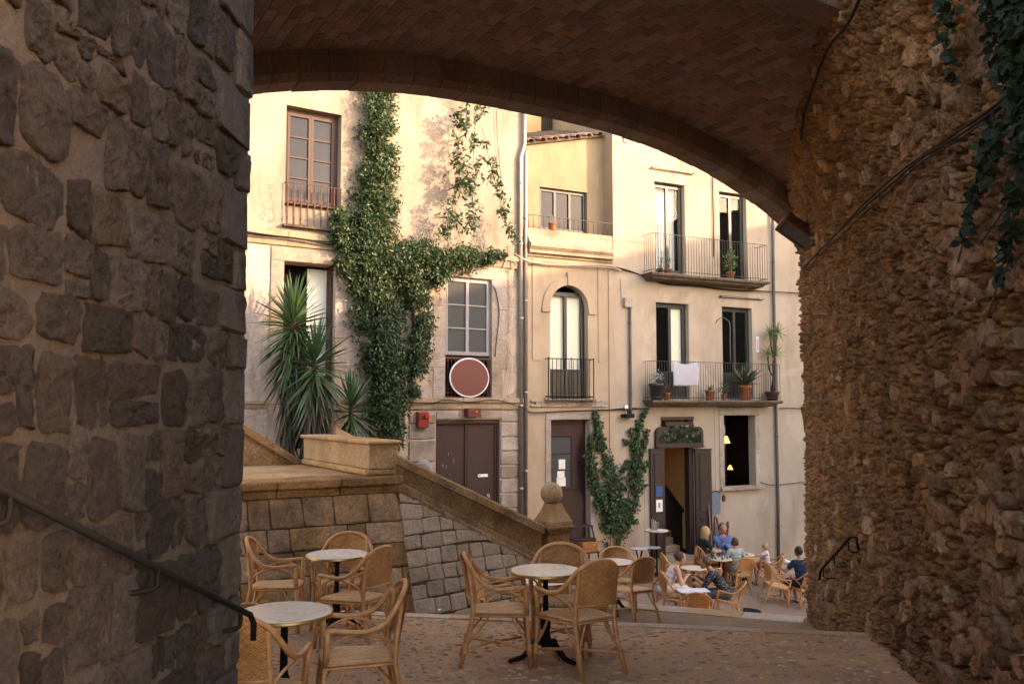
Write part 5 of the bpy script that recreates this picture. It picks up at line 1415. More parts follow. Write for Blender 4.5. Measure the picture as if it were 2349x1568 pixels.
# near group
chair(-1.47, 4.93, LAND, 6, 'rattan armchair seen from behind in the lower left corner, partly hidden by the wall')
chair(-1.0, 5.78, LAND, -105, 'rattan armchair turned left to the large near table, its woven back facing us')
chair(-2.12, 6.15, LAND, 100, 'rattan armchair almost hidden behind the left wall beyond the near table')
chair(-2.35, 8.72, LAND, 84, 'rattan armchair facing right beside the stone terrace wall, leftmost of the rear trio')
chair(-1.72, 8.92, LAND, 182, 'rattan armchair facing us behind the small table at the terrace wall')
chair(-1.42, 8.0, LAND, -66, 'rattan armchair with its back to us at the table by the terrace wall')
chair(-.12, 7.42, LAND, 88, 'rattan armchair facing right, left of the centre table')
chair(.44, 7.86, LAND, 184, 'rattan armchair tucked behind the centre table with its wide herringbone back')
chair(.54, 7.14, LAND, -35, 'rattan armchair in front of the centre table with its back to us')
# lower landing
chair(1.69, 12.36, LOW, -35, 'rattan armchair with its back to us on the lower landing, right of the veined table')
chair(1.6, 13.28, LOW, 183, 'rattan armchair behind the veined marble table on the lower landing')
chair(-.16, 10.95, LOW, 78, 'rattan armchair glimpsed behind the chair left of the centre table')
chair(.98, 11.1, LOW, -88, 'rattan armchair mostly hidden behind the centre table chairs on the lower landing')

def make_table(h=.75, r=.3, feet=3):
    t = empty('cafe_table')
    MB().lathe([(r - .02, h - .026), (r - .009, h - .024), (r - .009, h - .002), (r - .012, h)], 48).build('table_top', M['marble'], t, False)
    MB().lathe([(r - .009, h - .028), (r, h - .026), (r + .002, h - .016), (r, h - .014), (r + .002, h - .004), (r - .0085, h - .0025)], 48, cap=False).build('edge_band', M['brass'], t, True)
    pr = [(.03, .1), (.05, .13), (.052, .17), (.04, .2), (.036, .25), (.043, .27), (.043, .33), (.03, .36), (.024, .4), (.022, h - .1), (.03, h - .07), (.05, h - .045), (.13, h - .03)]
    MB().lathe(pr, 14).build('column', M['iron'], t, True)
    for k in range(feet):
        q = 2 * math.pi * k / feet + .4; d = Vector((math.cos(q), math.sin(q), 0)); P = [d * .03 + Vector((0, 0, .16)), d * .09 + Vector((0, 0, .15)), d * .15 + Vector((0, 0, .09)), d * .21 + Vector((0, 0, .045)), d * .28 + Vector((0, 0, .03)), d * .315 + Vector((0, 0, .022))]
        mb = MB().tube(smooth_path(P, 3), [.03] * 4 + [.027] * 4 + [.022] * 4 + [.018] * 3 + [.022], 8)
        mb.sphere(P[-1], .024, 8, 6, (1, 1, .9)); mb.sphere(P[1] + Vector((0, 0, .012)), .03, 8, 6); mb.build('foot', M['iron'], t, True)
    return t
tabA = make_table(); tused = []
def table(x, y, pl, label, rz=0, g='round marble cafe tables'):
    z = gz(pl, x, y)
    if not tused: o = tabA; o.location = (x, y, z); o.rotation_euler = (0, 0, rz); o['label'] = label; tused.append(1)
    else: o = dup(tabA, (x, y, z), rz, label)
    o['category'] = 'table'; o['group'] = g; return o
def table_px(X, Y, pl, label, rz=0): p = on_ground(X, Y, pl, .75); return table(p.x, p.y, pl, label, rz)
table(-1.44, 5.58, LAND, 'large round table with pale top nearest to us at the wall corner', .3)
table(.285, 7.47, LAND, 'round cream topped table in the centre between three armchairs', 1.0)
table(-1.71, 8.57, LAND, 'round table with grey veined top in front of the terrace wall', 2.0)
table(1.5, 12.92, LOW, 'round white veined table on the lower landing right of centre', .2)
table(.43, 10.95, LOW, 'round white table half hidden under the centre table', 1.7)
tw1 = table_px(1591, 1301, SQ, 'empty round white table in the square in front of the blonde woman', .5)
tf1 = table_px(1650, 1280, SQ, 'round table laden with glasses and bottles between the family', .9)
tf2 = table_px(1703, 1270, SQ, 'round table with plates between the blue shirted man and the toddler', .1)
tp1 = table_px(1588, 1354, SQ, 'round table covered by a large white sheet between the drawing couple', .4)
tr1 = table_px(1826, 1289, SQ, 'round table with a drink cut by the right wall', .4)

# square: chairs
cM = chair_px(1611, 1296, .45, SQ, 75, 'spindle backed rattan chair of the blonde woman', 'B')
cN = chair_px(1531, 1316, .45, SQ, 82, 'empty rattan armchair facing right at the left edge of the square')
cO = chair_px(1688, 1311, .45, SQ, -18, 'rattan armchair with the child in a grey green shirt, back to us')
cP = chair_px(1757, 1302, .45, SQ, -75, 'spindle backed rattan chair of the blond toddler by the wall pipe', 'B')
cQ = chair_px(1772, 1337, .45, SQ, 86, 'empty rattan armchair facing right, alone in front of the toddler')
cR = chair_px(1836, 1346, .45, SQ, -14, 'rattan armchair of the man in navy at the right wall edge')
cS = chair_px(1531, 1364, .45, SQ, 78, 'rattan armchair of the woman in white')
cT = chair_px(1588, 1357, .885, SQ, 2, 'rattan armchair back rising just above the step edge below the drawing couple', 'A', .29)
cU = chair_px(1662, 1371, .45, SQ, -74, 'rattan armchair of the man in the dark patterned shirt')
cV = chair_px(1607, 1337, .45, SQ, -42, 'empty rattan armchair between the white table and the child')
pb = on_ground(1660, 1214, SQ, 1.3)
cW = chair(pb.x, pb.y + .08, SQ, 178, 'spindle backed rattan chair under the man in the blue shirt', 'B')

# tall bar table and two small side tables beside the cafe door
def tall_table():
    p = on_ground(1506, 1215, SQ, 1.12); t = thing('bar_table', 'tall narrow bar table with menus beside the cafe door', 'table', (p.x, p.y, gz(SQ, p.x, p.y)))
    h, r = 1.12, .29
    MB().lathe([(r - .02, h - .03), (r - .004, h - .028), (r - .004, h - .002), (r - .01, h)], 40).build('table_top', M['marble'], t)
    MB().lathe([(r - .004, h - .03), (r + .003, h - .026), (r + .003, h - .006), (r - .0035, h - .0025)], 40, cap=False).build('edge_band', M['brass'], t, True)
    MB().lathe([(.05, .03), (.03, .08), (.022, .15), (.022, h - .1), (.1, h - .035)], 12).build('column', M['iron'], t, True)
    for k in range(4):
        q = math.pi / 4 + k * math.pi / 2; MB().tube([(0, 0, .1), (.12 * math.cos(q), .12 * math.sin(q), .07), (.27 * math.cos(q), .27 * math.sin(q), .02)], [.03, .025, .018], 6).build('foot', M['iron'], t, True)
    m = thing('menu_holder', 'clear holder full of coloured menus on the bar table', 'holder', (p.x - .06, p.y, gz(SQ, p.x, p.y) + h))
    hb = MB(); hb.box(-.06, .06, -.045, -.041, .0, .16); hb.box(-.06, .06, .041, .045, 0, .2); hb.box(-.06, -.056, -.04, .04, 0, .2); hb.box(-.06, .06, -.04, .04, 0, .004); hb.build('holder', M['zinc'], m)
    for i, (mt, x, tl) in enumerate((('white', -.03, -.1), ('paper', -.01, .0), ('white', .01, .12), ('greencard', .05, .3), ('paper', .03, .2), ('greencard', .065, .4))):
        MB().box(-.003, .003, -.035, .035, .006, .27 - .02 * i).build('menu', M[mt], m, rot=(0, tl, 0), loc=(x, 0, 0))
    lf = tag(MB().box(-.11, .11, -.06, .06, 0, .006).build('folded_menu', M['white'], None, loc=(p.x + .14, p.y - .05, gz(SQ, p.x, p.y) + h + .001)), 'white folded menu lying on the bar table', 'menu')
    for X, Y, rz, lb in ((1466, 1257, 0, 'small grey topped side table with crossed legs at the ivy foot'), (1496, 1254, .8, 'small grey topped side table beside the cafe door leaf')):
        q = on_ground(X, Y, SQ, .72); s = thing('side_table', lb, 'table', (q.x, q.y, gz(SQ, q.x, q.y)), rz, 'small side tables by the door')
        MB().lathe([(.19, .7), (.205, .702), (.205, .718), (.2, .72)], 32).build('table_top', M['greytop'], s); MB().lathe([(.2055, .699), (.21, .701), (.21, .716), (.206, .718)], 32, cap=False).build('edge_band', M['brass'], s)
        for a in range(4):
            an = math.pi / 4 + a * math.pi / 2; MB().tube([(.1 * math.cos(an), .1 * math.sin(an), .69), (0.02 * math.cos(an), .02 * math.sin(an), .4), (.17 * math.cos(an), .17 * math.sin(an), 0)], .012, 6).build('leg', M['iron'], s, True)
M['greencard'] = plain('green_card', (.10, .32, .06), (.08, .26, .05), .6, 5, 0)
M['greytop'] = plain('grey_table_top', (.44, .47, .47), (.38, .41, .41), .3, 5, 0)
tall_table()

# ---------------------------------------------------------------- tableware
M['clear'] = glass_mat('drink_glass', (.9, .92, .9), .05)
M['beer'] = plain('beer', (.42, .2, .03), (.36, .16, .02), .1, 5, 0)
M['bottle'] = plain('green_bottle_glass', (.02, .05, .02), (.03, .07, .02), .1, 5, 0, spec=.6)
def on_table(t, dx, dy): return (t.location.x + dx, t.location.y + dy, t.location.z + .7505)
def drinking_glass(t, dx, dy, label, fill='beer', h=.12):
    g = thing('drinking_glass', label, 'glass', on_table(t, dx, dy), 0, 'glasses on the family table')
    MB().lathe([(.026, 0), (.03, .004), (.034, h), (.032, h), (.028, .008)], 12).build('glass', M['clear'], g, True)
    if fill: MB().lathe([(.026, .009), (.029, h * .65)], 12).build('drink', M[fill], g, True)
def bottle(t, dx, dy, label):
    tag(MB().lathe([(.03, 0), (.034, .01), (.034, .13), (.028, .165), (.013, .2), (.012, .25), (.014, .252), (.014, .26)], 12).build('bottle', M['bottle'], None, True, loc=on_table(t, dx, dy)), label, 'bottle', 'bottles on the family table')
drinking_glass(tf1, -.12, -.12, 'amber drink glass nearest the blonde woman'); drinking_glass(tf1, .03, -.2, 'amber drink glass at the near rim of the family table')
drinking_glass(tf1, -.2, .05, 'clear glass under the blonde woman\'s arm', None); drinking_glass(tf1, .17, -.1, 'short amber glass beside the child\'s shoulder', 'beer', .09)
bottle(tf1, -.18, -.03, 'dark green bottle left on the family table'); bottle(tf1, .1, .06, 'dark green bottle in the middle of the family table')
drinking_glass(tr1, -.16, -.05, 'glass with amber drink at the right wall', 'beer', .13)
for dx, dy, lb in ((.06, -.08, 'white plate with food in front of the toddler'), (-.14, .04, 'white plate beside the blue shirted man')):
    p = thing('plate', lb, 'plate', on_table(tf2, dx, dy), 0, 'plates on the family table')
    MB().lathe([(.06, 0), (.08, .004), (.125, .018), (.12, .02), (.08, .009), (0.001, .008)], 24).build('dish', M['white'], p, True)
    fd = MB()
    for k in range(5): fd.sphere((.05 * math.cos(k * 1.3), .05 * math.sin(k * 1.3), .022), .022, 8, 6, (1.2, 1, .6))
    fd.build('food', M['brass'], p, True)['kind'] = 'stuff'
sh = MB(); n = 10
for j in range(n + 1):
    for i in range(n + 1): sh.v.append((-.3 + .6 * i / n, -.2 + .4 * j / n, .006 + .012 * max(0, (i / n - .8) * 3) + .002 * math.sin(i * 1.1)))
for j in range(n):
    for i in range(n): a = j * (n + 1) + i; sh.f.append((a, a + 1, a + n + 2, a + n + 1))
tag(sh.build('drawing_sheet', M['white'], None, True, fix=False, loc=on_table(tp1, .02, 0), rot=(0, 0, .1)), 'large white paper sheet spread on the drawing couple\'s table', 'paper')
tag(MB().bbox(-.13, .13, -.02, .02, 0, .012, .003).build('pencil_case', M['iron'], None, loc=on_table(tp1, .17, -.22), rot=(0, 0, .2)), 'dark flat case at the near edge of the drawing table', 'case')
mn = on_table(tr1, -.22, -.2)
tag(MB().box(-.15, .15, -.1, .1, 0, .004).build('menu_card', M['white'], None, loc=(mn[0], mn[1], mn[2] + .05), rot=(.25, .35, .3)), 'white menu held over the edge of the table at the right wall', 'menu')
# ================================================================ PEOPLE
def skin(name, c): return plain(name, c, tuple(q * .85 for q in c), .55, 20, .05)
M['skin'] = skin('skin', (.50, .27, .17)); M['skin_tan'] = skin('tanned_skin', (.38, .19, .115))
M['hair_blond'] = plain('blond_hair', (.42, .27, .10), (.28, .165, .06), .5, 30, .4, 90, stretch=(6, 6, 1)); M['hair_brown'] = plain('brown_hair', (.085, .045, .024), (.05, .028, .016), .5, 30, .4, 90, stretch=(6, 6, 1)); M['hair_dark'] = plain('dark_hair', (.03, .02, .014), (.018, .012, .009), .5, 30, .4, 90)
M['hair_grey'] = plain('grey_brown_hair', (.10, .08, .065), (.06, .048, .038), .6, 30, .4, 90)
def cloth(name, c, b=.3): return plain(name, c, tuple(q * .8 for q in c), .9, 6, b, 25, 0, .15, 0, .02)
M['c_black'] = cloth('black_cotton', (.022, .022, .026)); M['c_blue'] = cloth('blue_shirt_cotton', (.11, .175, .34)); M['c_sage'] = cloth('sage_cotton', (.34, .37, .32)); M['c_pink'] = cloth('white_pink_cotton', (.66, .56, .55)); M['c_red'] = cloth('red_shorts', (.30, .05, .05)); M['c_navy'] = cloth('navy_cotton', (.02, .026, .055)); M['c_white'] = cloth('cream_linen', (.70, .60, .50)); M['c_grey'] = cloth('grey_trousers', (.10, .095, .09)); M['c_shoe'] = plain('dark_shoe', (.03, .025, .022), None, .5)
def floral():
    t = NT('patterned_shirt'); co = t.coord('Object'); v = t.n('ShaderNodeTexVoronoi'); t.l(co, v.inputs['Vector']); v.inputs['Scale'].default_value = 38
    return t.fin(t.mix(t.ramp(v.outputs[0], .18, .3, 1, 0), (.02, .02, .028), (.55, .50, .46)), .9, 0, .15)
M['c_floral'] = floral()
DG = None
def remesh(mb, name, mat, parent, vox, smooth=6):
    me = mb.mesh('tmp', None, False, True); o = bpy.data.objects.new('tmp', me); COL.objects.link(o)
    m = o.modifiers.new('r', 'REMESH'); m.mode = 'VOXEL'; m.voxel_size = vox
    s = o.modifiers.new('s', 'SMOOTH'); s.iterations = smooth; s.factor = .5
    dg = bpy.context.evaluated_depsgraph_get(); dg.update()
    out = bpy.data.meshes.new_from_object(o.evaluated_get(dg)); bpy.data.objects.remove(o)
    out.name = name; out.polygons.foreach_set('use_smooth', [True] * len(out.polygons)); out.materials.clear(); out.materials.append(mat)
    return inst(name, out, parent)
def limb(mb, pts, rs, n=10):
    P = [Vector(p) for p in pts]
    for a, b, r0, r1 in zip(P, P[1:], rs, rs[1:]): mb.tube([a, a.lerp(b, .5), b], [r0, (r0 + r1) / 2, r1], n)
    for p, r in zip(P, rs): mb.sphere(p, r, 10, 7)
def ik(a, b, l1, l2, pole):
    d = b - a; L = min(d.length, (l1 + l2) * .995); d.normalize(); b = a + d * L
    x = (l1 * l1 - l2 * l2 + L * L) / (2 * L); h = math.sqrt(max(1e-6, l1 * l1 - x * x))
    pl = pole - d * pole.dot(d); pl.normalize(); return a + d * x + pl * h, b
def person(label, loc, th, k, lean, hands, shirt, lower, hair, sleeve='short', low='shorts', hairstyle='short', skinm='skin', headturn=0.0, nod=.3, seat=.47, legs=None):
    """seated figure; hands are targets in its own frame (metres before scaling by k)"""
    root = thing('person', label, 'person', loc, -R(th)); root.scale = (k, k, k); s0 = seat / k
    V = Vector; sl, cl = math.sin(lean), math.cos(lean)
    pel = V((0, -.06, s0 + .10)); T_ = lambda h, f=0.0, x=0.0: V((x, pel.y + sl * h + cl * f, pel.z + cl * h - sl * f))
    chest = T_(.36); neck = T_(.53, -.01); nk = V((0, math.sin(lean * .7 + nod * .5), math.cos(lean * .7 + nod * .5)))
    head = neck + nk * .17 + V((0, .02, 0)); hl_, hr_ = T_(.47, 0, -.175), T_(.47, 0, .175)
    body = MB()
    for h, rx, ry in ((0, .155, .115), (.1, .15, .11), (.2, .14, .10), (.3, .15, .11), (.4, .165, .11), (.46, .15, .09)): 
        p = T_(h); body.sphere(p, 1, 14, 10, (rx, ry, .1))
    limb(body, [T_(.44), neck, neck + nk * .08], [.08, .055, .052])
    body.sphere(head + V((0, 0, .015)), .1, 18, 14, (.80, .98, 1.12)); body.sphere(head + V((0, .035, -.055)), .07, 12, 9, (.82, .8, .85))
    tf = V((math.sin(headturn), math.cos(headturn), 0)); sd = V((tf.y, -tf.x, 0))
    body.tube([head + tf * .085 + V((0, 0, .02)), head + tf * .115 - V((0, 0, .018)), head + tf * .09 - V((0, 0, .03))], [.009, .014, .009], 6)
    for s in (-1, 1): body.sphere(head + sd * (s * .08) - V((0, 0, .005)), .03, 8, 6, (.45, .6, 1))
    wrists = []; shm = MB()
    for s, sh_, hd in ((-1, hl_, hands[0]), (1, hr_, hands[1])):
        el, wr = ik(sh_, V(hd), .29, .25, V((s * .7, -.5, -.6)))
        limb(body, [T_(.45, 0, s * .1), sh_, el, wr], [.07, .058, .043, .03])
        f = (wr - el).normalized(); side = f.cross(V((0, 0, 1))); side = side.normalized() if side.length > .01 else V((1, 0, 0)); up = side.cross(f)
        palm = wr + f * .045; body.tube([wr, wr + f * .03, wr + f * .085], [.028, .036, .034], 8, True, .6)
        for i, (o, L) in enumerate(((-.03, .062), (-.01, .075), (.01, .072), (.028, .055))):
            b0 = wr + f * .08 + side * o; body.tube([b0, b0 + f * L * .55 - up * .008, b0 + f * L * .9 - up * .03], [.0105, .0095, .008], 6)
        b0 = wr + f * .03 - side * s * .03; body.tube([b0, b0 + f * .03 - side * s * .025, b0 + f * .06 - side * s * .025 - up * .015], [.012, .0105, .009], 6)
        e2 = sh_.lerp(el, .55) if sleeve == 'short' else el.lerp(wr, .9) if sleeve == 'long' else el.lerp(wr, .15)
        if sleeve == 'none': pass
        elif sleeve == 'short': limb(shm, [T_(.45, 0, s * .1), sh_, e2], [.082, .072, .066])
        else: limb(shm, [T_(.45, 0, s * .1), sh_, el, e2], [.082, .07, .057, .045])
    ft = []
    pm = MB()
    L = legs or (((-.13, .40, s0 + .06), (-.14, .38, .08 / k)), ((.13, .40, s0 + .06), (.14, .34, .08 / k)))
    for s, (kn, an) in zip((-1, 1), L):
        hip = pel + V((s * .085, .02, -.02)); kn, an = V(kn), V(an)
        limb(body, [hip, kn, kn.lerp(an, .35), an], [.095, .06, .055, .036])
        toe = an + V((0, .15, -.05)); limb(body, [an - V((0, .03, .03)), an + V((0, .06, -.035)), toe], [.036, .036, .026])
        sm = MB(); limb(sm, [an - V((0, .035, .045)), an + V((0, .06, -.05)), toe - V((0, 0, .005))], [.042, .043, .034]); ft.append(sm)
        if low == 'shorts': limb(pm, [hip, hip.lerp(kn, .75)], [.118, .095])
        elif low == 'trousers': limb(pm, [hip, kn, kn.lerp(an, .35), an + V((0, 0, .05))], [.115, .08, .072, .055])
        elif low == 'dress': limb(pm, [hip, kn, kn.lerp(an, .5)], [.135, .105, .1])
    b = remesh(body, 'body', M[skinm], root, .012, 4)
    for h, rx, ry in ((.02, .17, .13), (.1, .165, .125), (.2, .16, .118), (.3, .168, .125), (.4, .178, .122), (.455, .16, .1)): shm.sphere(T_(h), 1, 14, 10, (rx, ry, .1))
    if low == 'dress': shm.sphere(T_(.0), 1, 14, 10, (.2, .16, .12))
    remesh(shm, 'shirt' if low != 'dress' else 'dress_top', M[shirt], root, .016, 5)
    pm.sphere(pel, 1, 14, 10, (.172, .13, .11)); remesh(pm, {'shorts': 'shorts', 'trousers': 'trousers', 'dress': 'skirt'}[low], M[lower], root, .016, 5)
    for sm in ft: remesh(sm, 'shoe', M['c_shoe'], root, .014, 3)
    hm_ = MB(); hm_.sphere(head + V((0, -.018, .035)) - tf * .01, .108, 18, 12, (.86, .98, 1.03))
    if hairstyle == 'long':
        for a in range(-4, 5):
            q = a / 4 * 1.6; dr = -tf * math.cos(q) + sd * math.sin(q)
            hm_.tube([head + dr * .075 + V((0, 0, .05)), head + dr * .1 - V((0, 0, .04)), head + dr * .1 - V((0, 0, .14)), head + dr * .075 - V((0, 0, .23))], [.04, .042, .04, .022], 8)
    elif hairstyle == 'bob':
        for a in range(-4, 5):
            q = a / 4 * 1.7; dr = -tf * math.cos(q) + sd * math.sin(q); hm_.tube([head + dr * .07 + V((0, 0, .05)), head + dr * .09 - V((0, 0, .03)), head + dr * .08 - V((0, 0, .09))], [.04, .038, .022], 8)
    elif hairstyle == 'bun': hm_.sphere(head - tf * .11 + V((0, 0, .06)), .05, 10, 8)
    hair_o = remesh(hm_, 'hair', M[hair], root, .014, 3)
    # keep the face clear: push the hair behind the brow line
    for v in hair_o.data.vertices:
        d = v.co - head; f = d.dot(tf); lim = .05 + max(0, d.z - .05) * .5
        if f > lim and d.z < .085 + .0: v.co -= tf * (f - lim + .045)
    for s in (-1, 1): MB().sphere(head + tf * .082 + sd * (s * .032) + V((0, 0, .02)), .009, 8, 6).build('eye', M['c_shoe'], root, True)
    MB().tube([head + tf * .088 + sd * x - V((0, 0, .055)) for x in (-.022, 0, .022)], .005, 5).build('mouth', M['c_red'], root, True)
    return root
def at_chair(c, back=0.0): return (c.location.x, c.location.y, c.location.z)
person('blonde woman in a black top leaning over the table, in profile', at_chair(cM), 80, 1.0, .22, ((-.12, .42, .80), (.14, .45, .80)), 'c_black', 'c_grey', 'hair_blond', 'short', 'shorts', 'long', 'skin', .15, .2)
person('man in a blue shirt facing us with both forearms raised before him', at_chair(cW), 178, 1.05, .05, ((.06, .22, .98), (-.02, .24, 1.05)), 'c_blue', 'c_grey', 'hair_grey', 'long', 'trousers', 'short', 'skin_tan', .0, .25)
person('child in a grey green shirt seen from behind on the armchair', at_chair(cO), -14, .86, .12, ((-.2, .3, .80), (.2, .3, .80)), 'c_sage', 'c_sage', 'hair_brown', 'short', 'shorts', 'bob', 'skin_tan', -.3, .2)
person('blond toddler in a white top pointing left over the table', at_chair(cP), -80, .66, .1, ((-.1, .5, 1.12), (.16, .2, .95)), 'c_pink', 'c_red', 'hair_blond', 'short', 'shorts', 'bob', 'skin', .0, .1)
person('man in a navy t shirt seen from behind at the right wall edge', at_chair(cR), -20, 1.0, .12, ((-.22, .36, .82), (.2, .34, .80)), 'c_navy', 'c_black', 'hair_dark', 'short', 'shorts', 'short', 'skin_tan', -.3, .3)
person('woman in a white dress bent over the paper, brown hair tied back', at_chair(cS), 82, 1.0, .48, ((-.1, .42, .82), (.12, .36, .82)), 'c_white', 'c_white', 'hair_brown', 'none', 'dress', 'bun', 'skin', .0, .6)
person('man in a dark patterned shirt hunched forward drawing on the paper', at_chair(cU), -78, 1.04, .66, ((-.08, .55, .80), (.12, .5, .82)), 'c_floral', 'c_grey', 'hair_brown', 'half', 'trousers', 'short', 'skin_tan', .0, .4)
# ================================================================ PLANTS
def leaf_mat(name, c1, c2, c3, rough=.45, trans=.35, spec=.4):
    t = NT(name); r = t.math('FRACT', t.math('ADD', island(t), objrand(t))); r2 = t.math('FRACT', t.math('MULTIPLY', r, 13.7))
    col = t.mix(r, c1, c2); col = t.mix(t.ramp(r2, .9, .97), col, c3)
    t.fin(col, rough, 0, spec)
    tr = t.n('ShaderNodeBsdfTranslucent'); t.l(col, tr.inputs[0]); mx = t.n('ShaderNodeMixShader'); mx.inputs[0].default_value = trans
    t.l(t.b.outputs[0], mx.inputs[1]); t.l(tr.outputs[0], mx.inputs[2]); t.l(mx.outputs[0], t.out.inputs[0])
    return t.m
M['ivy'] = leaf_mat('creeper_leaf', (.016, .04, .013), (.045, .08, .024), (.11, .11, .035), .4, .25)
M['ivy2'] = leaf_mat('ivy_leaf', (.03, .066, .026), (.075, .125, .045), (.15, .12, .05), .45)
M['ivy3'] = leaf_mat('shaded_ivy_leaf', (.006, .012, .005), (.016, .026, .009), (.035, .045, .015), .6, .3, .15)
M['yucca'] = leaf_mat('yucca_leaf', (.018, .058, .021), (.05, .11, .035), (.09, .14, .05), .35, .15)
M['yucca_dry'] = leaf_mat('dry_yucca_leaf', (.07, .055, .035), (.035, .042, .024), (.16, .12, .07), .7, .1)
M['stem'] = plain('woody_stem', (.075, .05, .032), (.04, .028, .02), .9, 20, .6, 40)
M['terracotta'] = plain('terracotta', (.36, .13, .06), (.26, .09, .045), .8, 10, .2)
M['brownpot'] = plain('brown_pot', (.07, .035, .025), (.05, .025, .02), .6, 10, .2)
M['darkpot'] = plain('black_pot', (.02, .02, .022), (.03, .03, .03), .4, 10, .1)
M['varieg'] = leaf_mat('variegated_leaf', (.012, .035, .014), (.06, .09, .025), (.3, .2, .1), .4, .15)
M['silver'] = leaf_mat('silver_leaf', (.22, .27, .24), (.34, .37, .33), (.5, .5, .46), .5, .2)
M['bright'] = leaf_mat('bright_leaf', (.06, .14, .03), (.12, .2, .04), (.2, .24, .07), .4, .3)
def leaves(P, N, size, rng, wid=.42, droop=.5, jit=.9):
    """P points, N outward normals -> arrays of folded leaves hanging tip down"""
    n = len(P); P = np.asarray(P, float); N = np.asarray(N, float)
    tip = np.array([0, 0, -droop]) + rng.normal(0, jit, (n, 3)) * .6 + N * .35; tip /= np.linalg.norm(tip, axis=1)[:, None]
    nn = N + rng.normal(0, .55, (n, 3)); nn -= tip * (nn * tip).sum(1)[:, None]; nn /= np.linalg.norm(nn, axis=1)[:, None] + 1e-9
    sd = np.cross(tip, nn); L = size * rng.uniform(.6, 1.3, n)[:, None]; W = L * wid
    b = P; l1 = P + tip * L * .3 - sd * W * .5 + nn * W * .15; l2 = P + tip * L * .65 - sd * W * .4 + nn * W * .1; t = P + tip * L
    r1 = P + tip * L * .3 + sd * W * .5 + nn * W * .15; r2 = P + tip * L * .65 + sd * W * .4 + nn * W * .1
    V = np.stack([b, l1, l2, t, r2, r1], 1).reshape(-1, 3); k = np.arange(n)[:, None] * 6
    F = np.concatenate([k + np.array([[0, 1, 2, 3]]), k + np.array([[0, 3, 4, 5]])])
    return V, F
def stroke_points(frame, strokes, rng, dens, off0, off1):
    """sprigs of leaves along px strokes on a facade, bulging off the wall in the middle, with gaps between"""
    P = []; N = []
    nrm = np.array([-frame.i.x, -frame.i.y, 0.0]); ul = np.array([frame.u.x, frame.u.y, 0])
    for st in strokes:
        for (X0, Y0, w0), (X1, Y1, w1) in zip(st, st[1:]):
            L = math.hypot(X1 - X0, Y1 - Y0); m = max(1, int(dens * L * (w0 + w1) * .001 / 9))
            for _ in range(m):
                t = rng.random(); w_ = w0 + (w1 - w0) * t; e = rng.normal(0, .56)
                if abs(e) > 1.5: continue
                dx, dy = (X1 - X0) / L, (Y1 - Y0) / L
                X = X0 + (X1 - X0) * t - dy * w_ * e; Y = Y0 + (Y1 - Y0) * t + dx * w_ * e
                if fbm(X * .045, Y * .045, 8) < -.17 and w_ > 12: continue
                k = max(0, 1 - (e / 1.5) ** 2); d = (off0 + (off1 - off0) * k * rng.random() ** .7)
                u, z = frame.px(X, Y); p = np.array(frame.w(u, -d, z)); s = ul * e * .7; q = nrm + s; q = q / np.linalg.norm(q)
                g = rng.normal(0, 1, 3); g -= q * (g @ q) * .5; g /= np.linalg.norm(g); g[2] -= .3
                n_ = rng.integers(6, 13); sp = .012 + .05 * min(1, w_ / 20)
                for j in range(n_): P.append(tuple(p + g * (j - n_ / 2) * sp * .55 + rng.normal(0, sp * .5, 3) * .8)); N.append(tuple(q))
    return P, N
def creeper(name, label, frame, strokes, stems, dens, size, off0, off1, mat, seed, wid=.42, stem_r=.012, stem_off=.04):
    rng = np.random.default_rng(seed); root = thing(name, label, 'plant')
    P, N = stroke_points(frame, strokes, rng, dens, off0, off1); V, F = leaves(P, N, size, rng, wid)
    inst('foliage', np_mesh('foliage', V, F, M[mat]), root)
    for st in stems:
        pts = []
        for X, Y in st: u, z = frame.px(X, Y); pts.append(frame.w(u, -stem_off, z))
        MB().tube(smooth_path(pts, 4), stem_r, 6).build('stem', M['stem'], root, True)
    return root
creeper('wall_creeper', 'thick green creeper climbing the pale house in a tall column with a side branch', FL,
    [[(858, 165, 30), (860, 300, 33), (860, 420, 36), (842, 520, 48), (826, 580, 44), (845, 650, 46), (868, 760, 46), (884, 860, 42), (880, 960, 34), (876, 1020, 28)],
     [(768, 490, 12), (768, 560, 18), (790, 620, 18)],
     [(875, 600, 36), (960, 598, 34), (1040, 592, 26), (1112, 592, 14), (1140, 588, 6)],
     [(930, 640, 22), (950, 700, 24), (948, 780, 25), (945, 850, 18), (938, 905, 10)], [(985, 640, 26), (1010, 630, 16)]],
    [[(845, 1040), (850, 900), (862, 760), (850, 600), (858, 420), (860, 180)], [(862, 620), (960, 600), (1110, 590)], [(950, 620), (945, 760), (940, 900)]],
    900, .08, .03, .42, 'ivy', 3, .40, .03, .05)
creeper('hanging_vine', 'sparse leafy vine on hanging wires in front of the pale wall, throwing a leaf shadow', FL,
    [[(1068, 190, 14), (1075, 260, 17), (1060, 330, 12), (1062, 400, 16), (1048, 470, 18), (1040, 540, 22)], [(1085, 330, 5), (1108, 400, 11), (1122, 460, 14), (1135, 510, 12), (1158, 560, 9)], [(1040, 250, 14), (1025, 340, 14), (1028, 420, 14), (1010, 500, 20), (985, 560, 14)]],
    [[(1068, 185), (1066, 300), (1062, 430), (1064, 560)], [(1082, 300), (1110, 420), (1150, 560)], [(1045, 200), (1025, 400), (1010, 560)]],
    85, .11, .38, .6, 'ivy', 5, .40, .006, .45)
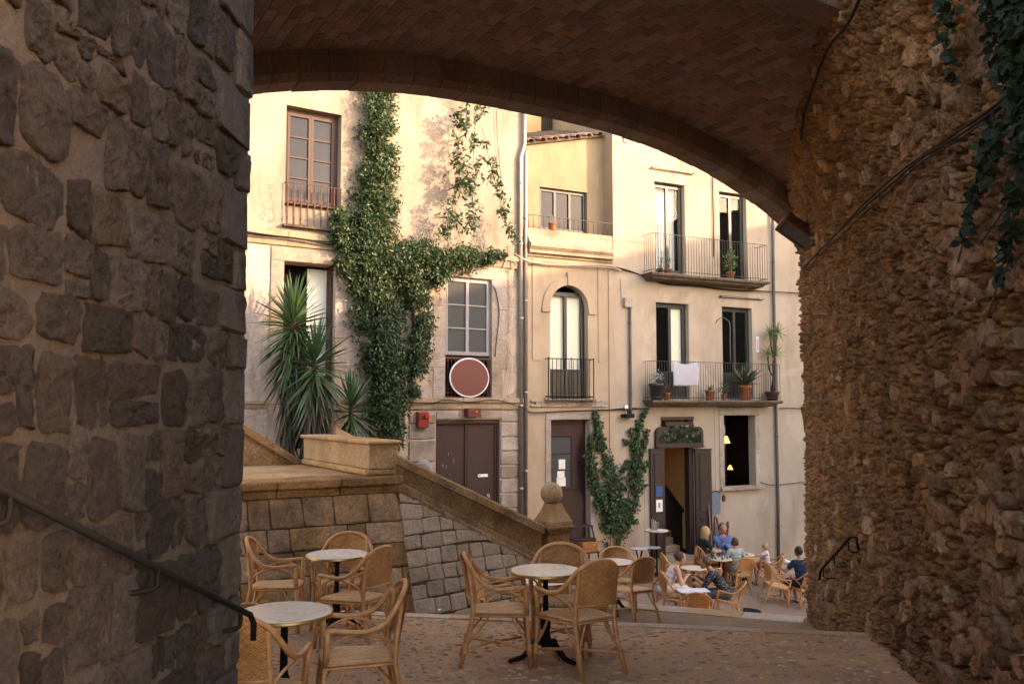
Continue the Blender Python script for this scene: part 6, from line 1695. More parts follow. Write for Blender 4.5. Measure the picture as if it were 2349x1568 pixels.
creeper('wall_ivy', 'dark green ivy fanning up the wall between the brown door and the cafe door', FR,
    [[(1362, 945, 5), (1370, 1000, 9), (1382, 1060, 15), (1398, 1110, 24), (1406, 1160, 30), (1408, 1205, 24), (1404, 1250, 15)], [(1350, 1000, 5), (1350, 1060, 8), (1362, 1120, 12), (1380, 1165, 16)],
     [(1475, 942, 4), (1460, 980, 6), (1452, 1030, 6), (1458, 1060, 9), (1450, 1110, 16), (1436, 1160, 20), (1420, 1210, 13)], [(1426, 1010, 3), (1444, 1016, 4), (1454, 1030, 4)], [(1482, 985, 3), (1474, 1020, 5), (1462, 1050, 5)], [(1482, 1058, 3), (1468, 1078, 6), (1452, 1090, 6)], [(1478, 1110, 3), (1460, 1125, 5)], [(1437, 985, 2), (1452, 1000, 4)], [(1425, 1080, 4), (1440, 1060, 5), (1455, 1055, 5)], [(1460, 1195, 3), (1440, 1190, 5)]],
    [[(1403, 1262), (1405, 1180), (1385, 1070), (1362, 950)], [(1410, 1230), (1440, 1140), (1456, 1050), (1475, 945)]],
    850, .06, .01, .1, 'ivy2', 7, .8, .012, .02)

# ---- ivy trailing down the top of the right wall
def rw_px(X, Y, h=0.0):
    d = ray(X, Y); y = 8.0
    for _ in range(30):
        z = d.z * y / d.y; x = rw(y, z, h).x; y = y + .8 * (x / (d.x / d.y) - y)
    return rw(y, d.z * y / d.y, h)
def trail():
    rng = np.random.default_rng(9); root = thing('trailing_ivy', 'shaded ivy trailing down the upper right of the rubble wall', 'plant'); P = []; N = []
    for st, dens in (([(2345, -60, 46), (2352, 100, 40), (2362, 240, 30), (2372, 380, 20)], 34), ([(2270, -60, 40), (2290, 60, 30), (2310, 180, 22)], 9), ([(2190, -40, 24), (2175, 60, 20), (2195, 180, 16)], 9), ([(2300, 260, 26), (2265, 380, 22), (2235, 470, 16), (2215, 560, 12)], 12), ([(2345, 420, 16), (2325, 540, 14), (2300, 640, 10)], 16)):
        for (X0, Y0, w0), (X1, Y1, w1) in zip(st, st[1:]):
            L = math.hypot(X1 - X0, Y1 - Y0)
            for _ in range(int(dens * L * (w0 + w1) * .0012)):
                t = rng.random(); e = rng.normal(0, .5); X = X0 + (X1 - X0) * t + e * (w0 + (w1 - w0) * t); Y = Y0 + (Y1 - Y0) * t
                p = rw_px(X, Y, .05 + .2 * rng.random()); P.append(tuple(p)); N.append((-.95, -.2, .2))
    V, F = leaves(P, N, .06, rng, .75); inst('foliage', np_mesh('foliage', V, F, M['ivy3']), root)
    for pts in ([(2330, -80), (2345, 150), (2370, 420)], [(2290, 240), (2250, 400), (2200, 600)], [(2345, 420), (2300, 620), (2270, 720)], [(2360, 240), (2330, 430), (2250, 560)]):
        MB().tube(smooth_path([rw_px(x, y, .06) for x, y in pts], 4), .006, 5).build('stem', M['stem'], root, True)
trail()

# ---- yuccas on the terrace
def blade(L, W, droop, mat, name='leaf', seg=6):
    mb = MB()
    for i in range(seg + 1):
        t = i / seg; w_ = W * (.55 + .75 * t if t < .3 else 1.0 * (1 - ((t - .3) / .7) ** 1.6)) * .5; x = L * t; z = -droop * L * t * t
        mb.v += [(x, -w_, z + w_ * .5), (x, 0, z), (x, w_, z + w_ * .5)]
    for i in range(seg):
        a = i * 3; mb.f += [(a, a + 1, a + 4, a + 3), (a + 1, a + 2, a + 5, a + 4)]
    return mb.mesh(name, M[mat], True, False)
BL = [blade(.8, .052, d, 'yucca') for d in (.02, .10, .22)]; BD = [blade(.72, .055, d, 'yucca_dry') for d in (.15, .35)]
def yucca(label, X, Y, n, zbase, nl, skirt, k, seed, lean=(0, 0)):
    rnd = random.Random(seed); u, z = TF.px(X, Y, n); c = TF.w(u, n, z); root = thing('yucca', label, 'plant', (c.x - lean[0], c.y - lean[1], zbase), 0, 'yuccas on the terrace')
    H = z - zbase; top = Vector((lean[0], lean[1], H))
    MB().tube([(0, 0, -.1), tuple(top * .5 + Vector((.03, 0, 0))), tuple(top)], [.08 * k, .06 * k, .05 * k], 8).build('trunk', M['stem'], root, True)
    def put(me, base, az, el, sc):
        o = inst('leaf', me, root, base, (0, 0, 0), (sc, sc, sc)); o.rotation_mode = 'QUATERNION'
        q = Matrix.Rotation(az, 3, 'Z') @ Matrix.Rotation(-el, 3, 'Y') @ Matrix.Rotation(rnd.uniform(-.7, .7), 3, 'X'); o.rotation_quaternion = q.to_quaternion()
    for i in range(nl):
        f = i / nl; el = R(84 - 118 * f + rnd.uniform(-9, 9)); az = i * 2.39996 + rnd.uniform(-.2, .2)
        base = top + Vector((0, 0, .12 - .34 * f)) * k; put(BL[0 if f < .4 else (1 if f < .7 else 2)], base, az, el, k * rnd.uniform(.82, 1.08))
    mb = MB()
    for i in range(skirt):
        f = i / skirt; el = R(-28 - 45 * min(1, f * 1.6) + rnd.uniform(-14, 14)); az = i * 2.39996 + rnd.uniform(-.3, .3)
        base = top * (1 - f * .82) + Vector((0, 0, -.2 * k * (1 - f))); me = (BL[2] if rnd.random() < .55 - .4 * f else BD[rnd.randrange(2)])
        q = Matrix.Translation(base) @ Matrix.Rotation(az, 4, 'Z') @ Matrix.Rotation(-el, 4, 'Y') @ Matrix.Rotation(rnd.uniform(-.8, .8), 4, 'X') @ Matrix.Scale(k * rnd.uniform(.8, 1.1), 4)
        if i < 90 and me in BL: put(me, base, az, el, k)
        else: mb.add([q @ v.co for v in me.vertices], [tuple(p.vertices) for p in me.polygons])
    o = mb.build('dry_skirt', M['yucca_dry'], root, True, fix=False); o['kind'] = 'stuff'
yucca('tallest yucca with a spiky crown before the dark doorway', 672, 738, 4.3, -1.0, 105, 330, 1.1, 1, (.1, 0))
yucca('second yucca, its crown just right of and below the tallest one', 722, 832, 3.9, -1.0, 100, 300, 1.08, 2, (.15, -.05))
yucca('smallest yucca rising behind the short parapet end at the creeper foot', 806, 935, 4.4, -1.05, 74, 60, .92, 3, (.08, 0))

# ---- potted plants
def pot(root, r, h, mat):
    MB().lathe([(r * .68, 0), (r * .7, .005), (r * .92, h * .82), (r * 1.03, h * .83), (r * 1.05, h), (r * .93, h), (r * .9, h * .9), (.001, h * .88)], 20).build('pot', M[mat], root, True)
def potted(label, X, Y, n, r, h, mat, kind, frame=FR, seed=1, hz=None):
    u, z = frame.px(X, Y, n); p = frame.w(u, n, z if hz is None else hz); rnd = random.Random(seed); root = thing('potted_plant', label, 'plant', p, rnd.random() * 6, 'potted plants on the balconies')
    pot(root, r, h, mat); mb = MB(); rng = np.random.default_rng(seed)
    def tuft(c, n_, L, W, lo, hi, mt, dr):
        ms = [blade(L, W, d, mt, 'leaf', 4) for d in dr]
        for i in range(n_):
            o = inst('leaf', ms[i % len(ms)], root, c, (0, 0, 0), (rnd.uniform(.7, 1.1),) * 3); o.rotation_mode = 'QUATERNION'
            o.rotation_quaternion = (Matrix.Rotation(i * 2.4 + rnd.uniform(-.3, .3), 3, 'Z') @ Matrix.Rotation(-R(rnd.uniform(lo, hi)), 3, 'Y') @ Matrix.Rotation(rnd.uniform(-1, 1), 3, 'X')).to_quaternion()
    if kind == 'grass': tuft((0, 0, h * .9), 30, .22, .018, 20, 80, 'ivy2', (.1, .5))
    elif kind == 'agave': tuft((0, 0, h * .9), 24, .3, .02, 30, 88, 'silver', (.1, .4))
    elif kind == 'big': tuft((0, 0, h * .9), 44, .62, .10, 25, 88, 'varieg', (.05, .25, .4))
    elif kind in ('bush', 'silver', 'tall', 'bare'):
        c = []; nrm = []
        H, Rr, m, mt, sz = {'bush': (.2, .16, 90, 'ivy2', .06), 'silver': (.22, .2, 130, 'silver', .06), 'tall': (.42, .18, 130, 'bright', .09), 'bare': (.28, .14, 24, 'silver', .04)}[kind]
        for _ in range(m):
            d = rng.normal(0, 1, 3); d /= np.linalg.norm(d); c.append(d * Rr * rng.random() ** .5 * np.array([1, 1, H / Rr * .8]) + np.array([0, 0, h + H * .8])); nrm.append(d)
        V, F = leaves(c, nrm, sz, rng, .5, .1); inst('foliage', np_mesh('foliage', V, F, M[mt]), root)
        for k in range(5): MB().tube([(0, 0, h * .85), (rnd.uniform(-.04, .04), rnd.uniform(-.04, .04), h + H * .4), (rnd.uniform(-Rr, Rr) * .6, rnd.uniform(-Rr, Rr) * .6, h + H)], .006, 5).build('stem', M['stem'], root, True)
    return root
zl_ = FR.px(1640, 916, -.45)[1] - .018; zu_ = FR.px(1502, 622, -.45)[1] - .018
potted('silver leaved shrub in a big black pot at the left end of the lower balcony', 1506, 915, -.3, .19, .42, 'darkpot', 'silver', FR, 1, zl_)
potted('small empty looking terracotta pot with a bent twig beside the black pot', 1530, 915, -.34, .095, .18, 'terracotta', 'bare', FR, 2, zl_)
potted('grassy plant in a terracotta pot in the middle of the lower balcony', 1629, 915, -.3, .13, .26, 'terracotta', 'grass', FR, 3, zl_)
potted('small bushy plant in a small terracotta pot on the lower balcony', 1661, 915, -.32, .075, .17, 'terracotta', 'bush', FR, 4, zl_)
potted('large variegated plant in a big terracotta pot on the lower balcony', 1710, 915, -.27, .17, .4, 'terracotta', 'big', FR, 5, zl_)
potted('tall leafy plant in a terracotta pot on the upper balcony', 1676, 636, -.3, .115, .2, 'terracotta', 'tall', FR, 6, zu_)
potted('low terracotta pot on the upper balcony, left window', 1533, 622, -.3, .11, .13, 'terracotta', 'bare', FR, 7, zu_)
potted('small black pot at the left corner of the upper balcony', 1514, 620, -.3, .08, .13, 'darkpot', 'bare', FR, 8, zu_)
potted('spiky plant in a terracotta pot on the small window ledge', 1267, 524, -.03, .1, .16, 'terracotta', 'agave', FR, 9, FR.px(1310, 588)[1] - .08 + .69)
def balcony_tree():
    u = FR.U(1772, -.28); p = FR.w(u, -.28, zl_); root = thing('balcony_yucca', 'slender branching yucca tree in a brown pot at the right end of the lower balcony', 'plant', p)
    MB().lathe([(.13, 0), (.2, .22), (.21, .24), (.001, .22)], 20).build('pot', M['brownpot'], root, True)
    rnd = random.Random(4); lf = [blade(.34, .026, d, 'bright', 'leaf', 4) for d in (.05, .3)]
    W = lambda X, Y: (lambda q: FR.w(q[0], -.28, q[1]) - p)(FR.px(X, Y, -.28))
    MB().tube([(0, 0, .15), tuple(W(1776, 870)), tuple(W(1777, 825))], [.07, .055, .045], 8).build('trunk', M['stem'], root, True)
    for st in ([(1776, 868), (1764, 845), (1762, 815)], [(1777, 826), (1768, 790), (1770, 758)], [(1777, 826), (1780, 790), (1783, 766)]):
        MB().tube(smooth_path([W(*q) for q in st], 3), .02, 6).build('branch', M['stem'], root, True)
    for X, Y, m in ((1762, 812, 34), (1767, 768, 40), (1784, 762, 40), (1780, 812, 30)):
        c = W(X, Y)
        for i in range(m):
            o = inst('leaf', lf[i % 2], root, c, (0, 0, 0), (rnd.uniform(.75, 1.1),) * 3); o.rotation_mode = 'QUATERNION'
            o.rotation_quaternion = (Matrix.Rotation(i * 2.4, 3, 'Z') @ Matrix.Rotation(-R(80 - 115 * i / m), 3, 'Y') @ Matrix.Rotation(rnd.uniform(-.5, .5), 3, 'X')).to_quaternion()
balcony_tree()
def street_tree():
    rng = np.random.default_rng(12); root = thing('street_tree', 'leafy tree down the lane, seen only in the mirror over the cafe door', 'tree', (13.6, 18.4, -5.8))
    MB().tube([(0, 0, -.3), (.1, 0, 1.5), (0, .1, 3.2)], [.14, .11, .07], 8).build('trunk', M['stem'], root, True)
    d = rng.normal(0, 1, (6000, 3)); d /= np.linalg.norm(d, axis=1)[:, None]; P = d * (rng.random((6000, 1)) ** .4) * np.array([2.3, 2.6, 1.7]) + np.array([0, 0, 4.0])
    V, F = leaves(P, d, .17, rng, .5); inst('crown', np_mesh('crown', V, F, M['ivy']), root)
street_tree()

# ================================================================ FITTINGS
def run(frame, pts, n=-.05): return [frame.w(frame.px(X, Y, n)[0], n, frame.px(X, Y, n)[1]) for X, Y in pts]
def pipe(label, frame, pts, r, mat, n=-.07, collars=(), g=None, name='drain_pipe'):
    root = thing(name, label, 'pipe', (0, 0, 0), 0, g)
    P = run(frame, pts, n); MB().tube(P, r, 10).build('tube', M[mat], root, True)
    for X, Y in collars:
        u, z = frame.px(X, Y, n); c = frame.w(u, n, z); MB().lathe([(r, -.03), (r * 1.25, -.02), (r * 1.25, .02), (r, .03)], 10, c).build('collar', M[mat], root, True)
        MB().tube([c, frame.w(u, .01, z)], .012, 5).build('bracket', M['iron'], root)
    return root
pipe('left of the two zinc drainpipes between the pale house and the yellow house', FL, [(1203, 180), (1203, 330), (1194, 360), (1195, 1200)], .05, 'zinc', -.08, [(1194, 420), (1194, 560), (1195, 730), (1195, 930), (1195, 1120)], 'zinc drainpipes')
pipe('right of the two zinc drainpipes, beginning at the elbow below the eave', FL, [(1211, 345), (1206, 352), (1206, 1205)], .046, 'zinc', -.07, [(1206, 500), (1206, 690), (1206, 900), (1206, 1080)], 'zinc drainpipes')
pipe('dark rainwater pipe down the right end of the ochre house', FR, [(1772, 300), (1773, 520), (1775, 680), (1780, 930), (1785, 1160), (1786, 1340)], .045, 'dpipe', -.08, [(1774, 600), (1777, 770), (1782, 1000), (1785, 1205)], None)
pipe('dark pipe running down from the meter box to the lamp', FR, [(1445, 703), (1446, 800), (1447, 935), (1446, 948)], .035, 'dpipe', -.06, [(1445, 740), (1446, 830), (1447, 900)])
def small(name, label, cat, frame, X, Y, n, build, **kw):
    u, z = frame.px(X, Y, n); o = thing(name, label, cat, frame.w(u, n, z), frame.a, kw.get('g')); build(o); return o
def meter(o):
    MB().bbox(-.13, .13, -.05, .1, -.12, .12, .012).build('box', M['trim'], o); MB().tube([(-.1, .02, -.05), (-.18, .02, -.08), (-.17, .02, .02), (-.2, .04, .6)], .012, 5).build('wire', M['cable_pale'], o)
small('meter_box', 'cream electric box on the wall above the thin dark pipe', 'box', FR, 1441, 694, -.05, meter)
def wlamp(o):
    MB().bbox(-.16, .12, -.2, -.04, -.05, .05, .015).build('housing', M['iron'], o); MB().tube([(-.02, -.1, .05), (-.02, -.05, .18), (-.02, .05, .2)], .015, 6).build('arm', M['iron'], o); MB().sphere((-.02, -.03, .21), .06, 10, 8, (1, .5, 1)).build('rosette', M['cream'], o); MB().sphere((-.19, -.1, 0), .05, 8, 6).build('cable_gland', M['iron'], o)
small('wall_spotlight', 'small black spotlight on the wall left of the cafe door', 'lamp', FR, 1437, 953, -.02, wlamp)
def vent(o):
    MB().lathe([(.085, -.01), (.085, .012), (.07, .014), (.001, .014)], 20).build('plate', M['terracotta'], o, rot=(R(90), 0, 0))
    g = MB()
    for k in range(-2, 3): g.box(-.06, .06, -.022, -.015, k * .025 - .004, k * .025 + .004); g.box(k * .025 - .004, k * .025 + .004, -.0235, -.0225, -.06, .06)
    g.build('grid', M['cream'], o)
small('wall_vent', 'round terracotta wall vent high on the ochre house', 'vent', FR, 1435, 321, -.005, vent)
def drying(L):
    def f(o): MB().tube([(-L, -.02, .06 * 0), (L, -.02, 0)], .012, 6).build('line', M['iron'], o); MB().tube([(-L, .02, .05), (L, .02, .03)], .008, 5).build('wire', M['iron'], o); [MB().tube([(s * L, .03, 0), (s * L, -.12, .02)], .012, 5).build('arm', M['iron'], o) for s in (-1, 1)]
    return f
small('clothes_line', 'iron clothes line above the upper left balcony window', 'line', FR, 1540, 394, -.02, drying(.68))
small('clothes_line', 'iron clothes line above the lower right balcony window', 'line', FR, 1698, 685, -.02, drying(.74))
small('wall_wire', 'bundle of cables hanging down between the two upper balcony windows', 'cable', FR, 1633, 406, -.01, lambda o: [MB().tube([(dx, -.02, 0), (dx + .01, -.02, -1.2), (dx, -.02, -2.2)], .012, 5).build('cable', M['iron' if k == 0 else 'cable_pale'], o) for k, dx in enumerate((0, .05))])
def crook(o):
    MB().tube(smooth_path([(0, -.46, -.02), (0, -.46, .6), (0, -.46, 1.02), (-.05, -.4, 1.15), (-.18, -.36, 1.2), (-.3, -.32, 1.13), (-.33, -.3, 1.05)], 4), .014, 6).build('rod', M['dpipe'], o, True)
small('crook_rod', 'thin hooked rod standing on the lower balcony rail', 'rod', FR, 1649, 834, 0.0, crook)
def thermo(o):
    MB().bbox(-.05, .05, -.02, .0, -.22, .22, .012).build('plate', M['white'], o); MB().tube([(0, -.025, -.15), (0, -.025, .16)], .008, 5).build('tube', M['redlens'], o)
small('thermometer', 'white wall thermometer beside the lower right balcony window', 'thermometer', FR, 1737, 790, -.005, thermo)
def oval(o):
    mb = MB(); n = 48; P = [(.50 * math.cos(2 * math.pi * k / n), .43 * math.sin(2 * math.pi * k / n)) for k in range(n)]
    mb.prism(P, -.03, 0).build('board', M['signred'], o); rm = MB(); rm.tube([(x * 1.0, -.015, z * 1.0) for x, z in P + P[:1]], .022, 6, False).build('rim', M['white'], o, True)
small('oval_sign', 'blank red brown oval sign with a white rim on the iron grille', 'sign', FL, 1076, 866, -.06, oval)
def alarm(o):
    MB().bbox(-.13, .13, -.14, .02, -.17, .17, .01).build('case', M['redpaint'], o); MB().bbox(.0, .1, -.2, -.141, .02, .12, .02).build('lens', M['redlens'], o)
    for z in (.06, -.02): MB().box(-.1, -.03, -.145, -.141, z, z + .065).build('grille', M['darkred'], o)
small('alarm_box', 'bright red alarm box with a red lens left of the brown doors', 'alarm', FL, 966, 962, -.02, alarm)
def alarm2(o):
    MB().bbox(-.17, .17, -.2, .02, -.1, .1, .01).build('case', M['darkred'], o); MB().sphere((.03, -.21, .015), .04, 12, 8).build('amber_lens', M['amber'], o, True)
small('siren_box', 'dull red box with an amber lens above the brown doors', 'alarm', FL, 1079, 946, -.02, alarm2)
def bracket(o):
    for pts in ([(0, .02, 0), (0, -.5, 0)], [(0, .02, -.6), (0, -.5, -.6)], [(0, -.5, 0), (0, -.5, -.6)], [(.0, -.5, -.1), (-.12, -.52, -.12)], [(0, -.5, -.35), (-.12, -.52, -.37)]): MB().tube(pts, .016, 5).build('bar', M['rail'], o)
    for z in (-.1, -.25, -.42): MB().lathe([(.025, -.05), (.04, -.02), (.04, .02), (.025, .05)], 8, (.05, -.5, z)).build('insulator', M['rail'], o)
small('cable_bracket', 'iron cable bracket with insulators among the hanging vine', 'bracket', FL, 1046, 262, 0.0, bracket)
def hangcloth():
    ua, ub = FR.U(1545, -.48), FR.U(1602, -.48); zt = FR.px(1573, 829, -.48)[1]; zb = FR.px(1573, 885, -.48)[1]; mb = MB(); n, m = 18, 14
    for j in range(m + 1):
        for i in range(n + 1):
            f, g_ = i / n, j / m; sag = .07 * 4 * f * (1 - f) * (1 - g_) ** 1.5
            mb.v.append((ua + (ub - ua) * f + .008 * math.sin(g_ * 5) * (1 if f > .5 else -1), -.485 + .012 * math.sin(f * 9 + g_ * 3) * g_ - .02 * math.sin(g_ * 3.1), zt - (zt - zb) * g_ - sag * (1 - g_ * .6)))
    for j in range(m):
        for i in range(n): a = j * (n + 1) + i; mb.f.append((a, a + n + 1, a + n + 2, a + 1))
    for y in (0,): pass
    o = mb.build('banner', M['linen'], None, True, fix=False, loc=(FR.o.x, FR.o.y, 0), rot=(0, 0, FR.a)); sm = o.modifiers.new('thickness', 'SOLIDIFY'); sm.thickness = .004
    tag(o, 'blank white cloth tied to the lower balcony railing', 'cloth')
hangcloth()
def cable(label, frame, pts, r=.014, mat='cable', n=-.06, strands=1, name='facade_cable'):
    root = thing(name, label, 'cable')
    for k in range(strands):
        P = run(frame, pts, n - .015 * k); P = [p + Vector((0, 0, random.uniform(-.03, .03) * (k > 0))) for p in P]
        MB().tube(smooth_path(P, 4), r, 5).build('strand', M[mat], root, True)
cable('dark cable bundle along the ledge of the pale house', FL, [(540, 530), (600, 540), (680, 547), (760, 562), (830, 575)], .018, 'cable', -.13, 3)
cable('pale cable bundle over the yellow house cornice', FR, [(1180, 583), (1212, 597), (1260, 604), (1330, 608), (1400, 612), (1425, 620)], .016, 'cable_pale', -.1, 3)
cable('dark cable bundle sagging under the upper balcony', FR, [(1400, 612), (1440, 622), (1490, 636), (1530, 650), (1600, 655), (1680, 664), (1760, 668), (1850, 674)], .014, 'cable', -.06, 2)
cable('thin dark cable above the brown door and the ivy', FR, [(1205, 940), (1225, 946), (1300, 943), (1380, 941), (1440, 936), (1490, 938)], .014, 'cable', -.05, 2)
cable('thin dark cable crossing under the oval sign', FL, [(920, 930), (990, 926), (1020, 916), (1075, 922), (1140, 917), (1205, 938)], .009, 'cable', -.12)
cable('dark cable right of the lower balcony', FR, [(1788, 936), (1815, 936), (1860, 938)], .014, 'cable', -.05)
cable('thin cable under the ground floor window running right', FR, [(1745, 1105), (1775, 1112), (1850, 1104)], .01, 'cable', -.04)
cable('black cable curving beside the grey window', FL, [(1130, 653), (1138, 670), (1145, 720), (1138, 790), (1136, 818)], .012, 'cable', -.05)
cable('pale wires dropping beside the zinc drainpipes', FL, [(1172, 560), (1174, 640), (1172, 750), (1168, 840), (1162, 890), (1176, 915)], .008, 'cable_pale', -.06, 2)
cable('long hanging wire on the sunlit wall right of the vine', FL, [(1138, 250), (1142, 330), (1150, 420), (1156, 470)], .008, 'cable', -.05)
cable('looped pale wires at the top of the drainpipes', FL, [(1120, 604), (1160, 596), (1185, 606), (1170, 622), (1155, 612), (1170, 590), (1205, 600)], .008, 'cable_pale', -.07, 2)

# things by the ground floor
def plaque(o):
    P = [(-.16, 0), (.16, 0), (.16, .5)] + [(.16 * math.cos(q), .5 + .1 * math.sin(q)) for q in [math.pi * k / 8 for k in range(1, 8)]] + [(-.16, .5)]
    MB().prism(P, -.02, 0).build('slab', M['plaque'], o); MB().tube([(x, -.02, z) for x, z in P[2:]], .012, 5).build('edge', M['iron'], o)
small('arched_plaque', 'blue grey arched plaque on the wall right of the cafe door', 'plaque', FR, 1641, 1178, -.005, plaque)
small('bell_plate', 'small brown oval plate beside the arched plaque', 'plate', FR, 1660, 1142, -.005, lambda o: MB().sphere((0, 0, 0), .085, 14, 8, (.8, .25, 1.15)).build('plate', M['redbrown'], o, True))
M['easelwood'] = wood('red_brown_easel', (.11, .04, .022), (.07, .028, .016), .4)
def easel():
    u = FR.U(1645, -.35); p = FR.w(u, -.35, 0); z0 = gz(SQ, p.x, p.y); o = thing('easel', 'folded red brown wooden easel leaning at the wall behind the blue shirted man', 'easel', (p.x, p.y, z0), FR.a)
    H = FR.px(1636, 1150, -.2)[1] - z0
    for a, b, r in (((-.28, -.1, 0), (-.1, .3, H), .028), ((.22, -.1, 0), (.02, .12, H * .78), .028), ((0, .28, 0), (-.02, .15, H * .8), .025)): MB().tube([a, b], r, 5).build('leg', M['easelwood'], o)
    m = Matrix.Rotation(.22, 4, 'Y'); MB().bbox(-.13, .12, .05, .12, H * .42, H * .7, .01, m).build('board', M['easelwood'], o); MB().bbox(-.2, .16, .02, .07, H * .4, H * .44, .006, m).build('tray', M['easelwood'], o); MB().bbox(.0, .06, .02, .06, H * .42, H * .74, .006, m).build('slat', M['easelwood'], o)
easel()
def shelf():
    u = FR.U(1330, -.5); p = FR.w(u, -.5, 0); z0 = gz(SQ, p.x, p.y) - .05; o = thing('stepped_shelf', 'dark red stepped shelf in front of the brown door', 'shelf', (p.x, p.y, z0), FR.a); zt = FR.px(1330, 1204, -.5)[1] - z0
    for k in range(4): z = zt - k * .29; MB().bbox(-.28 - .02 * k, .28 + .02 * k, -.1 * k - .14, .1 - .1 * k, z - .03, z, .006).build('board', M['redbrown'], o)
    for s in (-1, 1): MB().tube([(s * .3, -.5, 0), (s * .27, -.05, zt)], .022, 5).build('side', M['redbrown'], o); MB().tube([(s * .3, .1, 0), (s * .27, .08, zt)], .022, 5).build('leg', M['redbrown'], o)
    q = o.matrix_basis @ Vector((.06, -.22, zt - .58 + .002)); b = thing('basket', 'wicker basket on the stepped shelf', 'basket', q, FR.a)
    w_ = MB()
    for k in range(9):
        e = k / 8; hw, hd = .19 + .03 * e, .11 + .02 * e; w_.tube([(-hw, -hd, .02 + .2 * e), (hw, -hd, .02 + .2 * e), (hw, hd, .02 + .2 * e), (-hw, hd, .02 + .2 * e), (-hw, -hd, .02 + .2 * e)], .013, 5)
    w_.build('wickerwork', M['weave_back'], b); MB().box(-.18, .18, -.1, .1, .0, .02).build('bottom', M['cane'], b); MB().bbox(-.17, .17, -.09, .09, .1, .2, .02).build('contents', M['c_grey'], b)
shelf()
def lamp_in_window():
    t = NT('lit_lampshade'); t.b.inputs['Emission Color'].default_value = (1, .62, .28, 1); t.b.inputs['Emission Strength'].default_value = .16; t.fin((.3, .2, .12), .8)
    for X, Y, n, s, lb in ((1663, 1006, .9, 1.0, 'small lit lamp hanging inside the ground floor window'), (1683, 1064, 1.3, 1.25, 'lit table lamp lower inside the ground floor window')):
        u, z = FR.px(X, Y, n); o = thing('lamp', lb, 'lamp', FR.w(u, n, z), FR.a, 'lit lamps in the window'); MB().lathe([(.15 * s, -.12 * s), (.07 * s, .08 * s)], 16, cap=False).build('lamp_shade', t.m, o, True); MB().tube([(0, 0, .05), (0, 0, .7)] if s == 1 else [(0, 0, -.1), (0, 0, -.6)], .01, 5).build('stem', M['iron'], o)
        ld = bpy.data.lights.new('lamp_light', 'POINT'); ld.energy = 1.2; ld.color = (1, .6, .28); ld.shadow_soft_size = .05; lo = bpy.data.objects.new('lamp_light', ld); link(lo, o)
lamp_in_window()

# ---- right wall fittings
def floodlight():
    c = at_y(1826, 536, 11.2); o = thing('floodlight', 'old rusty floodlight fixed to the right wall under the arch', 'lamp', c)
    o.rotation_mode = 'QUATERNION'; ax = Vector((.78, .0, -.58)).normalized(); fw = Vector((-.45, -.62, -.62)).normalized(); fw = (fw - ax * fw.dot(ax)).normalized(); up = fw.cross(ax)
    o.rotation_quaternion = Matrix((ax, up, fw)).transposed().to_quaternion()
    MB().bbox(-.25, .25, -.11, .11, -.2, .02, .03).build('housing', M['rust'], o); fr = MB()
    for a in ((-.25, .25, -.115, -.085), (-.25, .25, .085, .115), (-.255, -.215, -.085, .085), (.215, .255, -.085, .085)): fr.bbox(a[0], a[1], a[2], a[3], .0, .045, .006)
    fr.build('rim', M['rust'], o); MB().box(-.215, .215, -.085, .085, .012, .022).build('glass', M['dustyglass'], o); MB().box(-.2, .2, -.08, .08, .0205 - .018, .0205 - .012).build('reflector', M['zinc'], o)
    b = MB().tube([(.1, .0, -.15), (.25, .05, -.22), (.42, .05, -.1)], .025, 6); b.build('bracket', M['rust'], o, True)
floodlight()
def wall_cables():
    o = thing('wall_cables', 'bundle of dark cables climbing the right wall below the vault', 'cable')
    base = [(2400, 140), (2290, 235), (2200, 300), (2120, 352), (2060, 400), (1990, 462), (1930, 520), (1880, 570), (1842, 612)]
    for k in range(3): MB().tube(smooth_path([rw_px(X + 2 * k, Y + 7 * k + random.uniform(-4, 4), .07 + .012 * (k % 2)) for X, Y in base], 4), .009 if k < 2 else .006, 5).build('strand', M['cable'], o, True)
    o = thing('vault_cable', 'single black cable along the seam of vault and right wall', 'cable')
    MB().tube(smooth_path([rw_px(X, Y, .05) for X, Y in ((1975, -10), (1945, 55), (1900, 110), (1872, 180), (1846, 255), (1838, 320))], 4), .014, 6).build('strand', M['cable'], o, True)
wall_cables()
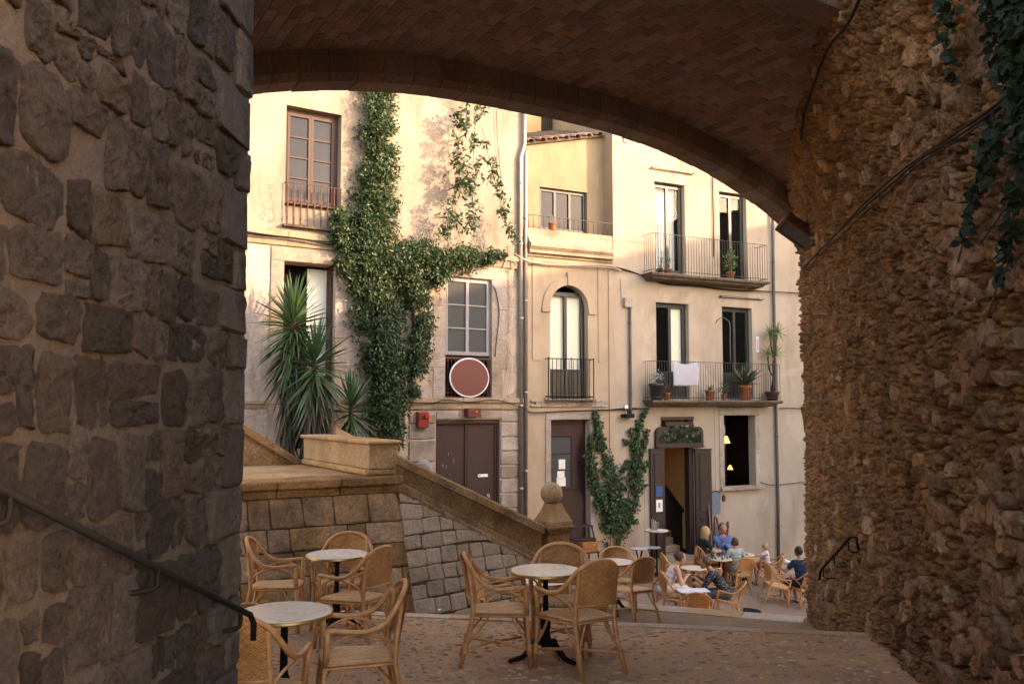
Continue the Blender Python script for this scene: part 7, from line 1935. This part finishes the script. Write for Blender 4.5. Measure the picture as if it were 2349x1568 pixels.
def rail_right():
    o = thing('handrail', 'short iron handrail on the right wall beside the steps', 'handrail', (0, 0, 0), 0)
    a, b = rw_px(1953, 1232, .12), rw_px(1884, 1308, .12); MB().tube([b + Vector((0, .05, -.12)), b, a, a + Vector((.03, -.06, .01)), a + Vector((.05, -.07, -.12))], .0145, 8).build('rail', M['iron'], o, True)
    for f in (.06, .5, .9):
        p = a.lerp(b, f); MB().tube([p, p + Vector((.0, .0, -.1)), p + Vector((.02, -.03, -.12)), p + Vector((.16, -.0, -.12))], .008, 6).build('bracket', M['iron'], o, True)
rail_right()
def rail_left():
    o = thing('handrail', 'long black iron handrail sloping down the left stone wall', 'handrail')
    def P(X, Y, h=.085):
        d = ray(X, Y); y = (-1.666 + h) / (d.x / d.y - .08); return Vector((x_l(y) + h, y, d.z * y / d.y))
    a = P(-120, 1058); b = P(552, 1398); dr = (b - a).normalized(); e = b + dr * .13
    MB().tube([a, b, e, e + dr * .05 + Vector((0, .0, -.03)), e + dr * .05 + Vector((0, 0, -.11))], .0145, 10).build('rail', M['iron'], o, True)
    for X, Y in ((22, 1136), (362, 1302), (552, 1400)):
        p = P(X, Y); MB().tube(smooth_path([p, p + Vector((0, 0, -.05)), p + Vector((-.012, -.02, -.075)), p + Vector((-.12, -.1, -.08))], 3), .0105, 6).build('bracket', M['iron'], o, True)
rail_left()
# manhole cover and a little litter
p = on_ground(1712, 1402, SQ); 
pm_ = thing('manhole_cover', 'dark round iron cover set in the square near the steps', 'cover', (p.x, p.y, gz(SQ, p.x, p.y) + .006)); MB().lathe([(.32, 0), (.32, .012), (.3, .014), (.28, .01), (.001, .01)], 28).build('lid', M['iron'], pm_)
for X, Y, lb in ((1365, 1540, 'curled tan leaf on the cobbles right of the centre chair'), (1318, 1462, 'dry leaf lying under the centre table'), (1010, 1396, 'scrap of white paper at the foot of the paved slope')):
    q = on_ground(X, Y, LAND, .02); lf = MB().add([(0, 0, 0), (.05, .02, .012), (.09, 0, .004), (.05, -.025, .014), (.05, 0, .0)], [(0, 4, 1), (4, 2, 1), (0, 3, 4), (4, 3, 2)]); tag(lf.build('fallen_leaf' if 'leaf' in lb else 'paper_scrap', M['paper' if 'white' in lb else 'cane'], None, fix=False, loc=q, rot=(0, 0, X)), lb, 'leaf' if 'leaf' in lb else 'paper')
